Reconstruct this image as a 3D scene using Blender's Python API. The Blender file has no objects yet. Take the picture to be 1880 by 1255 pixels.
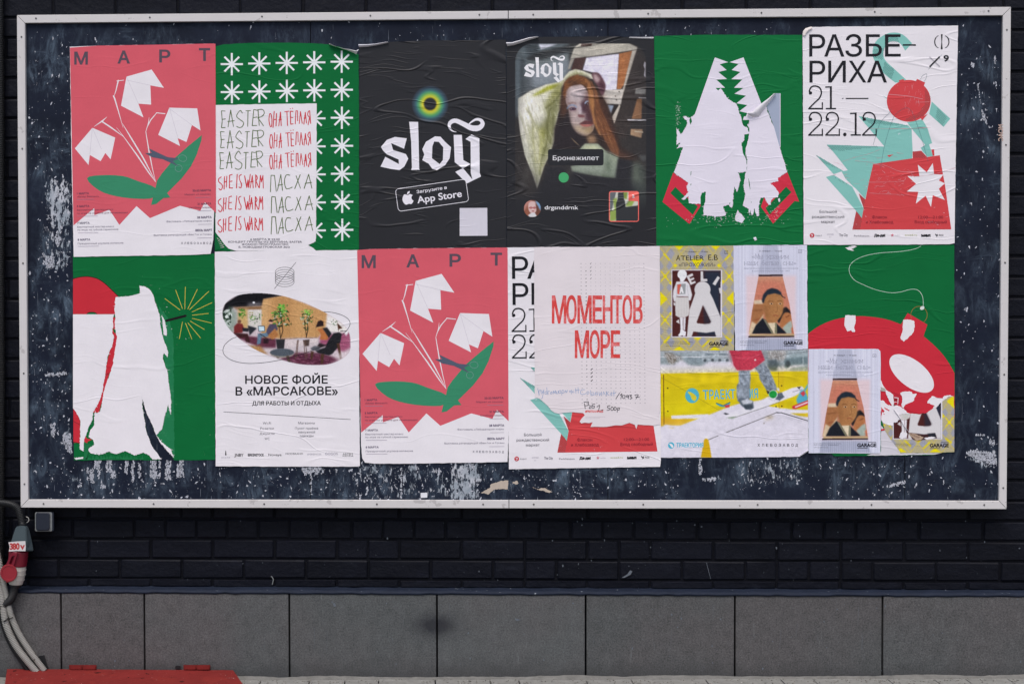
import bpy, bmesh, math, random
import numpy as np
from mathutils import Matrix, Vector
from mathutils.geometry import delaunay_2d_cdt

R = random.Random(7)
scene = bpy.context.scene
col = scene.collection

# ------------------------------------------------------------------ camera
F, CX, CY = 2611.0, 940.0, 627.5
YAW, PITCH, ROLL = 2.89715474e-02, -2.32857116e-02, 1.73370335e-03
CAM = np.array([0.1718318, -5.51764349, 0.77544 + 0.6612])


def rotm(y, p, r):
    cy_, sy = math.cos(y), math.sin(y)
    cp, sp = math.cos(p), math.sin(p)
    cr, sr = math.cos(r), math.sin(r)
    Rz = np.array([[cy_, -sy, 0], [sy, cy_, 0], [0, 0, 1]])
    Rx = np.array([[1, 0, 0], [0, cp, -sp], [0, sp, cp]])
    Ry = np.array([[cr, 0, sr], [0, 1, 0], [-sr, 0, cr]])
    return Rz @ Rx @ Ry


M = rotm(YAW, PITCH, ROLL)
cd = bpy.data.cameras.new('camera')
cd.sensor_width = 36.0
cd.lens = F * 36.0 / 1880.0
cd.clip_start = 0.05
cd.clip_end = 500
camo = bpy.data.objects.new('camera', cd)
col.objects.link(camo)
m4 = Matrix.Identity(4)
cols = [M[:, 0], M[:, 2], -M[:, 1]]
for j in range(3):
    for i in range(3):
        m4[i][j] = cols[j][i]
m4[0][3], m4[1][3], m4[2][3] = CAM
camo.matrix_world = m4
scene.camera = camo

# ------------------------------------------------------------------ light
world = bpy.data.worlds.new("World")
scene.world = world
world.use_nodes = True
wn = world.node_tree
bg = wn.nodes['Background']
sky = wn.nodes.new('ShaderNodeTexSky')
sky.sky_type = 'NISHITA'
sky.sun_disc = False
SUN_EL, SUN_AZ = 60.0, -24.0          # sun high, behind the camera and a little left
sky.sun_elevation = math.radians(SUN_EL)
sky.sun_rotation = math.radians(180 + SUN_AZ)
sky.air_density = 1.0
sky.dust_density = 2.8
sky.ozone_density = 1.0
wn.links.new(sky.outputs[0], bg.inputs[0])
bg.inputs[1].default_value = 0.07
sl = bpy.data.lights.new('sun', 'SUN')
sl.energy = 1.1
sl.angle = math.radians(26)
sl.color = (1.0, 0.955, 0.90)
so = bpy.data.objects.new('sun', sl)
col.objects.link(so)
az = math.radians(SUN_AZ)
el = math.radians(SUN_EL)
sund = Vector((math.sin(az) * math.cos(el), -math.cos(az) * math.cos(el), math.sin(el)))
so.rotation_euler = sund.to_track_quat('Z', 'Y').to_euler()
so.location = sund * 20
vs = scene.view_settings
vs.view_transform = 'Standard'
vs.look = 'None'
vs.exposure = 1.13
vs.gamma = 1.0
vs.use_curve_mapping = False


# ------------------------------------------------------------------ helpers
def W(x, y, Y=0.0):
    """photograph survey point -> point on the vertical plane at distance Y"""
    d = M @ np.array([(x - CX) / F, 1.0, -(y - CY) / F])
    t = (Y - CAM[1]) / d[1]
    return CAM + t * d


def Wa(P, Y=0.0):
    P = np.asarray(P, float)
    D = np.stack([(P[:, 0] - CX) / F, np.ones(len(P)), -(P[:, 1] - CY) / F], 1) @ M.T
    t = (Y - CAM[1]) / D[:, 1]
    return CAM[None] + t[:, None] * D


def lin(h):
    if isinstance(h, str):
        h = h.lstrip('#')
        h = [int(h[i:i + 2], 16) / 255 for i in (0, 2, 4)]
    return tuple(c / 12.92 if c <= 0.04045 else ((c + 0.055) / 1.055) ** 2.4 for c in h)


KP = 1.2


def pcol(h):
    return tuple(min(0.86, c * KP) for c in lin(h))


def crop(x0, y0, s):
    return lambda pts: [(x0 + p[0] / s, y0 + p[1] / s) for p in pts]


def affine3(src, dst):
    A = np.array([[p[0], p[1], 1] for p in src], float)
    B = np.array(dst, float)
    X = np.linalg.lstsq(A, B, rcond=None)[0]
    return lambda pts: [tuple(v) for v in (np.array([[p[0], p[1], 1] for p in pts]) @ X)]


def smooth(pts, n=6, closed=False):
    P = [np.array(p, float) for p in pts]
    out = []
    m = len(P)
    rng = range(m) if closed else range(m - 1)
    for i in rng:
        if closed:
            a, b, c, d = P[(i - 1) % m], P[i], P[(i + 1) % m], P[(i + 2) % m]
        else:
            a, b, c, d = P[max(i - 1, 0)], P[i], P[i + 1], P[min(i + 2, m - 1)]
        for k in range(n):
            t = k / n
            out.append(tuple(0.5 * (2 * b + (c - a) * t + (2 * a - 5 * b + 4 * c - d) * t * t + (3 * b - a - 3 * c + d) * t ** 3)))
    if not closed:
        out.append(tuple(P[-1]))
    return out


def rag(poly, amp=1.2, step=2.0, closed=True, seed=None, skip=()):
    """tear the edge of an outline: fractal displacement along the normals"""
    r = random.Random(seed if seed is not None else R.random())
    out = []
    n = len(poly)
    for i in range(n if closed else n - 1):
        a = np.array(poly[i][:2], float)
        b = np.array(poly[(i + 1) % n][:2], float)
        d = b - a
        L = np.hypot(*d)
        out.append(tuple(a))
        if i in skip or L < step * 1.5:
            continue
        nn = np.array([-d[1], d[0]]) / L
        k = int(L / step)
        ph = r.random() * 9
        for j in range(1, k):
            t = (j + r.uniform(-.3, .3)) / k
            w = min(1, 4 * t, 4 * (1 - t))
            e = (math.sin(ph + t * L / 4.7) * .5 + r.uniform(-1, 1) * .8) * amp * w
            out.append(tuple(a + d * t + nn * e))
    if not closed:
        out.append(tuple(poly[-1]))
    return out


def ellipse(cx, cy, rx, ry=None, rot=0, n=40, a0=0, a1=360):
    ry = rx if ry is None else ry
    c, s = math.cos(math.radians(rot)), math.sin(math.radians(rot))
    out = []
    full = abs(a1 - a0) >= 360
    for k in range(n if full else n + 1):
        a = math.radians(a0 + (a1 - a0) * k / n)
        x, y = rx * math.cos(a), ry * math.sin(a)
        out.append((cx + x * c - y * s, cy + x * s + y * c))
    return out


def roundrect(x0, y0, x1, y1, r, n=6):
    out = []
    for cx, cy, a in ((x1 - r, y0 + r, -90), (x1 - r, y1 - r, 0), (x0 + r, y1 - r, 90), (x0 + r, y0 + r, 180)):
        for k in range(n + 1):
            t = math.radians(a + 90 * k / n)
            out.append((cx + r * math.cos(t), cy + r * math.sin(t)))
    return out


def area(p):
    p = np.asarray(p)
    x, y = p[:, 0], p[:, 1]
    return 0.5 * np.sum(x * np.roll(y, -1) - np.roll(x, -1) * y)


def ccw(p):
    return p if area(p) > 0 else p[::-1]


def stroke(pts, w, closed=False, cap=True):
    """contours (all counter-clockwise) whose union is a line of width w (number or list)"""
    P = [np.array(p, float) for p in pts]
    n = len(P)
    if not isinstance(w, (list, tuple)):
        w = [w] * n
    out = []
    for i in range(n if closed else n - 1):
        j = (i + 1) % n
        d = P[j] - P[i]
        L = np.hypot(*d)
        if L < 1e-6:
            continue
        nn = np.array([-d[1], d[0]]) / L / 2
        q = [P[i] + nn * w[i], P[i] - nn * w[i], P[j] - nn * w[j], P[j] + nn * w[j]]
        out.append(ccw([tuple(v) for v in q]))
    if cap or n > 2:
        for i in range(n):
            if not closed and not cap and i in (0, n - 1):
                continue
            if w[i] > .25:
                out.append(ccw(ellipse(P[i][0], P[i][1], w[i] / 2 * .97, n=7, rot=R.random() * 50)))
    return out


def ribbon(pts, w):
    """single thin outline of a long smooth line"""
    P = np.array(pts, float)
    d = np.gradient(P, axis=0)
    d /= np.maximum(np.hypot(d[:, 0], d[:, 1]), 1e-9)[:, None]
    nn = np.stack([-d[:, 1], d[:, 0]], 1)
    w = np.broadcast_to(np.asarray(w, float), (len(P),))[:, None] / 2
    return [tuple(v) for v in np.concatenate([P + nn * w, (P - nn * w)[::-1]])]


def winding(C, pts):
    """winding number of each point in pts for closed contour C"""
    C = np.asarray(C, float)
    a = C
    b = np.roll(C, -1, 0)
    wn_ = np.zeros(len(pts), int)
    mn, mx = C.min(0), C.max(0)
    sel = np.where((pts[:, 0] > mn[0]) & (pts[:, 0] < mx[0]) & (pts[:, 1] > mn[1]) & (pts[:, 1] < mx[1]))[0]
    if not len(sel):
        return wn_
    CH = max(1, 2000000 // len(C))
    for s in range(0, len(sel), CH):
        ss = sel[s:s + CH]
        x = pts[ss, 0][:, None]
        y = pts[ss, 1][:, None]
        up = (a[None, :, 1] <= y) & (b[None, :, 1] > y)
        dn = (a[None, :, 1] > y) & (b[None, :, 1] <= y)
        cr = (b[None, :, 0] - a[None, :, 0]) * (y - a[None, :, 1]) - (x - a[None, :, 0]) * (b[None, :, 1] - a[None, :, 1])
        wn_[ss] = (up & (cr > 0)).sum(1) - (dn & (cr < 0)).sum(1)
    return wn_


def fill(contours, holes=(), extra=()):
    """union of contours (non-zero) minus holes, triangulated.  extra: contours counted as separate unions"""
    cs = [list(c) for c in list(contours) + list(holes) + list(extra) if len(c) > 2]
    if not cs:
        return np.zeros((0, 2)), []
    allp = np.concatenate([np.asarray(c, float)[:, :2] for c in cs])
    c0 = allp.mean(0)
    vin = [Vector((float(p[0] - c0[0]), float(p[1] - c0[1]))) for p in allp]
    ed = []
    o = 0
    for c in cs:
        n = len(c)
        ed += [(o + k, o + (k + 1) % n) for k in range(n)]
        o += n
    vo, eo, fo = delaunay_2d_cdt(vin, ed, [], 0, 1e-5)[:3]
    V = np.array([(v[0], v[1]) for v in vo]) + c0
    if not len(fo):
        return V, []
    FA = np.array([f[:3] for f in fo])
    Fc = V[FA].mean(1)
    wc = sum(winding(c, Fc) for c in contours) if len(contours) else np.zeros(len(Fc), int)
    keep = wc != 0
    for c in extra:
        keep |= winding(c, Fc) != 0
    for h in holes:
        keep &= ~(winding(h, Fc) != 0)
    tris = [f for f, k in zip(fo, keep) if k]
    used = sorted({i for f in tris for i in f})
    mp = {u: k for k, u in enumerate(used)}
    return V[used], [tuple(mp[i] for i in f) for f in tris]


def link(o, parent=None):
    col.objects.link(o)
    if parent is not None:
        o.parent = parent
    return o


def mesh_obj(name, V, Fs, mat, parent=None, shade=False):
    me = bpy.data.meshes.new(name)
    me.from_pydata([tuple(map(float, v)) for v in V], [], [tuple(map(int, f)) for f in Fs])
    if isinstance(mat, (list, tuple)):
        for m_ in mat:
            me.materials.append(m_)
    elif mat is not None:
        me.materials.append(mat)
    if shade:
        me.polygons.foreach_set('use_smooth', [True] * len(me.polygons))
    me.update()
    return link(bpy.data.objects.new(name, me), parent)


def tag(o, label=None, cat=None, group=None, kind=None):
    if label:
        o['label'] = label
    if cat:
        o['category'] = cat
    if group:
        o['group'] = group
    if kind:
        o['kind'] = kind
    return o


def empty(name, loc=(0, 0, 0)):
    o = bpy.data.objects.new(name, None)
    o.empty_display_size = .05
    o.location = loc
    return link(o)


def flat(name, contours, mat, parent, d, holes=(), extra=()):
    """printed area: faces towards the street at depth d (metres in front of the board)"""
    V, T = fill(contours, holes, extra)
    if not len(T):
        return None
    P = Wa(V, 0.0)
    P[:, 1] = -d
    # photo y runs down, so orientation flips: make normals face -Y
    T2 = []
    for t in T:
        a, b, c = (V[i] for i in t[:3])
        s = (b[0] - a[0]) * (c[1] - a[1]) - (b[1] - a[1]) * (c[0] - a[0])
        T2.append(tuple(t) if s < 0 else tuple(t)[::-1])
    if parent is not None:
        P = P - np.array(parent.location)
    return mesh_obj(name, P, T2, mat, parent)


def sheet(name, outline, mat, parent, d, th=0.0004, holes=()):
    """a sheet of paper with an edge of its own"""
    V, T = fill([outline], holes)
    P = Wa(V, 0.0)
    n = len(P)
    Fp = P.copy()
    Fp[:, 1] = -d
    Bp = P.copy()
    Bp[:, 1] = -d + th
    T2 = []
    for t in T:
        a, b, c = (V[i] for i in t[:3])
        s = (b[0] - a[0]) * (c[1] - a[1]) - (b[1] - a[1]) * (c[0] - a[0])
        T2.append(tuple(t) if s < 0 else tuple(t)[::-1])
    cnt = {}
    for t in T2:
        for k in range(len(t)):
            e = (t[k], t[(k + 1) % len(t)])
            cnt[e] = 1
    side = [(b, a, a + n, b + n) for (a, b) in cnt if (b, a) not in cnt]
    PP = np.concatenate([Fp, Bp])
    if parent is not None:
        PP = PP - np.array(parent.location)
    return mesh_obj(name, PP, T2 + side, mat, parent)


# ------------------------------------------------------------------ text
_tc = {}


def glyphs(s, kk=5):
    if (s, kk) in _tc:
        return _tc[(s, kk)]
    cu = bpy.data.curves.new('tmp_text', 'FONT')
    cu.body = s
    cu.resolution_u = 4
    ob = bpy.data.objects.new('tmp_text', cu)
    col.objects.link(ob)
    dg = bpy.context.evaluated_depsgraph_get()
    dg.update()
    c2 = ob.evaluated_get(dg).to_curve(dg)
    cons = []
    for sp in c2.splines:
        if sp.type == 'BEZIER':
            bp = sp.bezier_points
            n = len(bp)
            pts = []
            for i in range(n):
                a, b = bp[i], bp[(i + 1) % n]
                p0, p1, p2, p3 = (np.array(v[:2]) for v in (a.co, a.handle_right, b.co, b.handle_left))
                p2, p3 = p3, p2
                straight = abs(np.cross(p1 - p0, p3 - p0)) < 1e-6 and abs(np.cross(p2 - p0, p3 - p0)) < 1e-6
                k = 1 if straight else kk
                for j in range(k):
                    t = j / k
                    pts.append(tuple((1 - t) ** 3 * p0 + 3 * (1 - t) ** 2 * t * p1 + 3 * (1 - t) * t * t * p2 + t ** 3 * p3))
            cons.append(pts)
        else:
            cons.append([tuple(p.co[:2]) for p in sp.points])
    bpy.data.objects.remove(ob, do_unlink=True)
    bpy.data.curves.remove(cu)
    _tc[(s, kk)] = cons
    return cons


def tx(s, x0, y0, x1, h, y1=None, bold=0.0, cap=None):
    """text whose baseline runs (x0,y0)-(x1,y1), h = height of the capitals, in survey pixels.
    returns (contours, extra)"""
    small = h < 3.9
    if h < 3.3:
        bold = 0.0
    cons = glyphs(s, 2 if small else 4 if h < 12 else 6)
    if not cons:
        return [], []
    allp = np.concatenate([np.asarray(c) for c in cons])
    mnx, mxx = allp[:, 0].min(), allp[:, 0].max()
    if cap is None:
        cyr = any(ord(c) > 1000 for c in s)
        cap = CAPC if cyr else CAPL
    y1 = y0 if y1 is None else y1
    sx = (x1 - x0) / (mxx - mnx)
    sy = h / cap
    sl_ = (y1 - y0) / (x1 - x0)
    sh = lambda p: (x0 + (p[0] - mnx) * sx + p[1] * sy * sl_ * .9, y0 - p[1] * sy + (p[0] - mnx) * sx * sl_)
    out = [[sh(p) for p in c] for c in cons]
    ex = []
    if bold > 0:
        for c in out:
            n = len(c)
            for i in range(n):
                a, b = np.array(c[i]), np.array(c[(i + 1) % n])
                d = b - a
                L = np.hypot(*d)
                if L < 1e-3:
                    continue
                u = d / L * bold * .5
                nn = np.array([-d[1], d[0]]) / L * bold / 2
                ex.append([tuple(a - u + nn), tuple(a - u - nn), tuple(b + u - nn), tuple(b + u + nn)])
    return out, ex


CAPL = CAPC = 0.7


def capheight(ch):
    c = glyphs(ch)
    return max(p[1] for k in c for p in k)


CAPL, CAPC = capheight('H'), capheight('Н')


def text(name, parent, d, mat, items):
    """items: tuples of tx arguments; every line or letter becomes a part of its own"""
    o = None
    for it in items:
        kw = {}
        if isinstance(it[-1], dict):
            kw = it[-1]
            it = it[:-1]
        c, e = tx(*it, **kw)
        o = flat(name, c, mat, parent, d, (), e)
    return o


# ------------------------------------------------------------------ materials
def newmat(name):
    m_ = bpy.data.materials.new(name)
    m_.use_nodes = True
    return m_, m_.node_tree, m_.node_tree.nodes, m_.node_tree.links


def nd(nt, t, **kw):
    n = nt.nodes.new(t)
    for k, v in kw.items():
        if k.startswith('i_'):
            key = k[2:]
            key = int(key) if key.isdigit() else key.replace('_', ' ')
            n.inputs[key].default_value = v
        else:
            setattr(n, k, v)
    return n


def math_n(nt, op, a, b=None, c=None, clamp=False):
    n = nt.nodes.new('ShaderNodeMath')
    n.operation = op
    n.use_clamp = clamp
    for i, v in enumerate((a, b, c)):
        if v is None:
            continue
        if isinstance(v, (int, float)):
            n.inputs[i].default_value = v
        else:
            nt.links.new(v, n.inputs[i])
    return n.outputs[0]


def smoothstep(nt, v, a, b):
    n = nt.nodes.new('ShaderNodeMapRange')
    n.interpolation_type = 'SMOOTHSTEP'
    nt.links.new(v, n.inputs[0])
    n.inputs[1].default_value = a
    n.inputs[2].default_value = b
    return n.outputs[0]


def noise(nt, vec, scale, detail=2, rough=.5, dist=0.0):
    n = nt.nodes.new('ShaderNodeTexNoise')
    n.inputs['Scale'].default_value = scale
    n.inputs['Detail'].default_value = detail
    n.inputs['Roughness'].default_value = rough
    n.inputs['Distortion'].default_value = dist
    nt.links.new(vec, n.inputs['Vector'])
    return n


def mapping(nt, vec, loc=(0, 0, 0), rot=(0, 0, 0), sc=(1, 1, 1)):
    n = nt.nodes.new('ShaderNodeMapping')
    nt.links.new(vec, n.inputs[0])
    n.inputs['Location'].default_value = loc
    n.inputs['Rotation'].default_value = rot
    n.inputs['Scale'].default_value = sc
    return n.outputs[0]


def mixc(nt, f, a, b):
    n = nt.nodes.new('ShaderNodeMix')
    n.data_type = 'RGBA'
    for s, v in ((0, f), (6, a), (7, b)):
        if isinstance(v, (int, float)):
            n.inputs[s].default_value = v
        elif isinstance(v, tuple):
            n.inputs[s].default_value = v if len(v) == 4 else (*v, 1)
        else:
            nt.links.new(v, n.inputs[s])
    return n.outputs[2]


# wrinkle relief shared by every paper and everything printed on it
RG = bpy.data.node_groups.new('paper_relief', 'ShaderNodeTree')
RG.interface.new_socket('Crease', in_out='INPUT', socket_type='NodeSocketFloat')
RG.interface.new_socket('Seed', in_out='INPUT', socket_type='NodeSocketFloat')
RG.interface.new_socket('Height', in_out='OUTPUT', socket_type='NodeSocketFloat')


def build_relief():
    nt = RG
    gi = nt.nodes.new('NodeGroupInput')
    go = nt.nodes.new('NodeGroupOutput')
    geo = nt.nodes.new('ShaderNodeNewGeometry')
    sep = nt.nodes.new('ShaderNodeSeparateXYZ')
    nt.links.new(geo.outputs['Position'], sep.inputs[0])
    cmb = nt.nodes.new('ShaderNodeCombineXYZ')
    nt.links.new(sep.outputs[0], cmb.inputs[0])
    nt.links.new(math_n(nt, 'MULTIPLY', gi.outputs['Seed'], 3.7), cmb.inputs[1])
    nt.links.new(sep.outputs[2], cmb.inputs[2])
    p = cmb.outputs[0]
    warp = noise(nt, mapping(nt, p, sc=(2.6, 1, 3.2)), 1.0, 2)
    wv = nt.nodes.new('ShaderNodeVectorMath')
    wv.operation = 'MULTIPLY_ADD'
    nt.links.new(warp.outputs['Color'], wv.inputs[0])
    wv.inputs[1].default_value = (.10, 0, .16)
    nt.links.new(p, wv.inputs[2])
    q = wv.outputs[0]

    def ridge(sc, lo, hi, seedoff, mlo, mhi, msc):
        n = noise(nt, mapping(nt, q, loc=(seedoff, seedoff * 2.3, 0), sc=sc), 1.0, 1.0, .4)
        r = math_n(nt, 'SUBTRACT', n.outputs[0], .5)
        r = math_n(nt, 'ABSOLUTE', r)
        r = math_n(nt, 'SUBTRACT', 1.0, math_n(nt, 'MULTIPLY', r, 2.0))
        r = smoothstep(nt, r, lo, hi)
        mk = noise(nt, mapping(nt, p, loc=(seedoff * 5, 3 + seedoff, 1), sc=msc), 1.0, 1.5)
        mk = smoothstep(nt, mk.outputs[0], mlo, mhi)
        return math_n(nt, 'MULTIPLY', r, mk)
    a = ridge((2.2, 1, 15), .945, 1.0, 1.3, .46, .60, (4.5, 1, 8))
    b = ridge((4.2, 1, 30), .93, 1.0, 7.1, .46, .62, (7, 1, 12))
    c = ridge((1.4, 1, 6), .978, 1.0, 4.4, .42, .55, (2.2, 1, 5))
    low = noise(nt, mapping(nt, p, sc=(5, 1, 9)), 1.0, 2)
    fine = noise(nt, mapping(nt, p, sc=(40, 1, 160)), 1.0, 2)
    h = math_n(nt, 'MULTIPLY', a, 1.1)
    h = math_n(nt, 'MULTIPLY_ADD', b, .45, h)
    h = math_n(nt, 'MULTIPLY_ADD', c, 1.5, h)
    h = math_n(nt, 'MULTIPLY', h, gi.outputs['Crease'])
    h = math_n(nt, 'MULTIPLY_ADD', low.outputs[0], 1.2, h)
    h = math_n(nt, 'MULTIPLY_ADD', fine.outputs[0], .05, h)
    nt.links.new(h, go.inputs[0])


build_relief()
_pm = {}


def paper(hexcol, crease=.25, seed=0.0, rough=.62, attr=False, distress=None, albedo=None, dist=.0016, wear=0.0):
    key = (hexcol, crease, seed, rough, attr, distress, albedo, dist, wear)
    if key in _pm:
        return _pm[key]
    m_, nt, N, L = newmat('printed_paper')
    bs = N['Principled BSDF']
    bs.inputs['Roughness'].default_value = rough
    bs.inputs['Specular IOR Level'].default_value = .26 if rough < .55 else .10
    geo = N.new('ShaderNodeNewGeometry')
    if attr:
        at = N.new('ShaderNodeAttribute')
        at.attribute_name = 'Col'
        colr = at.outputs['Color']
    else:
        c = albedo or pcol(hexcol)
        n1 = noise(nt, geo.outputs['Position'], 9.0, 4)
        n2 = noise(nt, mapping(nt, geo.outputs['Position'], sc=(1, 1, .5)), 210.0, 2)
        f = math_n(nt, 'MULTIPLY_ADD', n1.outputs[0], .16, .92)
        f = math_n(nt, 'MULTIPLY_ADD', n2.outputs[0], .07, math_n(nt, 'SUBTRACT', f, .035))
        vm = N.new('ShaderNodeVectorMath')
        vm.operation = 'SCALE'
        vm.inputs[0].default_value = c
        L.new(f, vm.inputs['Scale'])
        colr = vm.outputs[0]
        if distress:
            n3 = noise(nt, geo.outputs['Position'], 28.0, 8, .75)
            k = smoothstep(nt, n3.outputs[0], distress[1], distress[1] + .22)
            k = math_n(nt, 'MULTIPLY', k, distress[2])
            colr = mixc(nt, k, colr, pcol(distress[0]))
        if wear:
            n4 = noise(nt, mapping(nt, geo.outputs['Position'], sc=(1, 1, 1.6)), 55.0, 7, .72)
            n5 = noise(nt, geo.outputs['Position'], 3.2, 2)
            k = math_n(nt, 'MULTIPLY_ADD', n5.outputs[0], .28, n4.outputs[0])
            k = smoothstep(nt, k, .86 - wear * .1, .88 - wear * .1)
            colr = mixc(nt, math_n(nt, 'MULTIPLY', k, .65), colr, pcol('#d5cfda'))
    L.new(colr, bs.inputs['Base Color'])
    g = N.new('ShaderNodeGroup')
    g.node_tree = RG
    g.inputs['Crease'].default_value = crease
    g.inputs['Seed'].default_value = seed
    bp = N.new('ShaderNodeBump')
    bp.inputs['Strength'].default_value = 1.0
    bp.inputs['Distance'].default_value = dist
    L.new(g.outputs[0], bp.inputs['Height'])
    L.new(bp.outputs[0], bs.inputs['Normal'])
    _pm[key] = m_
    return m_


def simple(name, c, rough=.5, metal=0.0, bump=None, var=.15, vscale=12.0, spots=None):
    """bump=(scale, distance, detail); spots=(colour, scale, threshold)"""
    m_, nt, N, L = newmat(name)
    bs = N['Principled BSDF']
    bs.inputs['Roughness'].default_value = rough
    bs.inputs['Metallic'].default_value = metal
    bs.inputs['Specular IOR Level'].default_value = .12 if rough > .58 else .4
    c = lin(c) if isinstance(c, str) else c
    geo = N.new('ShaderNodeNewGeometry')
    n1 = noise(nt, geo.outputs['Position'], vscale, 5, .6)
    f = math_n(nt, 'MULTIPLY_ADD', n1.outputs[0], 2 * var, 1 - var)
    vm = N.new('ShaderNodeVectorMath')
    vm.operation = 'SCALE'
    vm.inputs[0].default_value = c
    L.new(f, vm.inputs['Scale'])
    out = vm.outputs[0]
    if spots:
        for sp in spots:
            n2 = noise(nt, mapping(nt, geo.outputs['Position'], loc=(sp[1], 2, 3)), sp[1], 3, .6)
            k = smoothstep(nt, n2.outputs[0], sp[2], sp[2] + .03)
            out = mixc(nt, k, out, lin(sp[0]))
    L.new(out, bs.inputs['Base Color'])
    if bump:
        n3 = noise(nt, geo.outputs['Position'], bump[0], bump[2] if len(bump) > 2 else 4, .6)
        bp = N.new('ShaderNodeBump')
        bp.inputs['Strength'].default_value = 1
        bp.inputs['Distance'].default_value = bump[1]
        L.new(n3.outputs[0], bp.inputs['Height'])
        L.new(bp.outputs[0], bs.inputs['Normal'])
    return m_


# ------------------------------------------------------------------ painter for printed photographs
class Paint:
    def __init__(s, x0, y0, x1, y1, step, base, tr=None):
        s.x0, s.y0, s.step = x0, y0, step
        s.nx, s.ny = int((x1 - x0) / step) + 1, int((y1 - y0) / step) + 1
        s.X, s.Y = np.meshgrid(x0 + np.arange(s.nx) * step, y0 + np.arange(s.ny) * step)
        s.img = np.ones((s.ny, s.nx, 3)) * np.array(s.c(base))
        s.tr = tr or (lambda p: p)
        s.rng = np.random.RandomState(5)

    @staticmethod
    def c(h):
        if isinstance(h, str):
            h = h.lstrip('#')
            return [int(h[i:i + 2], 16) / 255 for i in (0, 2, 4)]
        return h

    def mask(s, contours):
        m = np.zeros((s.ny, s.nx))
        for c in contours:
            c = np.asarray(c, float)
            i0 = max(0, int((c[:, 0].min() - s.x0) / s.step))
            i1 = min(s.nx, int((c[:, 0].max() - s.x0) / s.step) + 2)
            j0 = max(0, int((c[:, 1].min() - s.y0) / s.step))
            j1 = min(s.ny, int((c[:, 1].max() - s.y0) / s.step) + 2)
            if i1 <= i0 or j1 <= j0:
                continue
            X, Y = s.X[j0:j1, i0:i1], s.Y[j0:j1, i0:i1]
            acc = np.zeros(X.shape)
            q = s.step / 4
            for ox, oy in ((-q, -q), (q, -q), (-q, q), (q, q)):
                acc += (winding(c, np.stack([X.ravel() + ox, Y.ravel() + oy], 1)) != 0).reshape(X.shape)
            m[j0:j1, i0:i1] = np.maximum(m[j0:j1, i0:i1], acc / 4)
        return m

    def blur(s, m, r):
        r = r / s.step
        if r < .4:
            return m
        k = int(3 * r) + 1
        w = np.exp(-.5 * (np.arange(-k, k + 1) / r) ** 2)
        w /= w.sum()
        for ax in (0, 1):
            pad = [(k, k) if a == ax else (0, 0) for a in (0, 1)]
            mp = np.pad(m, pad, mode='edge')
            n = m.shape[ax]
            acc = 0
            for i, ww in enumerate(w):
                acc = acc + ww * (mp[i:i + n] if ax == 0 else mp[:, i:i + n])
            m = acc
        return m

    def put(s, m, color, a=1.0):
        m = (m * a)[..., None]
        s.img = s.img * (1 - m) + np.array(s.c(color)) * m

    def poly(s, pts, color, blur=0, a=1.0, sm=False, clip=None):
        pts = s.tr(pts)
        if sm:
            pts = smooth(pts, 5, True)
        m = s.mask([pts])
        if blur:
            m = s.blur(m, blur)
        if clip is not None:
            m = m * clip
        s.put(m, color, a)
        return m

    def line(s, pts, w, color, blur=0, a=1.0, sm=False):
        pts = s.tr(pts)
        if sm:
            pts = smooth(pts, 5)
        m = s.mask(stroke(pts, w))
        if blur:
            m = s.blur(m, blur)
        s.put(m, color, a)

    def ell(s, cx, cy, rx, ry, color, blur=0, a=1.0, rot=0, clip=None):
        s.poly(ellipse(cx, cy, rx, ry, rot, 24), color, blur, a, clip=clip)

    def grain(s, amt, clip=1.0, sc=1):
        n = s.rng.normal(0, 1, (s.ny // sc + 2, s.nx // sc + 2))
        n = np.repeat(np.repeat(n, sc, 0), sc, 1)[:s.ny, :s.nx]
        s.img = np.clip(s.img + (n * amt * clip)[..., None], 0, 1)

    def tex(s, amt, scale, clip=1.0, ax=1.0, ay=1.0):
        """soft mottling at a given size (survey pixels)"""
        gx, gy = max(2, int(s.nx * s.step / (scale * ax)) + 3), max(2, int(s.ny * s.step / (scale * ay)) + 3)
        g = s.rng.normal(0, 1, (gy, gx))
        xi = np.linspace(0, gx - 1.001, s.nx)
        yi = np.linspace(0, gy - 1.001, s.ny)
        x0, y0 = xi.astype(int), yi.astype(int)
        fx, fy = (xi - x0)[None], (yi - y0)[:, None]
        fx, fy = fx * fx * (3 - 2 * fx), fy * fy * (3 - 2 * fy)
        v = (g[y0][:, x0] * (1 - fx) + g[y0][:, x0 + 1] * fx) * (1 - fy) + (g[y0 + 1][:, x0] * (1 - fx) + g[y0 + 1][:, x0 + 1] * fx) * fy
        s.img = np.clip(s.img * (1 + (v * amt * clip)[..., None]), 0, 1)

    def contrast(s, k, mid=.42, clip=1.0):
        t = np.clip(mid + (s.img - mid) * k, 0, 1)
        c = np.asarray(clip)[..., None] if np.ndim(clip) else clip
        s.img = s.img * (1 - c) + t * c

    def streak(s, mask, color, n, L, w, ang, a=.4):
        """soft strokes scattered inside a mask"""
        ys, xs = np.where(mask > .5)
        if not len(ys):
            return
        cs = []
        for _ in range(n):
            k = s.rng.randint(len(ys))
            x, y = s.X[ys[k], xs[k]], s.Y[ys[k], xs[k]]
            an = math.radians(ang + s.rng.uniform(-8, 8))
            l = L * s.rng.uniform(.4, 1)
            cs += stroke([(x - l * math.cos(an), y - l * math.sin(an)), (x + l * math.cos(an), y + l * math.sin(an))], w)
        m = s.blur(s.mask(cs), .5) * mask
        s.put(m, color, a)

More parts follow.
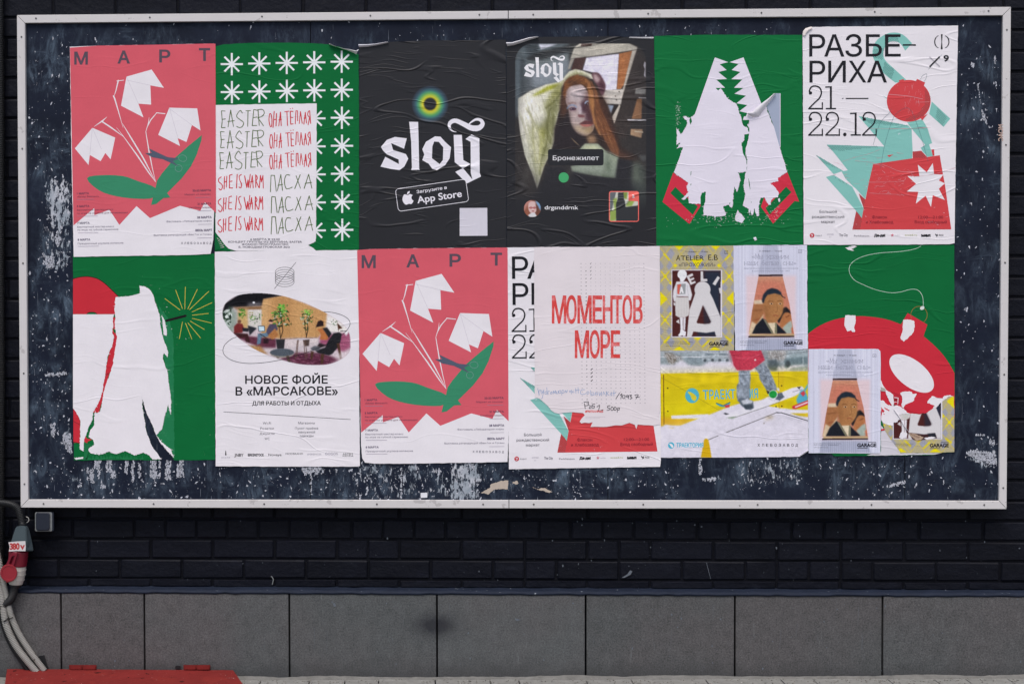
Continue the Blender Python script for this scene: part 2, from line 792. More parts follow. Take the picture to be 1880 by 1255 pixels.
    def build(s, name, parent, d, mat, keep=None):
        """keep: contours; quads wholly outside are dropped"""
        P = Wa(np.stack([s.X.ravel(), s.Y.ravel()], 1))
        P[:, 1] = -d
        idx = np.arange(s.nx * s.ny).reshape(s.ny, s.nx)
        q = np.stack([idx[:-1, :-1], idx[1:, :-1], idx[1:, 1:], idx[:-1, 1:]], -1).reshape(-1, 4)
        if keep is not None:
            C = P[:, [0]] * 0
            cxm = (s.X[:-1, :-1] + s.step / 2).ravel()
            cym = (s.Y[:-1, :-1] + s.step / 2).ravel()
            kk = np.zeros(len(cxm), bool)
            for c in keep:
                kk |= winding(c, np.stack([cxm, cym], 1)) != 0
            q = q[kk]
        if parent is not None:
            P = P - np.array(parent.location)
        me = bpy.data.meshes.new(name)
        me.vertices.add(len(P))
        me.vertices.foreach_set('co', P.astype(np.float32).ravel())
        me.loops.add(q.size)
        me.loops.foreach_set('vertex_index', q.astype(np.int32).ravel())
        me.polygons.add(len(q))
        me.polygons.foreach_set('loop_start', (np.arange(len(q)) * 4).astype(np.int32))
        me.update(calc_edges=True)
        at = me.attributes.new('Col', 'FLOAT_COLOR', 'POINT')
        im = np.clip(s.img, 0, 1).reshape(-1, 3)
        li = np.where(im <= .04045, im / 12.92, ((im + .055) / 1.055) ** 2.4) * KP
        li = np.minimum(li, .86)
        at.data.foreach_set('color', np.concatenate([li, np.ones((len(li), 1))], 1).astype(np.float32).ravel())
        me.materials.append(mat)
        return link(bpy.data.objects.new(name, me), parent)

# ================================================================== SETTING
BRY = 0.064


def gz(x):
    return -0.0035 + 0.0079 * x


def box_vf(x0, x1, y0, y1, z0, z1, bev=0.0, jit=0.0, r=None):
    bm = bmesh.new()
    bmesh.ops.create_cube(bm, size=1)
    for v in bm.verts:
        v.co = Vector((x0 if v.co.x < 0 else x1, y0 if v.co.y < 0 else y1, z0 if v.co.z < 0 else z1))
    if bev:
        bmesh.ops.bevel(bm, geom=bm.edges[:], offset=bev, segments=1, affect='EDGES')
    if jit:
        for v in bm.verts:
            v.co += Vector((r.uniform(-jit, jit), r.uniform(-jit, jit) * .5, r.uniform(-jit, jit)))
    return bm


def bm_obj(name, bm, mat, parent=None, shade=False):
    me = bpy.data.meshes.new(name)
    bm.normal_update()
    bm.to_mesh(me)
    bm.free()
    if mat is not None:
        me.materials.append(mat)
    if shade:
        me.polygons.foreach_set('use_smooth', [True] * len(me.polygons))
    return link(bpy.data.objects.new(name, me), parent)


# painted brick: thick navy-black paint
def brick_mat():
    m_, nt, N, L = newmat('painted_brick')
    bs = N['Principled BSDF']
    geo = N.new('ShaderNodeNewGeometry')
    P = geo.outputs['Position']
    oi = N.new('ShaderNodeObjectInfo')
    n1 = noise(nt, P, 6, 5)
    f = math_n(nt, 'MULTIPLY_ADD', n1.outputs[0], .7, .55)
    f = math_n(nt, 'MULTIPLY_ADD', oi.outputs['Random'], .3, f)
    vm = nd(nt, 'ShaderNodeVectorMath', operation='SCALE')
    vm.inputs[0].default_value = (.0046, .0052, .0098)
    L.new(f, vm.inputs['Scale'])
    n2 = noise(nt, mapping(nt, P, sc=(1, 1, .6)), 70, 5, .75)
    k = smoothstep(nt, n2.outputs[0], .715, .75)
    n3 = noise(nt, P, 2.2, 2)
    k = math_n(nt, 'MULTIPLY', k, smoothstep(nt, n3.outputs[0], .42, .60))
    c = mixc(nt, k, vm.outputs[0], (.16, .18, .22))
    n4 = noise(nt, mapping(nt, P, sc=(.5, 1, 1.6)), 14, 6, .7)
    k2 = math_n(nt, 'MULTIPLY', smoothstep(nt, n4.outputs[0], .52, .78), .5)
    c = mixc(nt, k2, c, (.016, .018, .030))
    L.new(c, bs.inputs['Base Color'])
    bs.inputs['Roughness'].default_value = .55
    bs.inputs['Specular IOR Level'].default_value = .14
    nb = noise(nt, P, 60, 6, .65)
    nb2 = noise(nt, P, 14, 2)
    h = math_n(nt, 'MULTIPLY_ADD', nb2.outputs[0], 1.4, nb.outputs[0])
    bp = nd(nt, 'ShaderNodeBump')
    bp.inputs['Distance'].default_value = .0035
    L.new(h, bp.inputs['Height'])
    L.new(bp.outputs[0], bs.inputs['Normal'])
    return m_


MB = brick_mat()
M_MORTAR = simple('painted_mortar', (.0034, .0037, .0066), .7, bump=(45, .004, 5), var=.4)
M_LEDGE = simple('painted_cement_ledge', (.014, .019, .034), .6, bump=(50, .003, 5), var=.45, spots=[('#8d939c', 55, .70)])  # lighter blue than the bricks: upward-facing brightness put into the colour


def tile_mat():
    m_, nt, N, L = newmat('grey_granite_tile')
    bs = N['Principled BSDF']
    geo = N.new('ShaderNodeNewGeometry')
    P = geo.outputs['Position']
    oi = N.new('ShaderNodeObjectInfo')
    big = noise(nt, P, 1.6, 3)
    mid = noise(nt, P, 22, 5)
    fine = noise(nt, P, 150, 5, .9)
    f = math_n(nt, 'MULTIPLY_ADD', mid.outputs[0], .6, .50)
    f = math_n(nt, 'MULTIPLY_ADD', fine.outputs[0], 3.6, math_n(nt, 'SUBTRACT', f, 1.78))
    f = math_n(nt, 'MULTIPLY_ADD', oi.outputs['Random'], .13, f)
    base = mixc(nt, smoothstep(nt, big.outputs[0], .35, .65), (.084, .089, .090), (.096, .090, .091))
    vm = nd(nt, 'ShaderNodeVectorMath', operation='SCALE')
    L.new(base, vm.inputs[0])
    L.new(f, vm.inputs['Scale'])
    c = vm.outputs[0]
    # pale drips and scratches
    n2 = noise(nt, mapping(nt, P, sc=(30, 1, 2.6)), 1.6, 5, .75)
    c = mixc(nt, math_n(nt, 'MULTIPLY', smoothstep(nt, n2.outputs[0], .60, .74), .40), c, (.20, .21, .22))
    n3 = noise(nt, P, 85, 4, .7)
    c = mixc(nt, smoothstep(nt, n3.outputs[0], .73, .75), c, (.42, .43, .44))
    # dirt near the pavement and a sprayed black smudge
    sep = nd(nt, 'ShaderNodeSeparateXYZ')
    L.new(P, sep.inputs[0])
    n4 = noise(nt, P, 9, 5, .7)
    g = math_n(nt, 'MULTIPLY_ADD', n4.outputs[0], .12, sep.outputs[2])
    d = smoothstep(nt, g, .15, .055)
    c = mixc(nt, math_n(nt, 'MULTIPLY', d, .6), c, (.035, .035, .036))
    sm = W(800, 1147, 0)
    dx = math_n(nt, 'MULTIPLY', math_n(nt, 'SUBTRACT', sep.outputs[0], float(sm[0])), 13.0)
    dz = math_n(nt, 'MULTIPLY', math_n(nt, 'SUBTRACT', sep.outputs[2], float(sm[2])), 24.0)
    r2 = math_n(nt, 'ADD', math_n(nt, 'MULTIPLY', dx, dx), math_n(nt, 'MULTIPLY', dz, dz))
    n5 = noise(nt, P, 60, 3)
    e = math_n(nt, 'POWER', 2.718, math_n(nt, 'MULTIPLY', r2, -1.0))
    e = math_n(nt, 'MULTIPLY', e, math_n(nt, 'MULTIPLY_ADD', n5.outputs[0], .9, .75), clamp=True)
    c = mixc(nt, e, c, (.018, .019, .024))
    L.new(c, bs.inputs['Base Color'])
    bs.inputs['Roughness'].default_value = .75
    bp = nd(nt, 'ShaderNodeBump')
    bp.inputs['Distance'].default_value = .0012
    L.new(fine.outputs[0], bp.inputs['Height'])
    L.new(bp.outputs[0], bs.inputs['Normal'])
    return m_


M_TILE = tile_mat()

z0 = float(W(470, 1062.4, BRY)[2])
BP = (float(W(470, 952.6, BRY)[2]) - z0) / 3
wall = empty('brick_wall', (0, BRY, 0))
tag(wall, 'navy black painted brick wall with grey stone plinth behind the poster board', 'wall')
wl = np.array(wall.location)
XL, XR, ZT = -2.36, 2.42, 2.88
mj = .009
ledge_top = float(W(470, 1077.5, BRY)[2])
ledge_bot = float(W(470, 1087.5, 0.0)[2])


def px_x(px, row_y):
    return float(W(px, row_y, BRY)[0])


_bm = {}
rb = random.Random(3)


def brick_mesh(w):
    k = round(w / .03)
    if (k, 0) not in _bm:
        for v in range(3):
            bm = box_vf(-w / 2, w / 2, 0, .03, 0, BP - mj, .0040, .0018, rb)
            me = bpy.data.meshes.new('brick')
            bm.to_mesh(me)
            bm.free()
            me.materials.append(MB)
            me.polygons.foreach_set('use_smooth', [False] * len(me.polygons))
            _bm[(k, v)] = (me, w)
    return _bm[(k, rb.randrange(3))]


far_V, far_F = [], []


def lay_brick(xa, xb, z, h=None):
    w = xb - xa - mj
    if w < .02 or xa < -5.0 or xb > 5.0:
        return
    # only what is not deep behind the board
    if xa > -1.80 and xb < 1.80 and z > .70 and z + BP < 2.52:
        return
    me, mw = brick_mesh(w)
    c = ((xa + xb) / 2 + rb.uniform(-.001, .001), rb.uniform(-.0018, .0012), z + mj / 2 + rb.uniform(-.001, .001))
    sx = w / mw
    if XL < c[0] < XR and c[2] < ZT:
        o = bpy.data.objects.new('brick', me)
        o.location = c
        o.scale = (sx, 1, 1 if h is None else h)
        link(o, wall)
    else:
        n = len(far_V)
        for v in me.vertices:
            far_V.append((c[0] + v.co.x * sx, c[1] + v.co.y, c[2] + v.co.z))
        for p in me.polygons:
            far_F.append(tuple(i + n for i in p.vertices))


P1 = .2475
for row in range(0, 38):
    z = z0 + row * BP
    ry = 1045 - 36.6 * row
    if row % 6 == 2:
        xa = px_x(255, 972) - 20 * (P1 / 2) - .02
        x = xa - 20 * P1
        xe = px_x(1655, 972)
        while x < 5.3:
            w = P1 / 2 if (x > px_x(250, 972) - .01 and x < xe) else P1
            lay_brick(x, x + w, z)
            x += w
    else:
        ph = px_x(163, 1010) if row % 2 == 1 else px_x(107, 1045)
        x = ph - 18 * P1
        while x < 5.3:
            x2 = x + P1
            if rb.random() > .05:
                lay_brick(x, x2, z)
            else:
                lay_brick(x, x + P1 * .5, z)
                lay_brick(x + P1 * .5, x2, z)
            x = x2
# cut course directly over the ledge
x = px_x(163, 1070) - 18 * P1
while x < 5.3:
    lay_brick(x, x + P1, z0 - BP * .42, h=.36)
    x += P1
o = mesh_obj('outer_bricks', far_V, far_F, MB, wall)
o['kind'] = 'stuff'
# mortar bed
bm = box_vf(-5.0, 5.0, .006, .25, ledge_top - .02, z0 + 38 * BP)
bm_obj('mortar', bm, M_MORTAR, wall)
# sloping cement ledge
V, Fc = [], []
nx = 260
rr = random.Random(5)
for i in range(nx + 1):
    x = -5.0 + 10.0 * i / nx
    j1, j2, j3 = rr.uniform(-.0018, .0018), rr.uniform(-.002, .002), rr.uniform(-.0022, .0022)
    V += [(x, .01, ledge_top + .004 + j1), (x, -.012, ledge_top - .004 + j1), (x, -BRY - .004 + j2 * .6, ledge_bot + .006 + j3), (x, -BRY - .003, ledge_bot - .004 + j3), (x, -BRY + .02, ledge_bot - .006)]
for i in range(nx):
    for k in range(4):
        a = i * 5 + k
        Fc.append((a, a + 1, a + 6, a + 5))
mesh_obj('cement_ledge', V, Fc, M_LEDGE, wall, True)
# plinth tiles
tj = [-1460, -1190, -920, -650, -465, -280, -95, 112, 265, 531, 802, 1075, 1349, 1620, 1895, 2170, 2440, 2712, 2985, 3260]
for a, b in zip(tj[:-1], tj[1:]):
    xa, xb = float(W(a, 1165, 0)[0]) + .004, float(W(b, 1165, 0)[0]) - .003
    bm = box_vf(xa, xb, 0, .03, -.06, ledge_bot - .004, .0015)
    o = bm_obj('stone_tile', bm, M_TILE, wall)
    o.location = (0, -BRY + rr.uniform(-.0012, .0012), 0)
bm = box_vf(-5.0, 5.0, -.022, .2, -.1, ledge_bot)
bm_obj('plinth_backing', bm, M_MORTAR, wall)

# splashes and drips of pale paint on bricks and plinth
rs_ = random.Random(14)
V, Fc = [], []


def splash(pts, Y):
    n = len(V)
    for p in pts:
        w_ = W(p[0], p[1], Y)
        V.append(w_ - wl)
    Fc.append(tuple(range(n, n + len(pts)))[::-1])


for k in range(330):
    x = rs_.uniform(20, 1875) if rs_.random() < .45 else rs_.gauss(1250, 330)
    y = rs_.uniform(950, 1235)
    if 1066 < y < 1092:
        continue
    Y = BRY - .0045 if y < 1070 else -.0018
    s_ = .35 + rs_.expovariate(2.2)
    s_ = min(s_, 1.9)
    n_ = rs_.randint(5, 7)
    e_ = rs_.uniform(.7, 1.9)
    splash([(x + s_ * rs_.uniform(.5, 1.1) * math.cos(-2 * math.pi * q / n_), y + s_ * e_ * rs_.uniform(.5, 1.1) * math.sin(-2 * math.pi * q / n_)) for q in range(n_)], Y)
for k in range(26):
    x, y = rs_.uniform(120, 1850), rs_.uniform(1100, 1190)
    L = rs_.uniform(8, 42)
    sk = rs_.uniform(-3, 3)
    w_ = rs_.uniform(.2, .5)
    splash([(x, y), (x + w_, y), (x + sk + w_ * .6, y + L), (x + sk, y + L)][::-1], -.0019)
for (pts, Y) in (([(611, 1107), (615, 1106), (617, 1112), (613, 1113)], -.002), ([(608, 1103), (611, 1104), (610, 1108)], -.002), ([(945, 1134), (950, 1135), (957, 1137), (950, 1139), (946, 1137)], -.002), ([(1157, 1046), (1161, 1048), (1158, 1054), (1146, 1060), (1141, 1060), (1152, 1053)], BRY - .0045), ([(1296.5, 1032), (1297.3, 1032), (1302, 1050), (1305, 1062), (1304.4, 1062)], BRY - .0045), ([(1624, 1110), (1627, 1110), (1625, 1116)], -.002)):
    splash(pts[::-1], Y)
o = mesh_obj('paint_splashes', V, Fc, simple('pale_paint_splash', (.13, .145, .17), .7, var=.5, vscale=40), wall)
o['kind'] = 'stuff'

# -------- ground
M_PAVE = simple('concrete_paving', (.22, .218, .205), .9, bump=(90, .003, 6), var=.35, vscale=25, spots=[('#4a4845', 30, .66), ('#cfccc4', 70, .70)])
M_GRD = simple('asphalt_ground', (.13, .128, .122), .9, bump=(120, .004, 6), var=.3, vscale=14)
V = []
for x, y in ((-40, .05), (40, .05), (40, -60), (-40, -60)):
    V.append((x, y, gz(max(-4, min(4, x))) - .03))
g = mesh_obj('ground', V, [(3, 2, 1, 0)], M_GRD)
tag(g, kind='structure')
pav = empty('pavement', (0, 0, 0))
tag(pav, kind='structure')
x = -2.7
k = 0
for row, (ya, yb) in enumerate(((-.004, -.30), (-.305, -.62), (-.625, -.95))):
    x = -5.0 + .13 * row
    while x < 5.0:
        w = rr.uniform(.11, .3) if row == 0 else .3
        sk = .03 if row == 0 else 0
        zt = lambda xx: gz(xx) + rr.uniform(-.0012, .0012)
        a, b = x + .002, x + w - .003
        c = [(a, ya, zt(a)), (b, ya, zt(b)), (b + sk, yb, zt(b) - .003), (a + sk, yb, zt(a) - .003)]
        lo = [(p[0], p[1], p[2] - .05) for p in c]
        mesh_obj('paving_slab', c + lo, [(3, 2, 1, 0), (0, 1, 5, 4), (1, 2, 6, 5), (2, 3, 7, 6), (3, 0, 4, 7)], M_PAVE, pav)
        x += w
# mortar smear in the corner between plinth and paving
V, Fc = [], []
for i in range(301):
    x = -2.7 + 5.6 * i / 300
    h = .004 + .007 * abs(math.sin(i * .13) * math.sin(i * .041 + 1)) + rr.uniform(0, .003)
    V += [(x, -.0015, gz(x) + h), (x, -.006 - h * .9, gz(x) + h * .45), (x, -.014 - h * 1.6, gz(x) - .004)]
for i in range(300):
    for k in range(2):
        a = i * 3 + k
        Fc.append((a, a + 1, a + 4, a + 3))
M_SMEAR = simple('mortar_smear', (.16, .155, .145), .9, bump=(80, .003, 6), var=.5, vscale=20)
o = mesh_obj('mortar_fillet', V, Fc, M_SMEAR, pav, True)

gv, gf = [], []
rg_ = random.Random(77)
for k in range(900):
    x, y = rg_.uniform(-2.3, 2.4), -abs(rg_.gauss(.01, .07)) - .012
    s_ = rg_.uniform(.0012, .0045)
    z_ = gz(x) + s_ * .3
    n = len(gv)
    for (a, b, c) in ((1, 0, 0), (-1, 0, 0), (0, 1, 0), (0, -1, 0), (0, 0, .8), (0, 0, -.8)):
        gv.append((x + a * s_ * rg_.uniform(.6, 1.3), y + b * s_ * rg_.uniform(.6, 1.3), z_ + c * s_))
    for f in ((0, 2, 4), (2, 1, 4), (1, 3, 4), (3, 0, 4), (2, 0, 5), (1, 2, 5), (3, 1, 5), (0, 3, 5)):
        gf.append(tuple(i + n for i in f))
o = mesh_obj('grit', gv, gf, simple('grit_stone', (.20, .19, .17), .9, var=.6, vscale=60))
tag(o, kind='stuff')

# ================================================================== NOTICE BOARD
M_RAIL = simple('painted_aluminium_rail', (.63, .60, .595), .42, bump=(30, .0006, 3), var=.05, spots=[('#5a5558', 210, .75), ('#8b8583', 60, .71), ('#b9b4b3', 18, .64)])
M_SCREW = simple('screw_steel', (.14, .13, .13), .4, metal=.6)


def panel_mat():
    m_, nt, N, L = newmat('scuffed_navy_panel')
    bs = N['Principled BSDF']
    geo = N.new('ShaderNodeNewGeometry')
    P = geo.outputs['Position']
    at = N.new('ShaderNodeAttribute')
    at.attribute_name = 'Wear'
    sp = nd(nt, 'ShaderNodeSeparateColor')
    L.new(at.outputs['Color'], sp.inputs[0])
    FL, HZ, DR = sp.outputs[0], sp.outputs[1], sp.outputs[2]
    n0 = noise(nt, P, 5, 5, .6)
    base = mixc(nt, smoothstep(nt, n0.outputs[0], .3, .7), (.0050, .0076, .0180), (.0085, .0130, .0285))
    # bluish glue haze: brushed streaks
    v = noise(nt, mapping(nt, P, sc=(1.3, 1, .5)), 15, 9, .8, .7)
    w_ = noise(nt, mapping(nt, P, rot=(0, .6, 0), sc=(.4, 1, 1.5)), 15, 9, .8, .9)
    u = noise(nt, P, 6.5, 4, .6)
    s1 = smoothstep(nt, v.outputs[0], .42, .74)
    s2 = smoothstep(nt, w_.outputs[0], .50, .76)
    hz = math_n(nt, 'MAXIMUM', s1, s2)
    hz = math_n(nt, 'MULTIPLY', hz, smoothstep(nt, u.outputs[0], .36, .66))
    hz = math_n(nt, 'MULTIPLY', hz, HZ, clamp=True)
    c = mixc(nt, math_n(nt, 'MULTIPLY', hz, 1.25, clamp=True), base, (.110, .152, .205))
    # hairline scratches
    for rot, sc, th in ((.35, (9, 1, .35), .715), (-.6, (8, 1, .3), .73), (1.35, (7, 1, .3), .735)):
        n = noise(nt, mapping(nt, P, rot=(0, rot, 0), sc=sc), 24, 2, .5)
        k = smoothstep(nt, n.outputs[0], th, th + .03)
        k = math_n(nt, 'MULTIPLY', k, math_n(nt, 'MULTIPLY_ADD', HZ, .55, .06))
        c = mixc(nt, k, c, (.33, .37, .43))
    # paper flakes left in the glue
    a = noise(nt, mapping(nt, P, sc=(1.7, 1, .6)), 44, 9, .72)
    b = noise(nt, P, 9, 3)
    fk = math_n(nt, 'MULTIPLY_ADD', b.outputs[0], .22, a.outputs[0])
    thr = math_n(nt, 'MULTIPLY_ADD', FL, -.30, .865)
    k = math_n(nt, 'MULTIPLY', math_n(nt, 'SUBTRACT', fk, thr), 40.0, clamp=True)
    a2 = noise(nt, mapping(nt, P, loc=(4, 0, 2), sc=(1, 1, .5)), 160, 4, .7)
    k2 = math_n(nt, 'MULTIPLY', math_n(nt, 'SUBTRACT', a2.outputs[0], math_n(nt, 'MULTIPLY_ADD', FL, -.20, .765)), 30.0, clamp=True)
    k = math_n(nt, 'MAXIMUM', k, math_n(nt, 'MULTIPLY', k2, .75))
    cc = mixc(nt, smoothstep(nt, b.outputs[0], .4, .6), (.56, .57, .62), (.30, .34, .39))
    c = mixc(nt, k, c, cc)
    L.new(c, bs.inputs['Base Color'])
    bs.inputs['Roughness'].default_value = .6
    bs.inputs['Specular IOR Level'].default_value = .16
    hh = math_n(nt, 'MULTIPLY_ADD', a.outputs[0], .3, math_n(nt, 'ADD', k, hz))
    bp = nd(nt, 'ShaderNodeBump')
    bp.inputs['Distance'].default_value = .0006
    L.new(hh, bp.inputs['Height'])
    L.new(bp.outputs[0], bs.inputs['Normal'])
    return m_


M_PANEL = panel_mat()
board = empty('notice_board', tuple(W(940, 480)))
tag(board, 'long navy panelled poster board with a narrow pale metal frame on the brick wall', 'notice board')
bl = np.array(board.location)

blobs = [  # x0,y0,x1,y1,flake,haze
    (45, 60, 135, 330, .36, .9), (60, 100, 75, 330, .45, .6), (82, 326, 134, 415, .97, 1.0), (70, 405, 134, 500, .72, 1.0), (52, 490, 134, 800, .42, 1.1),
    (75, 685, 125, 692, .8, .8), (100, 690, 136, 760, .45, .9), (110, 788, 136, 830, .85, .8), (95, 775, 110, 800, .7, .8), (50, 840, 340, 920, .46, 1.0), (84, 885, 135, 895, .6, .8), (100, 880, 420, 900, .42, .9),
    (330, 852, 660, 918, .46, .95), (560, 850, 640, 880, .6, .8), (640, 845, 830, 920, .66, 1.0), (822, 845, 885, 920, .95, 1.0),
    (885, 850, 1100, 920, .50, 1.1), (890, 878, 1020, 905, .55, .9), (1100, 850, 1250, 920, .36, 1.1), (1240, 838, 1270, 865, .6, .9), (1280, 870, 1330, 884, .75, .9),
    (1350, 838, 1480, 895, .66, 1.1), (1480, 840, 1760, 920, .36, .8), (1620, 884, 1835, 892, .58, .7), (1640, 840, 1700, 890, .42, .6), (1500, 885, 1620, 895, .4, .8),
    (1757, 90, 1835, 300, .28, .7), (1757, 300, 1835, 780, .18, .5), (1825, 140, 1838, 840, .52, .7), (1778, 110, 1792, 225, .5, .8), (1790, 200, 1812, 232, .6, .7),
    (1785, 795, 1832, 830, .5, .9), (1790, 822, 1834, 862, .90, 1.0), (1768, 832, 1800, 850, .80, 1.0), (1810, 860, 1834, 885, .6, .9),
    (560, 40, 930, 76, .16, .45), (755, 60, 870, 76, .3, 1.0), (140, 66, 400, 88, .18, .95), (1070, 48, 1110, 70, .35, 1.0), (1210, 48, 1480, 68, .16, .8), (930, 40, 1500, 75, .14, .5)]


def wear_at(X, Y):
    Fk = np.full(X.shape, .06)
    H = np.full(X.shape, .42)
    for (x0, y0, x1, y1, f, h) in blobs:
        s = 7.0
        m = 1 / (1 + np.exp(-(X - x0) / s * 2)) / (1 + np.exp((X - x1) / s * 2)) / (1 + np.exp(-(Y - y0) / s * 2)) / (1 + np.exp((Y - y1) / s * 2))
        Fk = np.maximum(Fk, f * m)
        H = np.maximum(H, h * m)
    return Fk, H


seams = [40, 570, 1116, 1661, 1846]
for a, b in zip(seams[:-1], seams[1:]):
    xs = np.linspace(a + .9, b - .6, int((b - a) / 6))
    ys = np.linspace(30, 928, 150)
    X, Y = np.meshgrid(xs, ys)
    P = Wa(np.stack([X.ravel(), Y.ravel()], 1))
    P[:, 1] = 0
    Fk, H = wear_at(X.ravel(), Y.ravel())
    nx_, ny_ = len(xs), len(ys)
    idx = np.arange(nx_ * ny_).reshape(ny_, nx_)
    q = np.stack([idx[:-1, :-1], idx[1:, :-1], idx[1:, 1:], idx[:-1, 1:]], -1).reshape(-1, 4)
    o = mesh_obj('panel', P - bl, q, M_PANEL, board)
    at = o.data.attributes.new('Wear', 'FLOAT_COLOR', 'POINT')
    at.data.foreach_set('color', np.stack([Fk, H, Fk * 0, Fk * 0 + 1], 1).astype(np.float32).ravel())
c4 = [W(40, 29, 0), W(1848, 16, 0), W(1842, 930, 0), W(42, 928, 0)]
V = [(*(p[[0]] - bl[0]), .004, p[2] - bl[2]) for p in c4] + [(*(p[[0]] - bl[0]), .030, p[2] - bl[2]) for p in c4]
mesh_obj('backing_board', V, [(0, 3, 2, 1), (4, 5, 6, 7), (0, 1, 5, 4), (1, 2, 6, 5), (2, 3, 7, 6), (3, 0, 4, 7)], M_MORTAR, board)


def rail(poly):
    P = np.array([W(x, y, -.012) for x, y in poly])
    c = P.mean(0)
    n = len(P)
    back = P.copy()
    back[:, 1] = .048
    mid = P.copy()
    mid[:, 1] = -.0115
    # inset front ring
    ins = []
    for i in range(n):
        a, b, d = P[i - 1], P[i], P[(i + 1) % n]
        u = (a - b) / np.linalg.norm(a - b) + (d - b) / np.linalg.norm(d - b)
        ins.append(b + u * .0014)
    ins = np.array(ins)
    ins[:, 1] = -.0130
    V = np.concatenate([back, mid, ins]) - bl
    Fs = []
    for i in range(n):
        j = (i + 1) % n
        Fs += [(i, j, n + j, n + i), (n + i, n + j, 2 * n + j, 2 * n + i)]
    Fs.append(tuple(range(2 * n, 3 * n)))
    o = mesh_obj('frame_rail', V, Fs, M_RAIL, board)
    bm = bmesh.new()
    bm.from_mesh(o.data)
    bmesh.ops.recalc_face_normals(bm, faces=bm.faces[:])
    if bm.faces[-1].normal.y > 0:
        bmesh.ops.reverse_faces(bm, faces=bm.faces[:])
    bm.to_mesh(o.data)
    bm.free()
    return o


OT, IT = [(31, 28), (1856, 13), (1848, 934), (38, 931)], [(46, 42.5), (1841, 28.5), (1834, 919), (52, 916.5)]
lerp = lambda a, b, x: (x, a[1] + (b[1] - a[1]) * (x - a[0]) / (b[0] - a[0]))
tm = (933, 20.2)
rail([OT[0], (932.5, 20.2), (932.5, 34.9), IT[0]])
rail([(933.8, 20.2), OT[1], IT[1], (933.8, 34.9)])
rail([(OT[0][0], OT[0][1] + .8), (IT[0][0] - .3, IT[0][1] + .6), (IT[3][0] - .2, IT[3][1] - .4), (OT[3][0], OT[3][1] - .8)])
rail([(IT[1][0] + .3, IT[1][1] + .6), (OT[1][0], OT[1][1] + .8), (OT[2][0], OT[2][1] - .8), (IT[2][0] + .2, IT[2][1] - .4)])
rail([IT[3], (933.8, 917.7), (933.8, 932.5), OT[3]])
rail([(935, 917.7), IT[2], OT[2], (935, 932.5)])
# screws
scr = []
for x in (66, 275, 481, 680, 880):
    scr.append((x, 26 - (x / 1856) * 15 + 8.5))
for x in (979, 1190, 1398, 1606, 1815):
    scr.append((x, 28 - (x / 1856) * 15 + 7))
for x in (80, 282, 485, 692, 887, 980, 1181, 1391, 1600, 1807):
    scr.append((x, 924 + (x / 1848) * 2.2))
for y in (68, 273, 483, 685, 888):
    scr.append((39 + y / 900 * 6, y))
for y in (55, 266, 482, 687, 895):
    scr.append((1849 - y / 900 * 7, y))
V, Fs = [], []
ms = None
for (x, y) in scr:
    p = W(x, y, -.013)
    if ms is None:
        bm = bmesh.new()
        bmesh.ops.create_cone(bm, cap_ends=True, segments=12, radius1=.0036, radius2=.0028, depth=.002, matrix=Matrix.Rotation(math.radians(90), 4, 'X'))
        ms = bm_obj('screw', bm, M_SCREW, board)
        o = ms
    else:
        o = bpy.data.objects.new('screw', ms.data)
        link(o, board)
    o.location = Vector(p - bl) + Vector((0, -.0012, 0))
# stencilled letters on the right-hand rail (reading downwards)
cons, ex = tx('MOAC', 0, 0, 30, 8.5, bold=.5)
rotd = lambda c: [(1841.5 - (-p[1]) * 1.0 + 8.5 - 8.5, 229 + p[0]) for p in c]
V, T = fill([rotd(c) for c in cons], (), [rotd(c) for c in ex])
P = Wa(V, -.013)
P[:, 1] = -.01325
mesh_obj('stencil_lettering', P - bl, [t[::-1] for t in T], simple('faded_orange_ink', '#b99e92', .6), board)

# ---- paper residue on the panels
M_RES = simple('paper_residue', (.50, .51, .57), .8, bump=(300, .0008, 4), var=.25, vscale=60)
M_BEI = simple('beige_glue_residue', (.50, .42, .35), .8, bump=(200, .0008, 4), var=.2, vscale=60)
rf = random.Random(21)


def in_sheet(x, y):
    return (131 < x < 395 and 86 < y < 842) or (395 < x < 660 and 84 < y < 855) or (658 < x < 933 and 80 < y < 846) or (933 < x < 1212 and 75 < y < 858) or (1212 < x < 1475 and 70 < y < 838) or (1475 < x < 1756 and 50 < y < 830)


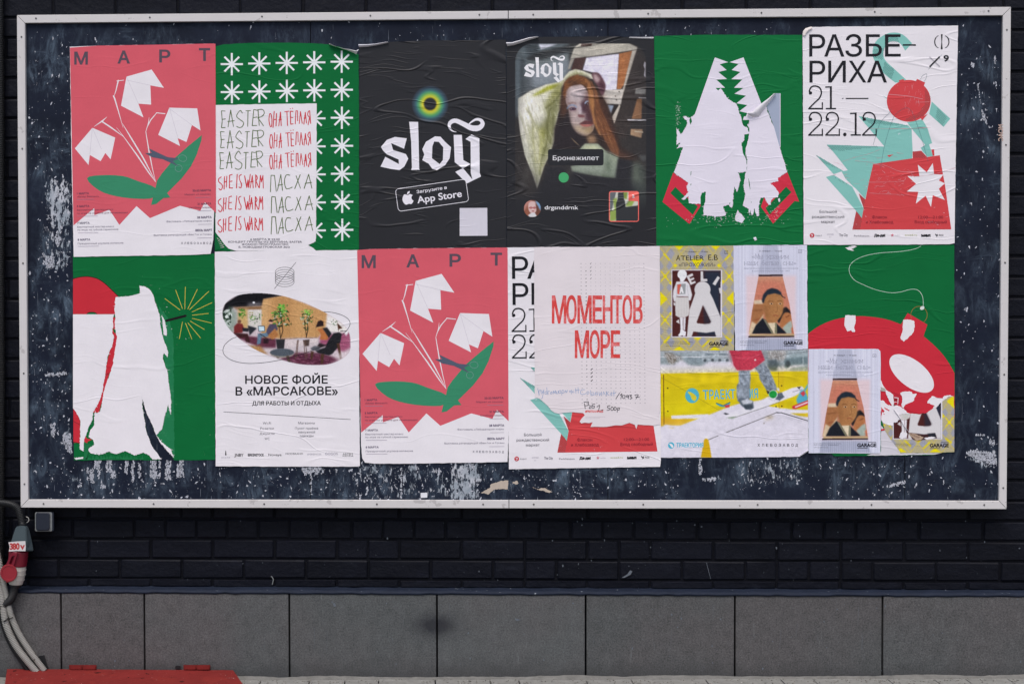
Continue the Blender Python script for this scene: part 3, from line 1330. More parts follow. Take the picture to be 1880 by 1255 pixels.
fl_cont = []
tries = 0
while len(fl_cont) < 1500 and tries < 60000:
    tries += 1
    x, y = rf.uniform(50, 1836), rf.uniform(38, 917)
    if in_sheet(x, y):
        continue
    f, h = wear_at(np.array([x]), np.array([y]))
    if rf.random() > f[0] ** 1.3 * .9:
        continue
    s = .35 + rf.expovariate(1.5)
    s = min(s, 2.4)
    n = rf.randint(5, 9)
    e = rf.uniform(.8, 2.2)
    an = rf.gauss(90, 35)
    ca, sa = math.cos(math.radians(an)), math.sin(math.radians(an))
    pts = []
    for k in range(n):
        a = 2 * math.pi * k / n
        r_ = s * rf.uniform(.35, 1.15)
        u, v = r_ * math.cos(a) * e, r_ * math.sin(a) / e ** .5
        pts.append((x + u * ca - v * sa, y + u * sa + v * ca))
    fl_cont.append(pts)
C = crop(130, 840, 3.547)
for (a, b, c, d) in ((150, 15, 195, 75), (100, 60, 115, 115), (120, 75, 155, 165), (175, 80, 195, 135), (225, 10, 270, 100), (255, 85, 290, 140), (350, 20, 375, 105), (395, 15, 415, 160), (435, 30, 455, 130), (510, 15, 560, 135), (572, 20, 585, 130), (612, 15, 655, 145), (685, 40, 735, 130), (700, 8, 740, 45)):
    ox = rf.uniform(-8, 8)
    pts = [(a + (c - a) * .2, b), (c, b), (c - (c - a) * .15 + ox * .4, (b + d) / 2), (c + ox, d - 8), ((a + c) / 2 + ox, d), (a + ox, d - 12), (a + (c - a) * .1, (b + d) / 2)]
    fl_cont.append(rag(C(pts), 1.0, 1.6, seed=int(a)))
for pts in ([(1500, 68), (1560, 60), (1640, 65), (1600, 110), (1570, 90), (1530, 110)], [(190, 172), (222, 176), (228, 198), (196, 200)], [(35, 175), (75, 178), (50, 192)], [(1555, 60), (1570, 60), (1568, 225), (1562, 225)]):
    fl_cont.append(rag(C(pts), 1.0, 1.8, seed=3))
CL = crop(30, 90, 3.06)
for pts in ([(225, 1040), (250, 1060), (240, 1120), (220, 1090)], [(150, 1200), (200, 1160), (215, 1220), (165, 1230)]):
    fl_cont.append(rag(CL(pts), 1.6, 1.6, seed=9))
CL2 = crop(30, 480, 2.79)
for pts in ([(140, 578), (200, 570), (260, 562), (255, 576), (190, 585), (145, 588)], [(240, 880), (280, 880), (285, 985), (262, 970), (235, 910)], [(175, 830), (200, 825), (195, 905), (180, 890)], [(140, 1150), (160, 1140), (165, 1160)]):
    fl_cont.append(rag(CL2(pts), 1.2, 1.6, seed=4))
CR = crop(1740, 480, 2.614)
for pts in ([(85, 915), (130, 905), (230, 920), (235, 970), (180, 965), (110, 935)], [(120, 830), (180, 828), (175, 838)], [(200, 850), (228, 860), (225, 890), (200, 880)]):
    fl_cont.append(rag(CR(pts), 1.3, 1.5, seed=4))
CR = crop(1740, 0, 2.614)
for pts in ([(105, 303), (130, 303), (120, 330)], [(160, 530), (175, 535), (190, 560), (188, 600), (170, 570)], [(222, 270), (232, 270), (233, 305), (226, 305)], [(229, 385), (236, 390), (233, 435)], [(230, 520), (238, 520), (234, 540)], [(140, 400), (144, 400), (162, 500), (158, 500)]):
    fl_cont.append(rag(CR(pts), .6, 1.5, seed=4))
C2 = crop(640, 840, 3.357)
for pts in ([(395, 30), (420, 30), (432, 70), (415, 72)], [(320, 60), (330, 60), (326, 250), (320, 250)], [(500, 85), (560, 65), (575, 90), (540, 90)], [(735, 30), (770, 35), (780, 75), (765, 80)], [(1615, 125), (1628, 128), (1622, 142)], [(1700, 125), (1720, 140), (1695, 142)]):
    fl_cont.append(rag(C2(pts), .8, 1.5, seed=6))
C3_ = crop(1180, 820, 2.686)
for pts in ([(290, 155), (360, 150), (365, 165), (300, 168)], [(275, 60), (290, 60), (292, 130), (280, 140)], [(1200, 190), (1290, 165), (1300, 180), (1210, 200)], [(1600, 38), (1640, 22), (1690, 45), (1620, 50)]):
    fl_cont.append(rag(C3_(pts), 1.0, 1.5, seed=6))
fl2 = []
for c in fl_cont:
    A = abs(area(c))
    if A < 14:
        fl2.append(c)
        continue
    ca = np.array(c)
    mn_, mx_ = ca.min(0), ca.max(0)
    want = int(A / 2.6)
    k_ = 0
    for _ in range(want * 6):
        if k_ >= want:
            break
        x, y = rf.uniform(mn_[0], mx_[0]), rf.uniform(mn_[1], mx_[1])
        if winding(c, np.array([[x, y]]))[0] == 0:
            continue
        k_ += 1
        s_ = rf.uniform(.5, 1.5)
        e_ = rf.uniform(1.0, 2.6)
        n_ = rf.randint(5, 8)
        sk_ = rf.uniform(-.35, .35)
        pts = []
        for q_ in range(n_):
            a = 2 * math.pi * q_ / n_
            r_ = s_ * rf.uniform(.4, 1.15)
            u, v = r_ * math.cos(a), r_ * math.sin(a) * e_
            pts.append((x + u + v * sk_, y + v))
        fl2.append(pts)
fl_cont = fl2
Vr, Fr = [], []
rk = 0
for c in fl_cont:
    d = .0003 + .00012 * (rk % 4)
    rk += 1
    V, T = fill([c])
    P = Wa(V)
    P[:, 1] = -d
    n = len(Vr)
    Vr += [tuple(p) for p in (P - bl)]
    for t in T:
        a, b, q = (V[i] for i in t[:3])
        s = (b[0] - a[0]) * (q[1] - a[1]) - (b[1] - a[1]) * (q[0] - a[0])
        t = tuple(t) if s < 0 else tuple(t)[::-1]
        Fr.append(tuple(i + n for i in t))
o = mesh_obj('paper_residue', Vr, Fr, M_RES, board)
o['kind'] = 'stuff'
for pts in ([(815, 215), (870, 185), (880, 160), (940, 140), (985, 140), (980, 195), (950, 190), (900, 195), (860, 225)], [(1130, 180), (1160, 190), (1210, 185), (1255, 210), (1240, 215), (1180, 200)], [(1010, 150), (1035, 140), (1050, 155), (1030, 165)]):
    flat('glue_patch', [rag(C2(pts), 1.0, 1.5, seed=2)], M_BEI, board, .0009)
C2b = C2([(444, 215), (485, 214), (485, 244), (445, 246)])
o = sheet('paper_sticker', C2b, simple('white_sticker', (.72, .72, .76), .6), None, .0008)
tag(o, 'tiny blank white square sticker low on the board above the bottom rail', 'sticker')

# ================================================================== POSTERS
WHITE = '#d8d3d7'


def poster(name, outline, hexcol, lvl, label, cat='poster', crease=.25, seed=0, rough=.62, group=None, rg=.35, holes=(), distress=None, wear=0.0, skip=()):
    d = .0010 + lvl * .0009
    cx = sum(p[0] for p in outline) / len(outline)
    cy = sum(p[1] for p in outline) / len(outline)
    e = empty(name, tuple(W(cx, cy)))
    e.location[1] = -d
    tag(e, label, cat, group)
    ol = rag(outline, rg, 6.0, seed=int(cx * 3 + cy), skip=skip)
    sheet('paper_sheet', ol, paper(hexcol, crease, seed, rough, distress=distress, wear=wear), e, d, holes=holes)
    return e, d


def pr(k, d):
    return d + .00010 * k


# ---------------------------------------------------------------- red snowdrop posters (two prints of the same design)
def march(T, outline, lvl, label, seed, bottom):
    e, d = poster('march_poster', outline, WHITE, lvl, label, crease=.10, seed=seed, group='red snowdrop posters')
    RED = paper('#c65561', .10, seed, wear=.0)
    WH = paper(WHITE, .10, seed)
    GR = paper('#35805f', .10, seed)
    GY = paper('#524752', .10, seed)
    GL = paper('#8c7f92', .10, seed)
    top = [p for p in outline if p[1] < sum(q[1] for q in outline) / len(outline)]
    red = T([(27, 84)]) + [outline[i] for i in bottom['topidx']] + T([(825, 63), (828, 990), (766, 930), (742, 978), (630, 950), (466, 1018), (392, 952), (298, 1055), (243, 972), (161, 1002), (160, 963), (46, 1058)])
    flat('red_background', [red], RED, e, pr(1, d))
    text('title_lettering', e, pr(2, d), GY, [('М', *T([(53, 175)])[0], T([(123, 173)])[0][0], 22.3, dict(bold=1.7)), ('А', *T([(291, 169)])[0], T([(353, 168)])[0][0], 22.3, dict(bold=1.7)), ('Р', *T([(519, 163)])[0], T([(575, 162)])[0][0], 22, dict(bold=1.7)), ('Т', *T([(737, 155)])[0], T([(793, 153)])[0][0], 22, dict(bold=1.9))])
    for f in ([(337, 243), (475, 204), (542, 304), (468, 291), (472, 396), (402, 391), (430, 466), (307, 402)], [(572, 413), (725, 417), (743, 538), (696, 508), (666, 601), (618, 580), (630, 623), (511, 562)], [(150, 523), (275, 577), (250, 696), (221, 661), (195, 706), (136, 672), (129, 727), (54, 636)]):
        flat('flower', [T(f)], WH, e, pr(2, d))
    for f in ([(337, 243), (402, 391)], [(337, 262), (470, 291)], [(572, 413), (620, 580)], [(572, 418), (696, 508)], [(150, 523), (136, 672)], [(150, 523), (200, 640)]):
        flat('petal_fold', stroke(T(f), .45, cap=False), paper('#b3a9b6', .1, seed), e, pr(3, d))
    st = []
    for f, w in (([(322, 262), (284, 267)], 1.2), ([(292, 264), (279, 320), (269, 350)], [2.4, 1.6, .6]), ([(265, 348), (272, 362), (295, 440), (318, 522)], [2.2, 2.6, 1.6, .4]), ([(315, 500), (360, 575), (430, 690), (498, 820)], [.6, 2.2, 2.6, .4]),
                 ([(160, 516), (205, 486), (230, 463)], [.6, 2.4, .4]), ([(200, 487), (250, 520), (325, 575)], [2.2, 2.6, .5]), ([(283, 522), (320, 570), (400, 680), (460, 770), (497, 820)], [.4, 1.0, 2.4, 2.0, .4]),
                 ([(548, 446), (501, 441)], 1.5), ([(503, 441), (470, 480), (452, 515), (442, 545)], [1.2, 1.8, 1.4, .5]), ([(461, 465), (458, 495), (443, 545)], [.4, 1.4, .6]), ([(443, 545), (452, 600), (462, 660), (478, 740), (497, 820)], [1.2, 1.6, 2.2, 1.4, .4])):
        st += stroke(T(f), w)
    flat('flower_stems', st, WH, e, pr(2, d))
    flat('leaf', [smooth(T([(120, 800), (195, 783), (315, 787), (400, 815), (497, 853), (485, 905), (400, 912), (280, 898), (185, 865)]), 3, True)], GR, e, pr(3, d))
    flat('leaf', [T([(750, 563), (748, 590), (722, 670), (690, 735), (640, 800), (590, 850), (560, 880), (578, 905), (540, 908), (500, 940), (472, 946), (482, 905), (497, 850), (505, 812), (530, 775), (600, 690), (680, 620)])], GR, e, pr(4, d))
    sc = paper('#4e5666', .10, seed)
    sci = [T([(438, 662), (480, 660), (570, 685), (625, 690), (580, 712), (560, 700), (478, 684)]), T([(460, 636), (500, 655), (575, 690), (622, 735), (540, 697), (470, 655)])]
    flat('scissors_blades', [ccw(c) for c in sci], sc, e, pr(5, d))
    flat('scissors_handles', stroke(ellipse(*T([(645, 690)])[0], 7.6, 6.0, 10, 20), .5, True) + stroke(ellipse(*T([(623, 745)])[0], 6.4, 6.2, 0, 20), .5, True), paper('#7d9096', .1, seed), e, pr(5, d))
    L_, B_ = [], []
    G2 = paper('#6e3f52', .10, seed)

    def ln(s, x0, y, x1, h=3.1, bold=0):
        a, b = T([(x0, y), (x1, y - (x1 - x0) * .018)])
        return (s, a[0], a[1], b[0], h, dict(y1=b[1], bold=bold))
    text('event_text', e, pr(5, d), G2, [ln('1 МАРТА', 66, 888, 131, 3.4, .35), ln('«Базар Винсент»', 66, 905, 186), ln('5 МАРТА', 66, 958, 133, 3.4, .35), ln('Бесплатный мастер-класс', 66, 978, 265), ln('по игре на укулеле для начинающих', 66, 996, 345), ln('22-22 МАРТА', 700, 872, 801, 3.4, .35), ln('Маркет «4 сезона»', 656, 893, 800), ln('21 МАРТА', 727, 945, 802, 3.4, .35), ln('Свободу марки', 678, 965, 802)])
    text('event_text', e, pr(5, d), paper('#6b6475', .10, seed), [ln('7 МАРТА', 68, 1050, 135, 3.4, .35), ln('Бесплатный мастер-класс', 68, 1071, 270), ln('по игре на губной гармонике', 68, 1087, 293), ln('8 МАРТА', 70, 1141, 138, 3.4, .35), ln('Праздничный укулеле-интенсив', 70, 1162, 320), ln('28 МАРТА', 725, 1019, 804, 3.6, .5), ln('Фестиваль «Лаборатория кофе»', 556, 1041, 804), ln('ВЕСЬ МАРТ', 716, 1090, 806, 3.6, .5), ln('Выставка репродукций «Ван Гог и Гоген»', 487, 1116, 806)])
    hb = []
    for i, ch in enumerate('ХЛЕБОЗАВОД'):
        x = 637 + i * 17.3
        hb.append(ln(ch, x, 1160, x + 9.5, 3.6, .1))
    text('venue_lettering', e, pr(5, d), paper('#57515f', .10, seed), hb)
    fine = []
    for y, x0, x1 in ((916, 66, 160), (1008, 66, 180), (905, 715, 800), (978, 727, 802), (1052, 730, 804), (1127, 725, 805), (1099, 70, 183), (1173, 71, 185)):
        fine += stroke(T([(x0, y), (x1, y - (x1 - x0) * .018)]), .55, cap=False)
    flat('fine_print', fine, GL, e, pr(5, d))['kind'] = 'stuff'
    return e, d


C1 = crop(120, 60, 2.989)
D3 = crop(650, 440, 2.917)
march(C1, [(128.8, 88), (128.3, 86.5), (180, 84.5), (300, 82.5), (389, 80.6), (396, 85.5), (395.5, 300), (392, 440), (387, 466), (350, 468), (200, 470.3), (135.8, 471.5), (132, 300)], 3,
      'red paper poster with white snowdrops in the upper row, top left of the board', 3, dict(topidx=[2, 3, 4]))
aff = affine3([(53, 175), (792, 88), (47, 1055), (828, 990)], D3([(46, 150), (787, 70), (38, 1028), (830, 970)]))
march(aff, D3([(23, 55), (100, 50), (400, 46), (815, 42), (820, 300), (830, 970), (822, 1188), (600, 1192), (300, 1197), (120, 1197), (60, 1192), (45, 1170), (38, 1100), (30, 500)]), 3.2,
      'red paper poster with white snowdrops in the lower row under the black eclipse poster', 11, dict(topidx=[0, 1, 2, 3]))

# ---------------------------------------------------------------- green star poster
C2 = crop(390, 60, 2.989)
e, d = poster('star_pattern_poster', C2([(14, 78), (60, 66), (200, 58), (420, 56), (560, 60), (640, 66), (700, 80), (770, 105), (802, 122), (805, 500), (804, 1192), (400, 1196), (14, 1198), (12, 600)]), '#075f30', 1,
              'green poster printed with rows of white stars behind the handwritten paper notice', crease=.35, seed=5)
W2 = paper('#d9dbe0', .35, 5)
for r_ in range(7):
    for c_ in range(5):
        x = 107 + c_ * 150.7 + r_ * .5
        y = 174 - c_ * 3.3 + r_ * 153.5
        if r_ > 1 and c_ < 3:
            continue
        R0 = 61
        (cx, cy), = C2([(x, y)])
        k = []
        for a in range(0, 180, 45):
            L = R0 / 2.989 * (1.0 if a % 90 == 0 else .93)
            ca, sa = math.cos(math.radians(a)), math.sin(math.radians(a))
            k += stroke([(cx - L * ca, cy - L * sa), (cx + L * ca, cy + L * sa)], 3.5, cap=False)
        flat('printed_star', k, W2, e, pr(1, d))
# rolled corner of the paper
BACK = paper('#c9c6cf', .2, 5)


def curl(parent, pts, d, lift, mat, name='curled_corner'):
    """pts: list of (edge point, tip point) pairs along the fold; the flap bends away from the board"""
    V, Fs = [], []
    n = 7
    for (a, b) in pts:
        for k in range(n):
            t = k / (n - 1)
            x, y = a[0] + (b[0] - a[0]) * t, a[1] + (b[1] - a[1]) * t
            p = W(x, y)
            V.append((p[0], -d - .0006 - lift * math.sin(t * math.pi * .62), p[2]))
    m_ = len(pts)
    for i in range(m_ - 1):
        for k in range(n - 1):
            a = i * n + k
            Fs.append((a, a + 1, a + n + 1, a + n))
    V = np.array(V) - (np.array(parent.location) if parent is not None else 0)
    return mesh_obj(name, V, Fs, mat, parent, True)


q = C2([(640, 64), (665, 78), (720, 92), (768, 104), (806, 98), (800, 112), (792, 121)])
curl(e, [(C2([(640, 66)])[0], C2([(645, 64)])[0]), (C2([(690, 82)])[0], C2([(700, 88)])[0]), (C2([(740, 98)])[0], C2([(756, 96)])[0]), (C2([(775, 112)])[0], C2([(790, 104)])[0]), (C2([(790, 122)])[0], C2([(806, 96)])[0])], d, .014, paper('#dcd9e0', .1, 1))

# ---------------------------------------------------------------- handwritten sheet
e, d = poster('handwritten_notice', C2([(16, 398), (300, 393), (573, 389), (572, 700), (569, 1130), (560, 1150), (525, 1166), (552, 1180), (569, 1196), (400, 1197), (130, 1197), (90, 1185), (70, 1165), (30, 1112), (18, 1095), (16, 700)]), WHITE, 2.2,
              'white paper with handwritten green and red words pasted over the green star poster', 'poster', crease=.16, seed=7)
EA, EB = crop(390, 190, 8.965), crop(390, 320, 8.655)
GRN, REDH = paper('#55653f', .16, 7), paper('#bf3640', .16, 7)
let_easter = [[[(210, 138), (150, 135), (165, 290), (155, 385), (160, 392), (215, 388)], [(160, 265), (215, 258)]], [[(262, 385), (310, 120), (350, 380)], [(260, 300), (365, 290)]], [['s', (492, 158), (455, 118), (400, 205), (450, 260), (515, 310), (500, 372), (455, 393), (405, 375)]],
              [[(552, 130), (625, 128)], [(585, 130), (583, 370)]], [[(740, 130), (680, 120), (660, 362), (735, 360)], [(670, 242), (740, 232)]], [[(755, 120), (775, 350)], ['s', (750, 118), (830, 115), (858, 165), (820, 215), (755, 235)], [(755, 240), (845, 355)]]]
let_ona = [[['s', (945, 170), (930, 275), (950, 380), (975, 375), (985, 270), (970, 175), (945, 170)]], [[(1015, 130), (1000, 395)], [(1060, 165), (1055, 370)], [(1005, 270), (1060, 258)]], [[(1090, 380), (1120, 140), (1135, 375)], [(1090, 275), (1140, 265)]], [[(1190, 140), (1270, 130)], [(1230, 135), (1245, 365)]],
           [[(1335, 140), (1285, 135), (1290, 355), (1335, 350)], [(1285, 240), (1330, 245)], [(1284, 92), (1287, 95)], [(1328, 86), (1331, 89)]], [[(1368, 340), (1375, 130), (1405, 130), (1412, 290)]], [[(1430, 330), (1455, 130), (1485, 325)]], [[(1500, 350), (1530, 150), (1550, 330)], [(1505, 250), (1545, 245)]],
           [['s', (1605, 235), (1565, 190), (1580, 135), (1603, 125)], [(1603, 125), (1620, 325)], [(1600, 240), (1572, 350)]]]
let_she = [[['s', (148, 48), (105, 75), (105, 120), (165, 170), (160, 225), (130, 242), (105, 220)]], [[(190, 40), (185, 240)], [(232, 35), (225, 210)], [(190, 125), (228, 118)]], [[(320, 10), (275, 20), (268, 215), (325, 215)], [(270, 115), (320, 110)]], [[(400, 0), (382, 215)]], [['s', (465, 5), (425, 30), (440, 100), (466, 150), (455, 203), (420, 195)]],
           [[(510, 30), (548, 215), (570, 95), (580, 215), (612, 5)]], [[(600, 210), (640, 20), (655, 210)], [(605, 120), (655, 110)]], [[(690, 15), (685, 210)], ['s', (690, 15), (718, 60), (690, 110)], [(690, 110), (740, 210)]], [[(748, 210), (765, 20), (785, 120), (810, 20), (820, 215)]]]
let_pas = [[[(925, 275), (935, 10), (990, 12), (1018, 268)]], [[(1035, 262), (1095, 5), (1115, 260)], [(1045, 180), (1120, 165)]], [['s', (1230, 25), (1170, 25), (1145, 120), (1170, 225), (1220, 232), (1270, 210)]], [[(1330, 25), (1400, 220)], [(1395, 10), (1310, 225)]], [[(1462, 215), (1530, 0), (1585, 215)], [(1475, 140), (1580, 125)]]]
rh = random.Random(12)


def hand(letters, T, dx, dy, w, mat, name, scx=1.0, scy=1.0):
    cons = []
    for L in letters:
        jx, jy, js = rh.uniform(-4, 4), rh.uniform(-7, 7), rh.uniform(.96, 1.05)
        allp = [p for s_ in L for p in s_ if p != 's']
        cx = sum(p[0] for p in allp) / len(allp)
        cy = sum(p[1] for p in allp) / len(allp)
        sk = rh.uniform(-.025, .025)
        for s_ in L:
            pts = [p for p in s_ if p != 's']
            pts = [(cx + (p[0] - cx) * scx + (p[1] - cy) * sk + dx + jx, cy + (p[1] - cy) * js * scy + dy + jy) for p in pts]
            if s_[0] == 's':
                pts = smooth(pts, 5)
            pts = T(pts)
            cons += stroke(pts, [w * rh.uniform(.85, 1.15) for _ in pts])
    return flat(name, cons, mat, e, pr(1, d))


for k in range(3):
    hand(let_easter, EA, -12 * (k > 0) - 18 * (k > 1), 342 * k, 1.6, GRN, 'handwritten_word', 1.0, 1.06)
    hand(let_ona, EA, 8 * (k > 0), [0, 348, 690][k], 1.75, REDH, 'handwritten_word', .88, .98)
    hand(let_she, EB, [0, -8, -10][k], [0, 345, 672][k], 1.8, REDH, 'handwritten_word', .88, 1.02)
    hand(let_pas, EB, [0, 12, 14][k], [0, 345, 675][k], 1.6, GRN, 'handwritten_word')
fn = paper('#45404f', .16, 7)


def tl(T, s, x0, y, x1, h, bold=0, tilt=0.0):
    a, b = T([(x0, y), (x1, y + tilt * (x1 - x0))])
    return (s, a[0], a[1], b[0], h, dict(y1=b[1], bold=bold))


text('concert_text', e, pr(1, d), fn, [tl(EB, '6 МАРТА В 22:00', 605, 1048, 1072, 3.4, .25), tl(EB, 'КОНЦЕРТ ГРУППЫ ИЗ БЕРЛИНА: EASTER', 253, 1088, 1425, 3.4, .25), tl(EB, 'ФЛАКОН ПРОСТРАНСТВО', 472, 1127, 1205, 3.4, .25), tl(EB, 'Б. НОВОДМИТРОВСКАЯ 36/2', 420, 1170, 1230, 3.4, .25)])
# shreds of an older sheet below it
flat('torn_shreds', [rag(EB([(50, 985), (75, 980), (130, 1050), (190, 1150), (160, 1190), (40, 1195), (40, 1100)]), 1.3, 1.5, seed=3)], paper('#0d5d33', .3, 7), e, -0 + d - .0004 + .0007)
cs = []
for a, b in (((75, 1005), (95, 1030)), ((90, 1060), (120, 1045)), ((100, 1085), (140, 1075)), ((110, 1110), (150, 1100)), ((120, 1140), (175, 1125)), ((130, 1165), (185, 1155))):
    cs += stroke(EB([a, b]), [.3, 1.2])
flat('torn_shreds', cs, paper('#c4c3bd', .3, 7), e, pr(6, d))

# ---------------------------------------------------------------- black eclipse poster
C3 = crop(650, 60, 2.9897)
H3 = crop(650, 320, 6.483)
e, d = poster('eclipse_poster', C3([(30, 72), (120, 68), (200, 52), (400, 44), (600, 44), (833, 40), (836, 600), (836, 1180), (500, 1183), (28, 1192), (30, 700)]), '#212125', 2,
              'black wrinkled poster with a glowing green and yellow eclipse and large blackletter word', crease=1.0, seed=1, rough=.5)
BLK = 1.0
SW = paper('#d9d5de', BLK, 1, .5)
p = Paint(*C3([(310, 285)])[0], *C3([(525, 495)])[0], .8, '#212125')
cx, cy = C3([(418, 393)])[0]
rr_ = np.hypot(p.X - cx, p.Y - cy) * 2.9897
stops = [(0, '#222327'), (30, '#222327'), (34, '#6f6a22'), (40, '#bdb42e'), (50, '#9cb040'), (60, '#5d9a55'), (70, '#3f7d68'), (80, '#35565f'), (92, '#2f3b48'), (105, '#212125'), (200, '#212125')]
for ch in range(3):
    p.img[..., ch] = np.interp(rr_, [s[0] for s in stops], [Paint.c(s[1])[ch] for s in stops])
p.build('eclipse_print', e, pr(1, d), paper('#000000', BLK, 1, .5, attr=True), keep=[ellipse(cx, cy, 34)])
b_s = [(290, 581), (225, 573), (180, 590), (148, 628), (160, 648), (180, 668), (245, 697), (247, 722), (172, 682), (146, 736), (200, 748), (250, 755), (276, 736), (298, 692), (285, 667), (215, 645), (204, 607), (275, 638)]
b_l = [(303, 490), (352, 491), (355, 600), (358, 750), (362, 754), (314, 754), (318, 740), (314, 600)]
b_o = [(375, 640), (395, 600), (445, 570), (475, 572), (500, 600), (533, 630), (530, 650), (525, 690), (500, 728), (455, 755), (430, 748), (410, 720), (375, 700), (386, 670)]
b_oh = [(440, 598), (430, 625), (428, 690), (470, 722), (488, 700), (490, 630), (465, 600)]
b_y1 = [(547, 562), (592, 562), (600, 700), (640, 722), (597, 746), (553, 712)]
b_y2 = [(612, 585), (645, 560), (688, 580), (690, 770), (697, 790), (620, 828), (556, 765), (598, 744), (650, 806), (641, 770), (640, 600)]
swc = smooth([(562, 546), (540, 540), (524, 520), (528, 496), (556, 484), (600, 502), (645, 524), (685, 524), (706, 502), (694, 480), (668, 478), (640, 495), (625, 510)], 5)
sww = np.interp(np.arange(len(swc)) / (len(swc) - 1), [0, .1, .25, .4, .55, .65, .75, .85, 1], [2, 8, 22, 26, 32, 24, 18, 12, 3])


def blackletter(T, sc, mat, off=0):
    flat('blackletter_glyph', [T(b_s)], mat, e, pr(1 + off, d))
    flat('blackletter_glyph', [T(b_l)], mat, e, pr(1 + off, d))
    flat('blackletter_glyph', [T(b_o)], mat, e, pr(1 + off, d), holes=[T(b_oh)])
    flat('blackletter_glyph', [T(b_y1), T(b_y2)][:1], mat, e, pr(1 + off, d))
    flat('blackletter_glyph', [T(b_y2)], mat, e, pr(2 + off, d))
    flat('blackletter_breve', stroke(T(swc), [w * sc for w in sww]), mat, e, pr(2 + off, d))


blackletter(C3, 1 / 2.9897, SW)
# store badge
bad = roundrect(0, 0, 845, 268, 40)
ang = math.radians(-8.2)
bt = lambda c: H3([(492 + p[0] * math.cos(ang) - p[1] * math.sin(ang), 178 + p[0] * math.sin(ang) + p[1] * math.cos(ang)) for p in c])
flat('badge_ground', [bt(bad)], paper('#232328', BLK, 1, .5), e, pr(4, d))
flat('badge_outline', stroke(bt(bad), 1.0, True), SW, e, pr(5, d))
apple = smooth([(640, 248), (600, 240), (578, 285), (582, 320), (605, 355), (628, 362), (655, 352), (685, 354), (708, 318), (690, 300), (684, 272), (697, 248), (665, 236)], 4, True)
flat('apple_emblem', [H3(apple)], SW, e, pr(5, d))
flat('apple_emblem', [H3(smooth([(633, 240), (637, 215), (661, 199), (660, 222)], 3, True))], SW, e, pr(5, d))
text('badge_lettering', e, pr(5, d), SW, [tl(H3, 'Загрузите в', 748, 228, 1106, 5.6, .25, -.150), tl(H3, 'App Store', 760, 345, 1284, 12.0, .6, -.150)])
flat('blank_square', [H3([(1258, 402), (1586, 400), (1588, 731), (1258, 733)])], paper('#c6c2cb', BLK, 1, .5), e, pr(1, d))
curl(e, [(C3([(28, 82)])[0], C3([(26, 68)])[0]), (C3([(80, 78)])[0], C3([(75, 68)])[0]), (C3([(130, 70)])[0], C3([(125, 64)])[0]), (C3([(190, 56)])[0], C3([(185, 53)])[0])], d, .009, paper('#d8d4dc', .1, 1))

# ---------------------------------------------------------------- black portrait poster
C4 = crop(920, 50, 2.9897)
H4 = crop(930, 70, 6.963)
e, d = poster('portrait_poster', C4([(30, 100), (70, 92), (180, 56), (300, 54), (600, 52), (838, 62), (848, 500), (852, 1200), (500, 1204), (32, 1213), (32, 700)]), '#202024', 2.6,
              'black wrinkled poster with a photograph of a red haired woman raising one arm', crease=1.0, seed=2, rough=.5)
p = Paint(*H4([(95, 55)])[0], *H4([(1810, 2260)])[0], .85, '#202024', H4)
P_ = p.poly
photo = p.mask([H4(roundrect(110, 72, 1785, 2300, 230, 8))])
P_([(0, 0), (1900, 0), (1900, 2400), (0, 2400)], '#34302f', clip=photo)
P_([(100, 60), (810, 60), (805, 400), (740, 560), (300, 660), (150, 760), (115, 1050)], '#5b6468', 4, clip=photo)
P_([(240, 60), (420, 60), (400, 230), (250, 230)], '#3c4246', 3, clip=photo)
P_([(410, 82), (650, 80), (440, 152)], '#b9b9c4', 1)
P_([(250, 250), (420, 175), (810, 90), (810, 190), (420, 310), (260, 290)], '#2f3133', 2)
P_([(260, 320), (430, 290), (800, 190), (800, 300), (260, 380)], '#59605f', 3)
P_([(240, 640), (260, 420), (500, 330), (800, 210), (800, 400), (720, 560), (500, 620)], '#8a8f96', 8, .75)
P_([(230, 520), (300, 400), (330, 620), (190, 720)], '#474b4e', 4, .8)
P_([(110, 300), (175, 250), (165, 1000), (115, 1020)], '#6e7d85', 3, .7)
P_([(175, 250), (235, 230), (225, 700), (170, 740)], '#34393c', 3, .7)
P_([(810, 60), (950, 60), (860, 260), (800, 300)], '#2e2f2f', 2)
# timber structure
P_([(865, 128), (935, 72), (1560, 68), (1672, 120), (1664, 152), (1240, 215), (815, 268)], '#aaa498', .8)
P_([(865, 128), (1100, 120), (1240, 215), (815, 268)], '#8f8b82', 5, .5)
P_([(960, 72), (1102, 72), (1080, 105), (945, 112)], '#41302c', .8)
P_([(870, 262), (1022, 250), (965, 410), (825, 410)], '#44312e', .8)
P_([(820, 270), (868, 262), (808, 402), (782, 402)], '#958f86', .8)
P_([(1020, 255), (1440, 205), (1408, 665), (1262, 668), (1180, 460), (975, 412)], '#cdc8d6', .8)
P_([(1440, 202), (1612, 165), (1500, 600), (1460, 655), (1408, 655), (1425, 430)], '#9a6440', .8)
for y in (300, 420, 520, 600):
    p.line([(1430, y), (1560, y - 25)], .9, '#b88860', .5, .6)
P_([(1605, 165), (1667, 152), (1480, 760), (1375, 1095), (1348, 1010), (1430, 860), (1500, 600)], '#b3aa9e', .8)
P_([(1668, 150), (1790, 300), (1790, 640), (1640, 960), (1520, 1300), (1420, 1250), (1375, 1100)], '#3a3331', 1.5)
P_([(1230, 672), (1490, 655), (1462, 852), (1280, 842), (1215, 740)], '#b3aca4', .8)
for (x, y) in ((1440, 688), (1392, 745), (1405, 792)):
    p.ell(x, y, 10, 8, '#4a403a', .4)
P_([(1285, 850), (1440, 855), (1360, 1040), (1330, 960)], '#2c2624', 1)
P_([(1290, 855), (1370, 865), (1330, 970)], '#8b97a6', 1)
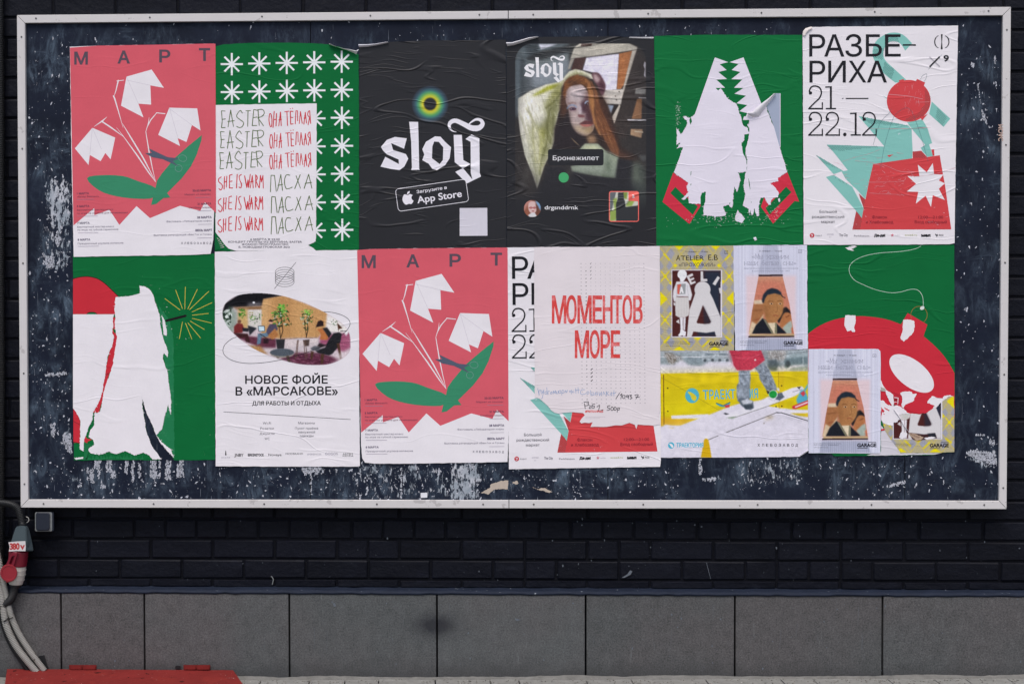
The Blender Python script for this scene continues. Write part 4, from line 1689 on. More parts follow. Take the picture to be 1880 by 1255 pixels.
P_([(1440, 852), (1455, 870), (1375, 1100), (1348, 1010)], '#b5aca0', .6)
P_([(1652, 650), (1780, 650), (1776, 718), (1640, 715)], '#8d8a86', .8)
P_([(1668, 782), (1728, 780), (1726, 1038), (1598, 1036)], '#90684a', .8)
p.line([(1550, 1047), (1782, 1052)], 2, '#c8c4c8', .4)
p.line([(1690, 765), (1780, 768)], 1.4, '#a8a4a4', .4)
P_([(1588, 1165), (1740, 1168), (1722, 1278), (1582, 1240)], '#a8896c', .8)
p.line([(1640, 1195), (1740, 1205)], 2, '#c9b9a0', .4)
P_([(1765, 300), (1778, 320), (1775, 510), (1755, 480), (1766, 400), (1750, 350)], '#bcb8bf', .5)
# raised arm in a pale blouse
arm = [(148, 775), (300, 680), (500, 598), (680, 560), (740, 500), (800, 430), (880, 400), (960, 418), (1095, 470), (1110, 525), (1000, 520), (880, 490), (800, 530), (740, 570), (715, 640), (720, 720), (700, 860), (660, 970), (625, 1150), (610, 1320), (545, 1500), (480, 1640), (390, 1930), (330, 1740), (235, 1500), (180, 1250), (150, 1000)]
am = P_(arm, '#c6c3b4', .8)
P_([(600, 760), (720, 640), (720, 720), (700, 860), (660, 970), (625, 1150), (600, 1340), (540, 1500), (400, 1900), (440, 1560), (490, 1350), (400, 1150), (520, 1000), (480, 900), (520, 820)], '#6a6a42', 5, .85, clip=am)
P_([(350, 725), (520, 620), (690, 578), (620, 640), (450, 710), (320, 755)], '#8c8e1e', 2, .95, clip=am)
P_([(640, 600), (720, 560), (720, 700), (560, 830), (480, 900), (560, 700)], '#7d7c44', 4, .8, clip=am)
P_([(300, 1050), (400, 1100), (390, 1500), (420, 1850), (350, 1700), (310, 1350)], '#80824e', 5, .55, clip=am)
P_([(410, 1150), (500, 1180), (470, 1450), (430, 1550), (410, 1350)], '#8a8a42', 4, .7, clip=am)
P_([(180, 800), (330, 740), (420, 900), (330, 1100), (200, 1200), (165, 1000)], '#dad6cc', 6, .85, clip=am)
P_([(350, 1150), (410, 1180), (400, 1480), (370, 1500)], '#c5c0ab', 4, .8, clip=am)
P_([(180, 1250), (300, 1500), (380, 1900), (300, 1750), (230, 1500)], '#8d8f80', 6, .7, clip=am)
P_([(780, 470), (880, 420), (1000, 450), (1090, 500), (980, 500), (860, 470), (760, 540)], '#8b8a5c', 3, .6, clip=am)
p.streak(am, '#7f7f52', 60, 14, 1.0, 70, .35)
p.streak(am, '#dcd8cc', 50, 12, 1.0, 72, .3)
# hair mass and dark behind
P_([(700, 640), (780, 520), (900, 470), (1050, 500), (1200, 700), (1270, 850), (1340, 1000), (1400, 1230), (1470, 1400), (1700, 1530), (1780, 1640), (1500, 1560), (1300, 1480), (900, 1420), (620, 1420), (615, 1150), (680, 960)], '#302725', 2)
P_([(1120, 560), (1230, 740), (1300, 960), (1380, 1200), (1430, 1420), (1250, 1300), (1150, 1000)], '#4d3228', 6, .9)
for a_, w_, c_ in (([(250, 900), (330, 1050), (340, 1300), (380, 1600)], 2.2, '#8f8c62'), ([(560, 900), (520, 1080), (520, 1300), (470, 1500)], 2.4, '#55552f'), ([(430, 1180), (440, 1350), (410, 1600)], 2.6, '#a9a672'), ([(600, 980), (590, 1150), (560, 1350)], 1.6, '#4d4d2c'), ([(500, 900), (620, 800), (700, 700)], 2.4, '#4f4f2a'), ([(190, 1000), (260, 1250), (330, 1560)], 2.0, '#a3a082'), ([(680, 620), (740, 540), (850, 470), (980, 450)], 1.4, '#6f6e3f'), ([(900, 430), (1000, 445), (1080, 490)], 1.2, '#d9d6c4'), ([(480, 1400), (450, 1550), (420, 1750)], 2.0, '#63653c'), ([(330, 1500), (370, 1700), (392, 1860)], 1.6, '#6b6c50')):
    p.line(a_, w_, c_, 1.3, .75, sm=True)
P_([(715, 700), (765, 640), (760, 800), (790, 980), (760, 1050), (700, 1000), (690, 850)], '#4c3327', 3, .9)
# hand
P_([(1095, 450), (1185, 458), (1262, 590), (1252, 690), (1215, 735), (1165, 620), (1108, 530)], '#5c3f46', 1, sm=True)
P_([(1105, 470), (1150, 468), (1195, 530), (1170, 575), (1130, 560)], '#b39c9b', 2, .9)
P_([(1190, 560), (1250, 590), (1240, 690), (1200, 650)], '#4a2c38', 2, .9)
# face
face = [(765, 640), (850, 608), (960, 600), (1040, 700), (1062, 830), (1095, 960), (1122, 1090), (1105, 1180), (1040, 1243), (960, 1252), (885, 1205), (828, 1120), (798, 1015), (790, 900), (762, 830), (752, 720)]
fm = P_(face, '#a4928e', .8, sm=True)
P_([(770, 650), (960, 610), (1010, 760), (900, 830), (780, 810)], '#b6aaab', 6, .85, clip=fm)
P_([(1030, 700), (1060, 830), (1100, 960), (1130, 1100), (1075, 1110), (1000, 1030), (1010, 960), (950, 930), (935, 850), (985, 790)], '#472f38', 2.5, .95, clip=fm)
P_([(900, 850), (950, 850), (975, 960), (925, 980)], '#b5a8ae', 2, .8, clip=fm)
P_([(830, 1110), (900, 1200), (1040, 1240), (1110, 1180), (1110, 1130), (1000, 1150), (900, 1120)], '#b19c76', 5, .8, clip=fm)
P_([(1000, 1150), (1110, 1130), (1110, 1190), (1040, 1220)], '#8d7750', 4, .7, clip=fm)
P_([(800, 960), (900, 960), (930, 1050), (880, 1120), (820, 1080)], '#b09f9c', 5, .7, clip=fm)
P_([(782, 835), (830, 818), (885, 825), (892, 845), (840, 842), (800, 858)], '#7a6057', 1.2, .85)
p.line([(775, 905), (790, 880), (830, 858), (875, 868), (893, 888)], 2.2, '#6f90b4', .7, .95, sm=True)
P_([(800, 905), (828, 888), (870, 888), (893, 905), (880, 922), (840, 928), (810, 922)], '#3c2331', .6, sm=True)
p.ell(850, 905, 11, 13, '#1d1420', .3)
p.ell(826, 908, 8, 6, '#8f8690', .3, .8)
p.line([(812, 932), (850, 940), (890, 928)], 1, '#7c5a63', .6, .7)
p.line([(1003, 838), (1020, 815), (1045, 808)], 2.4, '#9ab4cf', .5, .95)
P_([(1005, 850), (1025, 835), (1052, 840), (1050, 860), (1020, 868)], '#2b2430', .6)
p.ell(1035, 848, 6, 5, '#c4c6d0', .3, .8)
P_([(910, 985), (925, 978), (985, 985), (1005, 1010), (975, 1015), (930, 1018), (912, 1005)], '#6a3f43', 1, .9)
P_([(958, 860), (985, 800), (1000, 960), (965, 980)], '#3c2430', 2, .5, clip=fm)
P_([(925, 1100), (965, 1075), (1000, 1055), (1045, 1062), (1100, 1078), (1112, 1095), (1000, 1105)], '#5a3336', .7, .95)
P_([(930, 1102), (1000, 1105), (1112, 1095), (1085, 1120), (1030, 1138), (975, 1132)], '#a5625c', .7, .95)
p.line([(925, 1101), (1000, 1103), (1112, 1095)], .8, '#3a2024', .3, .9)
P_([(930, 640), (1000, 640), (1030, 760), (985, 800), (940, 840), (925, 720)], '#9a8c92', 6, .6, clip=fm)
P_([(765, 700), (800, 690), (800, 830), (770, 850)], '#8d7f84', 4, .6, clip=fm)
p.line([(940, 870), (948, 930), (935, 975)], 1.4, '#cfc4c9', 1.2, .6)
P_([(880, 1020), (930, 1020), (925, 1060), (890, 1060)], '#94868b', 3, .6, clip=fm)
P_([(950, 1140), (1060, 1145), (1020, 1165), (960, 1160)], '#6e5646', 2, .7, clip=fm)
P_([(800, 830), (900, 820), (905, 880), (890, 925), (810, 930), (775, 900)], '#8c7c86', 4, .45, clip=fm)
P_([(750, 640), (775, 640), (785, 850), (800, 1010), (835, 1120), (880, 1200), (840, 1180), (780, 1000), (750, 850)], '#5b4440', 4, .75)
P_([(880, 1200), (960, 1250), (1040, 1243), (1105, 1180), (1120, 1210), (1040, 1275), (950, 1275)], '#6b533c', 4, .7)
P_([(1040, 620), (1062, 830), (1122, 1090), (1100, 1190), (1070, 1190), (1085, 1090), (1035, 900), (1010, 700)], '#4a3028', 4, .7)
# hair, lit strands
hm = P_([(985, 505), (1060, 535), (1118, 680), (1135, 850), (1125, 1000), (1180, 1150), (1250, 1290), (1330, 1440), (1430, 1520), (1435, 1420), (1370, 1250), (1290, 1090), (1200, 900), (1160, 700), (1090, 560)], '#68432f', 1.5)
hm2 = P_([(985, 505), (1058, 550), (1112, 690), (1128, 850), (1122, 990), (1160, 1120), (1225, 1260), (1180, 1230), (1115, 1090), (1088, 980), (1058, 850), (1046, 700), (1020, 600)], '#855738', 1.5)
h3 = P_([(735, 570), (800, 505), (900, 470), (1000, 505), (1040, 560), (1040, 640), (960, 590), (860, 600), (800, 625), (765, 680), (748, 790), (722, 720)], '#6e452c', 1.5)
P_([(760, 560), (850, 545), (960, 560), (900, 600), (800, 600)], '#33221d', 2.5, .85)
p.streak(hm, '#a9774c', 110, 22, .7, 66, .45)
p.streak(hm, '#4a2a1e', 60, 20, .9, 66, .5)
p.streak(hm2, '#b58654', 70, 14, .7, 80, .5)
p.streak(h3, '#a0713f', 60, 8, .6, -25, .45)
p.streak(h3, '#3d2519', 50, 8, .6, -25, .5)
P_([(1260, 1330), (1430, 1440), (1700, 1570), (1400, 1530)], '#6a4636', 5, .6)
# neck, blouse, dungarees
P_([(1020, 1262), (1120, 1240), (1165, 1330), (1035, 1355)], '#93755a', 3, .9)
P_([(620, 1160), (790, 930), (830, 1120), (890, 1205), (1010, 1262), (1035, 1350), (940, 1420), (600, 1420)], '#2a2427', 3)
for a in range(5):
    p.line([(820 + a * 12, 1270 + a * 12), (880 + a * 14, 1340 + a * 10)], .7, '#8d7a5e', .5, .5)
bl_ = P_([(930, 1422), (1000, 1352), (1165, 1350), (1300, 1475), (1432, 1525), (1405, 1792), (1300, 1790), (1100, 1760), (830, 1720), (815, 1640), (1000, 1600)], '#7d8577', 1)
P_([(940, 1420), (1010, 1358), (1160, 1360), (1260, 1460), (1100, 1450)], '#b0b294', 3, .9, clip=bl_)
P_([(1240, 1430), (1430, 1520), (1420, 1640), (1330, 1560)], '#8a927f', 3, .8)
P_([(1270, 1500), (1330, 1620), (1320, 1740), (1280, 1700)], '#54604f', 3, .7, clip=bl_)
P_([(820, 1645), (1240, 1640), (1200, 1690), (900, 1680)], '#99a094', 4, .7, clip=bl_)
P_([(1200, 1730), (1400, 1790), (1250, 1800)], '#5c6b52', 3, .7, clip=bl_)
P_([(500, 1640), (820, 1640), (830, 1700), (1100, 1765), (1390, 1792), (1425, 1535), (1625, 1575), (1600, 1840), (1800, 1900), (1800, 2400), (100, 2400), (100, 2080), (380, 1980), (480, 1800)], '#2a292d', 2)
P_([(760, 1650), (830, 1660), (828, 1740), (790, 1900), (765, 1940)], '#4b463f', 4, .6)
P_([(1622, 1575), (1700, 1560), (1790, 1700), (1800, 2200), (1720, 2250), (1640, 1960), (1595, 1850)], '#5b655b', 5, .75)
P_([(1640, 1600), (1700, 1700), (1690, 1850), (1620, 1800)], '#76806f', 4, .6)
P_([(150, 2050), (290, 1640), (390, 1930), (330, 2080)], '#3f3936', 6, .9)
P_([(150, 2000), (265, 1640), (300, 1650), (190, 1960)], '#62625f', 5, .6)
P_([(1680, 1500), (1785, 1500), (1785, 1570), (1740, 1580)], '#6a6c6a', 2, .7)
# the print itself fades to the plain black ground below
fade = np.clip((p.Y - H4([(0, 1650)])[0][1]) / (H4([(0, 2230)])[0][1] - H4([(0, 1650)])[0][1]), 0, 1) ** 1.2
fade = np.maximum(fade, np.clip((p.X - H4([(1500, 0)])[0][0]) / 60, 0, 1) * .45)
fade = np.maximum(fade, np.clip((H4([(260, 0)])[0][0] - p.X) / 24, 0, 1) * .35)
fade = np.maximum(fade, 1 - photo)
p.put(fade, '#202024')
print_area = 1 - fade
p.tex(.03, 7, print_area)
p.tex(.025, 2.5, print_area)
p.tex(.03, 3, am, .6, 2.2)
p.contrast(1.08, .40, print_area)
p.grain(.02, print_area)
p.build('photo_print', e, pr(1, d), paper('#000000', 1.0, 2, .5, attr=True))
SW4 = paper('#dedae3', 1.0, 2, .5)
lt = affine3([(145, 755), (715, 755), (145, 470)], H4([(222, 505), (745, 500), (222, 232)]))
blackletter(lt, .92 / 6.963 * 1.0, SW4, 1)
flat('caption_ground', [H4(roundrect(530, 1420, 1240, 1630, 30))], paper('#212125', 1.0, 2, .5), e, pr(2, d))
text('caption_lettering', e, pr(3, d), SW4, [tl(H4, 'Бронежилет', 592, 1562, 1180, 8.4, .1)])
flat('green_dot', [ellipse(*H4([(730, 1783)])[0], 9.3, n=36)], paper('#3f9c62', 1.0, 2, .5), e, pr(3, d))
text('name_lettering', e, pr(3, d), SW4, [tl(H4, 'drgsnddrnk', 488, 2190, 915, 7.0, .15)])
(ax, ay), = H4([(330, 2180)])
q = Paint(ax - 16.5, ay - 16.5, ax + 16.5, ay + 16.5, .55, '#6a3d30')
A = lambda pts: [(ax + x * 15.6, ay + y * 15.6) for x, y in pts]
q.poly(A([(-1, -1), (0, -1), (-.4, 0), (-1, .3)]), '#b07a70', 1)
q.poly(A([(.3, -1), (1, -.6), (1, .3), (.55, -.4)]), '#6f93b5', 1)
q.poly(A([(-.9, .2), (-.5, -.6), (-.3, .6), (-.4, 1), (-.9, .8)]), '#8a5340', 1.5)
q.poly(A([(-.45, -.55), (-.1, -.85), (.3, -.8), (.55, -.3), (.5, .2), (.2, .55), (-.2, .5), (-.45, .1)]), '#c9aaa6', .6, sm=True)
q.line(A([(-.4, -.1), (.45, -.1)]), 1.2, '#8f4a4c', .3)
q.ell(*A([(-.18, -.1)])[0], 2.6, 2.4, '#a3605f', .4, .8)
q.ell(*A([(.25, -.1)])[0], 2.6, 2.4, '#a3605f', .4, .8)
q.line(A([(-.05, .3), (.2, .3)]), 1.4, '#8d4548', .3)
q.poly(A([(-.5, .75), (-.1, .5), (.3, .5), (.6, 1), (-.4, 1)]), '#c9c6c8', .6)
q.poly(A([(.35, -.7), (.7, -.2), (.6, .7), (.5, .2)]), '#5a352a', .8)
q.build('avatar_print', e, pr(2, d), paper('#000000', 1.0, 2, .5, attr=True), keep=[ellipse(ax, ay, 15.6, n=48)])
Tc = H4
x0, y0 = H4([(1318, 1967)])[0]
x1, y1 = H4([(1682, 2340)])[0]
q = Paint(x0, y0, x1, y1, .7, '#bcbcb0', H4)
q.poly([(1320, 1970), (1400, 1970), (1330, 2260), (1320, 2260)], '#5d6064', .6)
q.poly([(1360, 2060), (1410, 2040), (1420, 2160), (1400, 2330), (1320, 2340), (1320, 2210), (1380, 2200)], '#84994a', 1.2)
q.poly([(1480, 1970), (1545, 1970), (1540, 2060), (1500, 2050)], '#76873e', 1)
q.poly([(1520, 2150), (1560, 2080), (1640, 2070), (1600, 2150)], '#8aa04e', 1)
q.poly([(1425, 1975), (1495, 1975), (1500, 2060), (1512, 2080), (1520, 2160), (1682, 2140), (1682, 2340), (1400, 2340), (1398, 2120), (1420, 2060)], '#2c2d30', .6)
q.line([(1428, 2010), (1492, 2010)], .8, '#6d7075', .3)
q.line([(1428, 2040), (1492, 2040)], .8, '#6d7075', .3)
q.build('thumbnail_print', e, pr(2, d), paper('#000000', 1.0, 2, .5, attr=True))
CO = paper('#dd6259', 1.0, 2, .5)
flat('thumbnail_frame', stroke(H4(roundrect(1314, 1963, 1686, 2343, 26)), 1.6, True), CO, e, pr(3, d))
flat('count_tag', [H4([(1558, 1965), (1686, 1965), (1686, 2088), (1558, 2080)])], CO, e, pr(4, d))
text('count_lettering', e, pr(5, d), SW4, [tl(H4, '2', 1604, 2040, 1634, 5.2, .5)])
curl(e, [(C4([(34, 106)])[0], C4([(28, 88)])[0]), (C4([(70, 100)])[0], C4([(60, 88)])[0]), (C4([(120, 84)])[0], C4([(110, 74)])[0]), (C4([(160, 70)])[0], C4([(155, 61)])[0]), (C4([(205, 57)])[0], C4([(203, 55)])[0])], d, .012, paper('#dcd8df', .1, 1))
curl(e, [(C4([(700, 62)])[0], C4([(705, 56)])[0]), (C4([(760, 64)])[0], C4([(762, 57)])[0]), (C4([(834, 66)])[0], C4([(838, 57)])[0])], d, .003, paper('#dcd8df', .1, 1))

# ---------------------------------------------------------------- green pruning shears poster with torn remnants
C5 = crop(1195, 50, 2.9897)
G5 = crop(1200, 100, 6.483)
e, d = poster('shears_poster', C5([(18, 50), (300, 43), (830, 44), (832, 600), (834, 1193), (400, 1198), (27, 1200), (22, 700)]), '#0c6434', 2.2,
              'green poster with white open scissor blades and red handles, partly torn away', crease=.45, seed=9)
ST = paper('#d3cdd8', .30, 9)
RD = paper('#c02f42', .30, 9)
GN = paper('#0c6434', .45, 9)
L1 = [(728, 38), (885, 95), (785, 120), (868, 188), (768, 212), (872, 296), (745, 302), (850, 400), (735, 402), (775, 440), (708, 492), (740, 515), (692, 608), (715, 625), (678, 698), (700, 712), (672, 790), (680, 810), (640, 1000), (600, 1100), (520, 1500), (245, 1407)]
L2 = [(1068, 38), (1278, 580), (1500, 1160), (1588, 1402), (1480, 1470), (1300, 1500), (1150, 900), (1075, 780), (1115, 700), (1020, 678), (1115, 605), (985, 583), (1098, 494), (960, 470), (1070, 402), (955, 400), (1055, 302), (925, 296), (1032, 212), (928, 188), (1010, 118), (905, 95)]
flat('blade_print', [G5(L1)], ST, e, pr(1, d))
flat('blade_print', [G5(L2)], ST, e, pr(1, d))
flat('handle_print', [G5([(232, 1407), (105, 1755), (425, 2017), (560, 1800), (500, 1600), (430, 1530), (345, 1480)])], RD, e, pr(2, d), holes=[G5([(258, 1578), (198, 1650), (465, 1910), (525, 1810), (350, 1670)])])
flat('handle_print', [G5([(1590, 1402), (1730, 1752), (1675, 1745), (1420, 2014), (1275, 1812), (1320, 1690), (1370, 1560), (1380, 1530), (1480, 1470)])], RD, e, pr(2, d), holes=[G5([(1575, 1575), (1640, 1640), (1378, 1908), (1330, 1830), (1400, 1760)])])
M_FAD = paper('#2b7049', .45, 9)
ft, dt = empty('torn_paper_remnant', tuple(W(1340, 300))), pr(4, d)
ft.location[1] = -dt
tag(ft, 'ragged white remnant with a curled flap on the green poster with red handles', 'torn paper')


def torn(outline, mat, parent, dd, th=.0007):
    """torn sheet with loose paper fibres along its edge"""
    sheet('torn_sheet', outline, mat, parent, dd, th)
    fb = []
    n = len(outline)
    sgn = 1 if area(outline) > 0 else -1
    for i in range(n):
        a, b = np.array(outline[i]), np.array(outline[(i + 1) % n])
        L = np.hypot(*(b - a))
        if L < .3 or L > 6 or rf.random() > .42:
            continue
        t = (b - a) / L
        nn = np.array([t[1], -t[0]]) * sgn
        m_ = a + (b - a) * rf.random()
        w_ = rf.uniform(.3, .8)
        tip = m_ + nn * rf.expovariate(1.2) * 1.1 + t * rf.uniform(-1.5, 1.5)
        fb.append(ccw([tuple(m_ - t * w_ - nn * .5), tuple(tip), tuple(m_ + t * w_ - nn * .5)]))
    o = flat('paper_fibres', fb, mat, parent, dd - .0003)
    if o:
        o['kind'] = 'stuff'


left = [(795, 405), (835, 455), (880, 530), (985, 590), (1015, 680), (1045, 770), (1060, 840), (1120, 880), (1130, 945), (1060, 1040), (1045, 1080), (1065, 1140), (1100, 1260), (1110, 1400), (1000, 1405), (1030, 1480), (1015, 1570), (990, 1640), (960, 1570), (945, 1660), (945, 1780), (930, 1830), (895, 1790), (825, 1810), (860, 1900), (850, 1920), (805, 1925), (803, 1975), (795, 1925), (740, 1930), (730, 1968), (715, 1925), (640, 1918), (590, 1920), (592, 1860), (615, 1700), (622, 1640), (600, 1635), (585, 1700), (560, 1780), (420, 1770), (415, 1690), (360, 1730), (330, 1720), (415, 1640), (390, 1580), (410, 1530), (345, 1480), (240, 1405), (300, 1250), (350, 1105), (275, 1120), (330, 1040), (273, 1075), (273, 880), (325, 955), (360, 900), (400, 835), (395, 790), (375, 780), (345, 745), (375, 735), (420, 760), (470, 730), (500, 700), (600, 560), (700, 450), (770, 430)]
right = [(1120, 720), (1200, 755), (1250, 740), (1340, 620), (1380, 750), (1430, 860), (1505, 1100), (1500, 1110), (1588, 1402), (1480, 1468), (1485, 1510), (1385, 1530), (1450, 1590), (1490, 1650), (1480, 1700), (1420, 1705), (1400, 1730), (1395, 1790), (1365, 1790), (1335, 1740), (1320, 1700), (1275, 1705), (1250, 1800), (1250, 1925), (1225, 1925), (1210, 1880), (1195, 1830), (1180, 1910), (1160, 1910), (1150, 1850), (1142, 1915), (1130, 1840), (1060, 1800), (1075, 1740), (1090, 1680), (1070, 1560), (1088, 1420), (1110, 1380), (1115, 1260), (1090, 1190), (1100, 1100), (1130, 1000), (1140, 880), (1140, 800), (1060, 780), (1075, 740)]
torn(rag(G5(left), .9, 1.6, seed=31), ST, ft, pr(3, d) + .0006)
torn(rag(G5(right), .9, 1.6, seed=32), ST, ft, pr(3.4, d) + .0006)
sheet('torn_sheet', rag(G5([(1000, 1850), (965, 1955), (985, 1985), (1050, 2008), (1085, 1960), (1050, 1905), (1015, 1880)]), .7, 1.6, seed=33), ST, ft, pr(3, d), .0003)
flat('green_window', [rag(G5([(1058, 782), (1138, 782), (1132, 825), (1092, 842), (1060, 828)]), .3, 2, seed=2)], GN, ft, pr(5, d) + .0006)
flat('green_window', [rag(G5([(1045, 1050), (1115, 1045), (1085, 1140), (1100, 1250), (1060, 1170)]), .6, 1.5, seed=2)], GN, ft, pr(5, d) + .0006)
for k, q_ in enumerate(([(1080, 955), (1130, 945), (1120, 1010), (1090, 1045), (1075, 1010)], [(575, 1645), (620, 1640), (612, 1740), (560, 1780), (555, 1700)], [(440, 735), (455, 800), (440, 840), (425, 790)], [(440, 1400), (450, 1390), (440, 1450)], [(435, 1545), (450, 1540), (440, 1565)], [(900, 1770), (915, 1760), (900, 1800)], [(1155, 1755), (1165, 1755), (1160, 1770)], [(1125, 1480), (1130, 1480), (1150, 1600), (1146, 1610)], [(1095, 1190), (1103, 1200), (1102, 1250)], [(1480, 1720), (1500, 1710), (1505, 1745), (1490, 1760)])):
    flat('green_window', [rag(G5(q_), .4, 1.5, seed=k)], GN if k != 9 else ST, ft, pr(5.5, d) + .0006)
sp_ = []
for k in range(260):
    x, y = rf.gauss(850, 380), rf.gauss(1960, 40)
    if rf.random() < .3:
        x, y = rf.gauss(290, 18), rf.uniform(560, 860)
    elif rf.random() < .25:
        x, y = rf.gauss(1440, 45), rf.gauss(1890, 70)
    if not 40 < x < 1740:
        continue
    s = rf.uniform(2, 7)
    sp_.append(G5([(x - s * 1.4, y), (x + rf.uniform(-1, 1), y - s * .5), (x + s * 1.5, y + rf.uniform(-2, 2)), (x, y + s * .6)]))
o = flat('paper_specks', [ccw(c) for c in sp_], paper('#a9bfb0', .3, 9), ft, pr(4.5, d))
o['kind'] = 'stuff'
flat('blue_grey_strip', [G5([(1448, 465), (1506, 465), (1507, 1090), (1497, 1100), (1430, 860), (1345, 625)])], paper('#98a1b4', .2, 9), ft, pr(5, d) + .0006)
flat('blue_grey_strip', [G5([(1500, 466), (1508, 466), (1508, 1110), (1502, 1100)])], ST, ft, pr(6, d) + .0006)
fl = [((1118, 718), (1100, 700)), ((1180, 752), (1172, 690)), ((1250, 742), (1200, 655)), ((1330, 635), (1285, 585)), ((1400, 545), (1360, 530)), ((1452, 468), (1425, 472))]
curl(ft, [(G5([a])[0], G5([b])[0]) for a, b in fl], pr(6, d) + .0006, .012, paper('#dcd7e1', .2, 9), 'curled_flap')
flat('printed_speck', [rag(C5([(562, 1155), (575, 1150), (582, 1165), (570, 1172)]), .4, 1.5, seed=2)], ST, e, pr(3, d))

# ---------------------------------------------------------------- white market poster with teal and red shapes (two prints)
C6 = crop(1465, 35, 2.954)
G6o = crop(1470, 50, 6.267)
G6b = crop(1470, 200, 4.827)


def to6(pts):      # 6.267-scale tracing -> C6 units
    return [((p[0] / 6.267 + 1470 - 1465) * 2.954, (p[1] / 6.267 + 50 - 35) * 2.954) for p in pts]


def to6b(pts):     # 4.827-scale tracing -> C6 units
    return [((p[0] / 4.827 + 1470 - 1465) * 2.954, (p[1] / 4.827 + 200 - 35) * 2.954) for p in pts]


def bbox_in(c, w):
    return c


def clip_dots(poly, pitch, r, T):
    P = np.array(poly)
    xs = np.arange(P[:, 0].min(), P[:, 0].max(), pitch)
    ys = np.arange(P[:, 1].min(), P[:, 1].max(), pitch / 2)
    pts = []
    for j, y in enumerate(ys):
        for x in xs:
            pts.append((x + (pitch / 2 if j % 2 else 0), y))
    pts = np.array(pts)
    ok = winding(P, pts) != 0
    return [ccw(T([(x + r, y), (x, y + r), (x - r, y), (x, y - r)])) for x, y in pts[ok]]


DIG2 = ['s', (105, 765), (98, 735), (120, 692), (165, 680), (215, 700), (236, 752), (215, 815), (160, 870), (92, 938)]


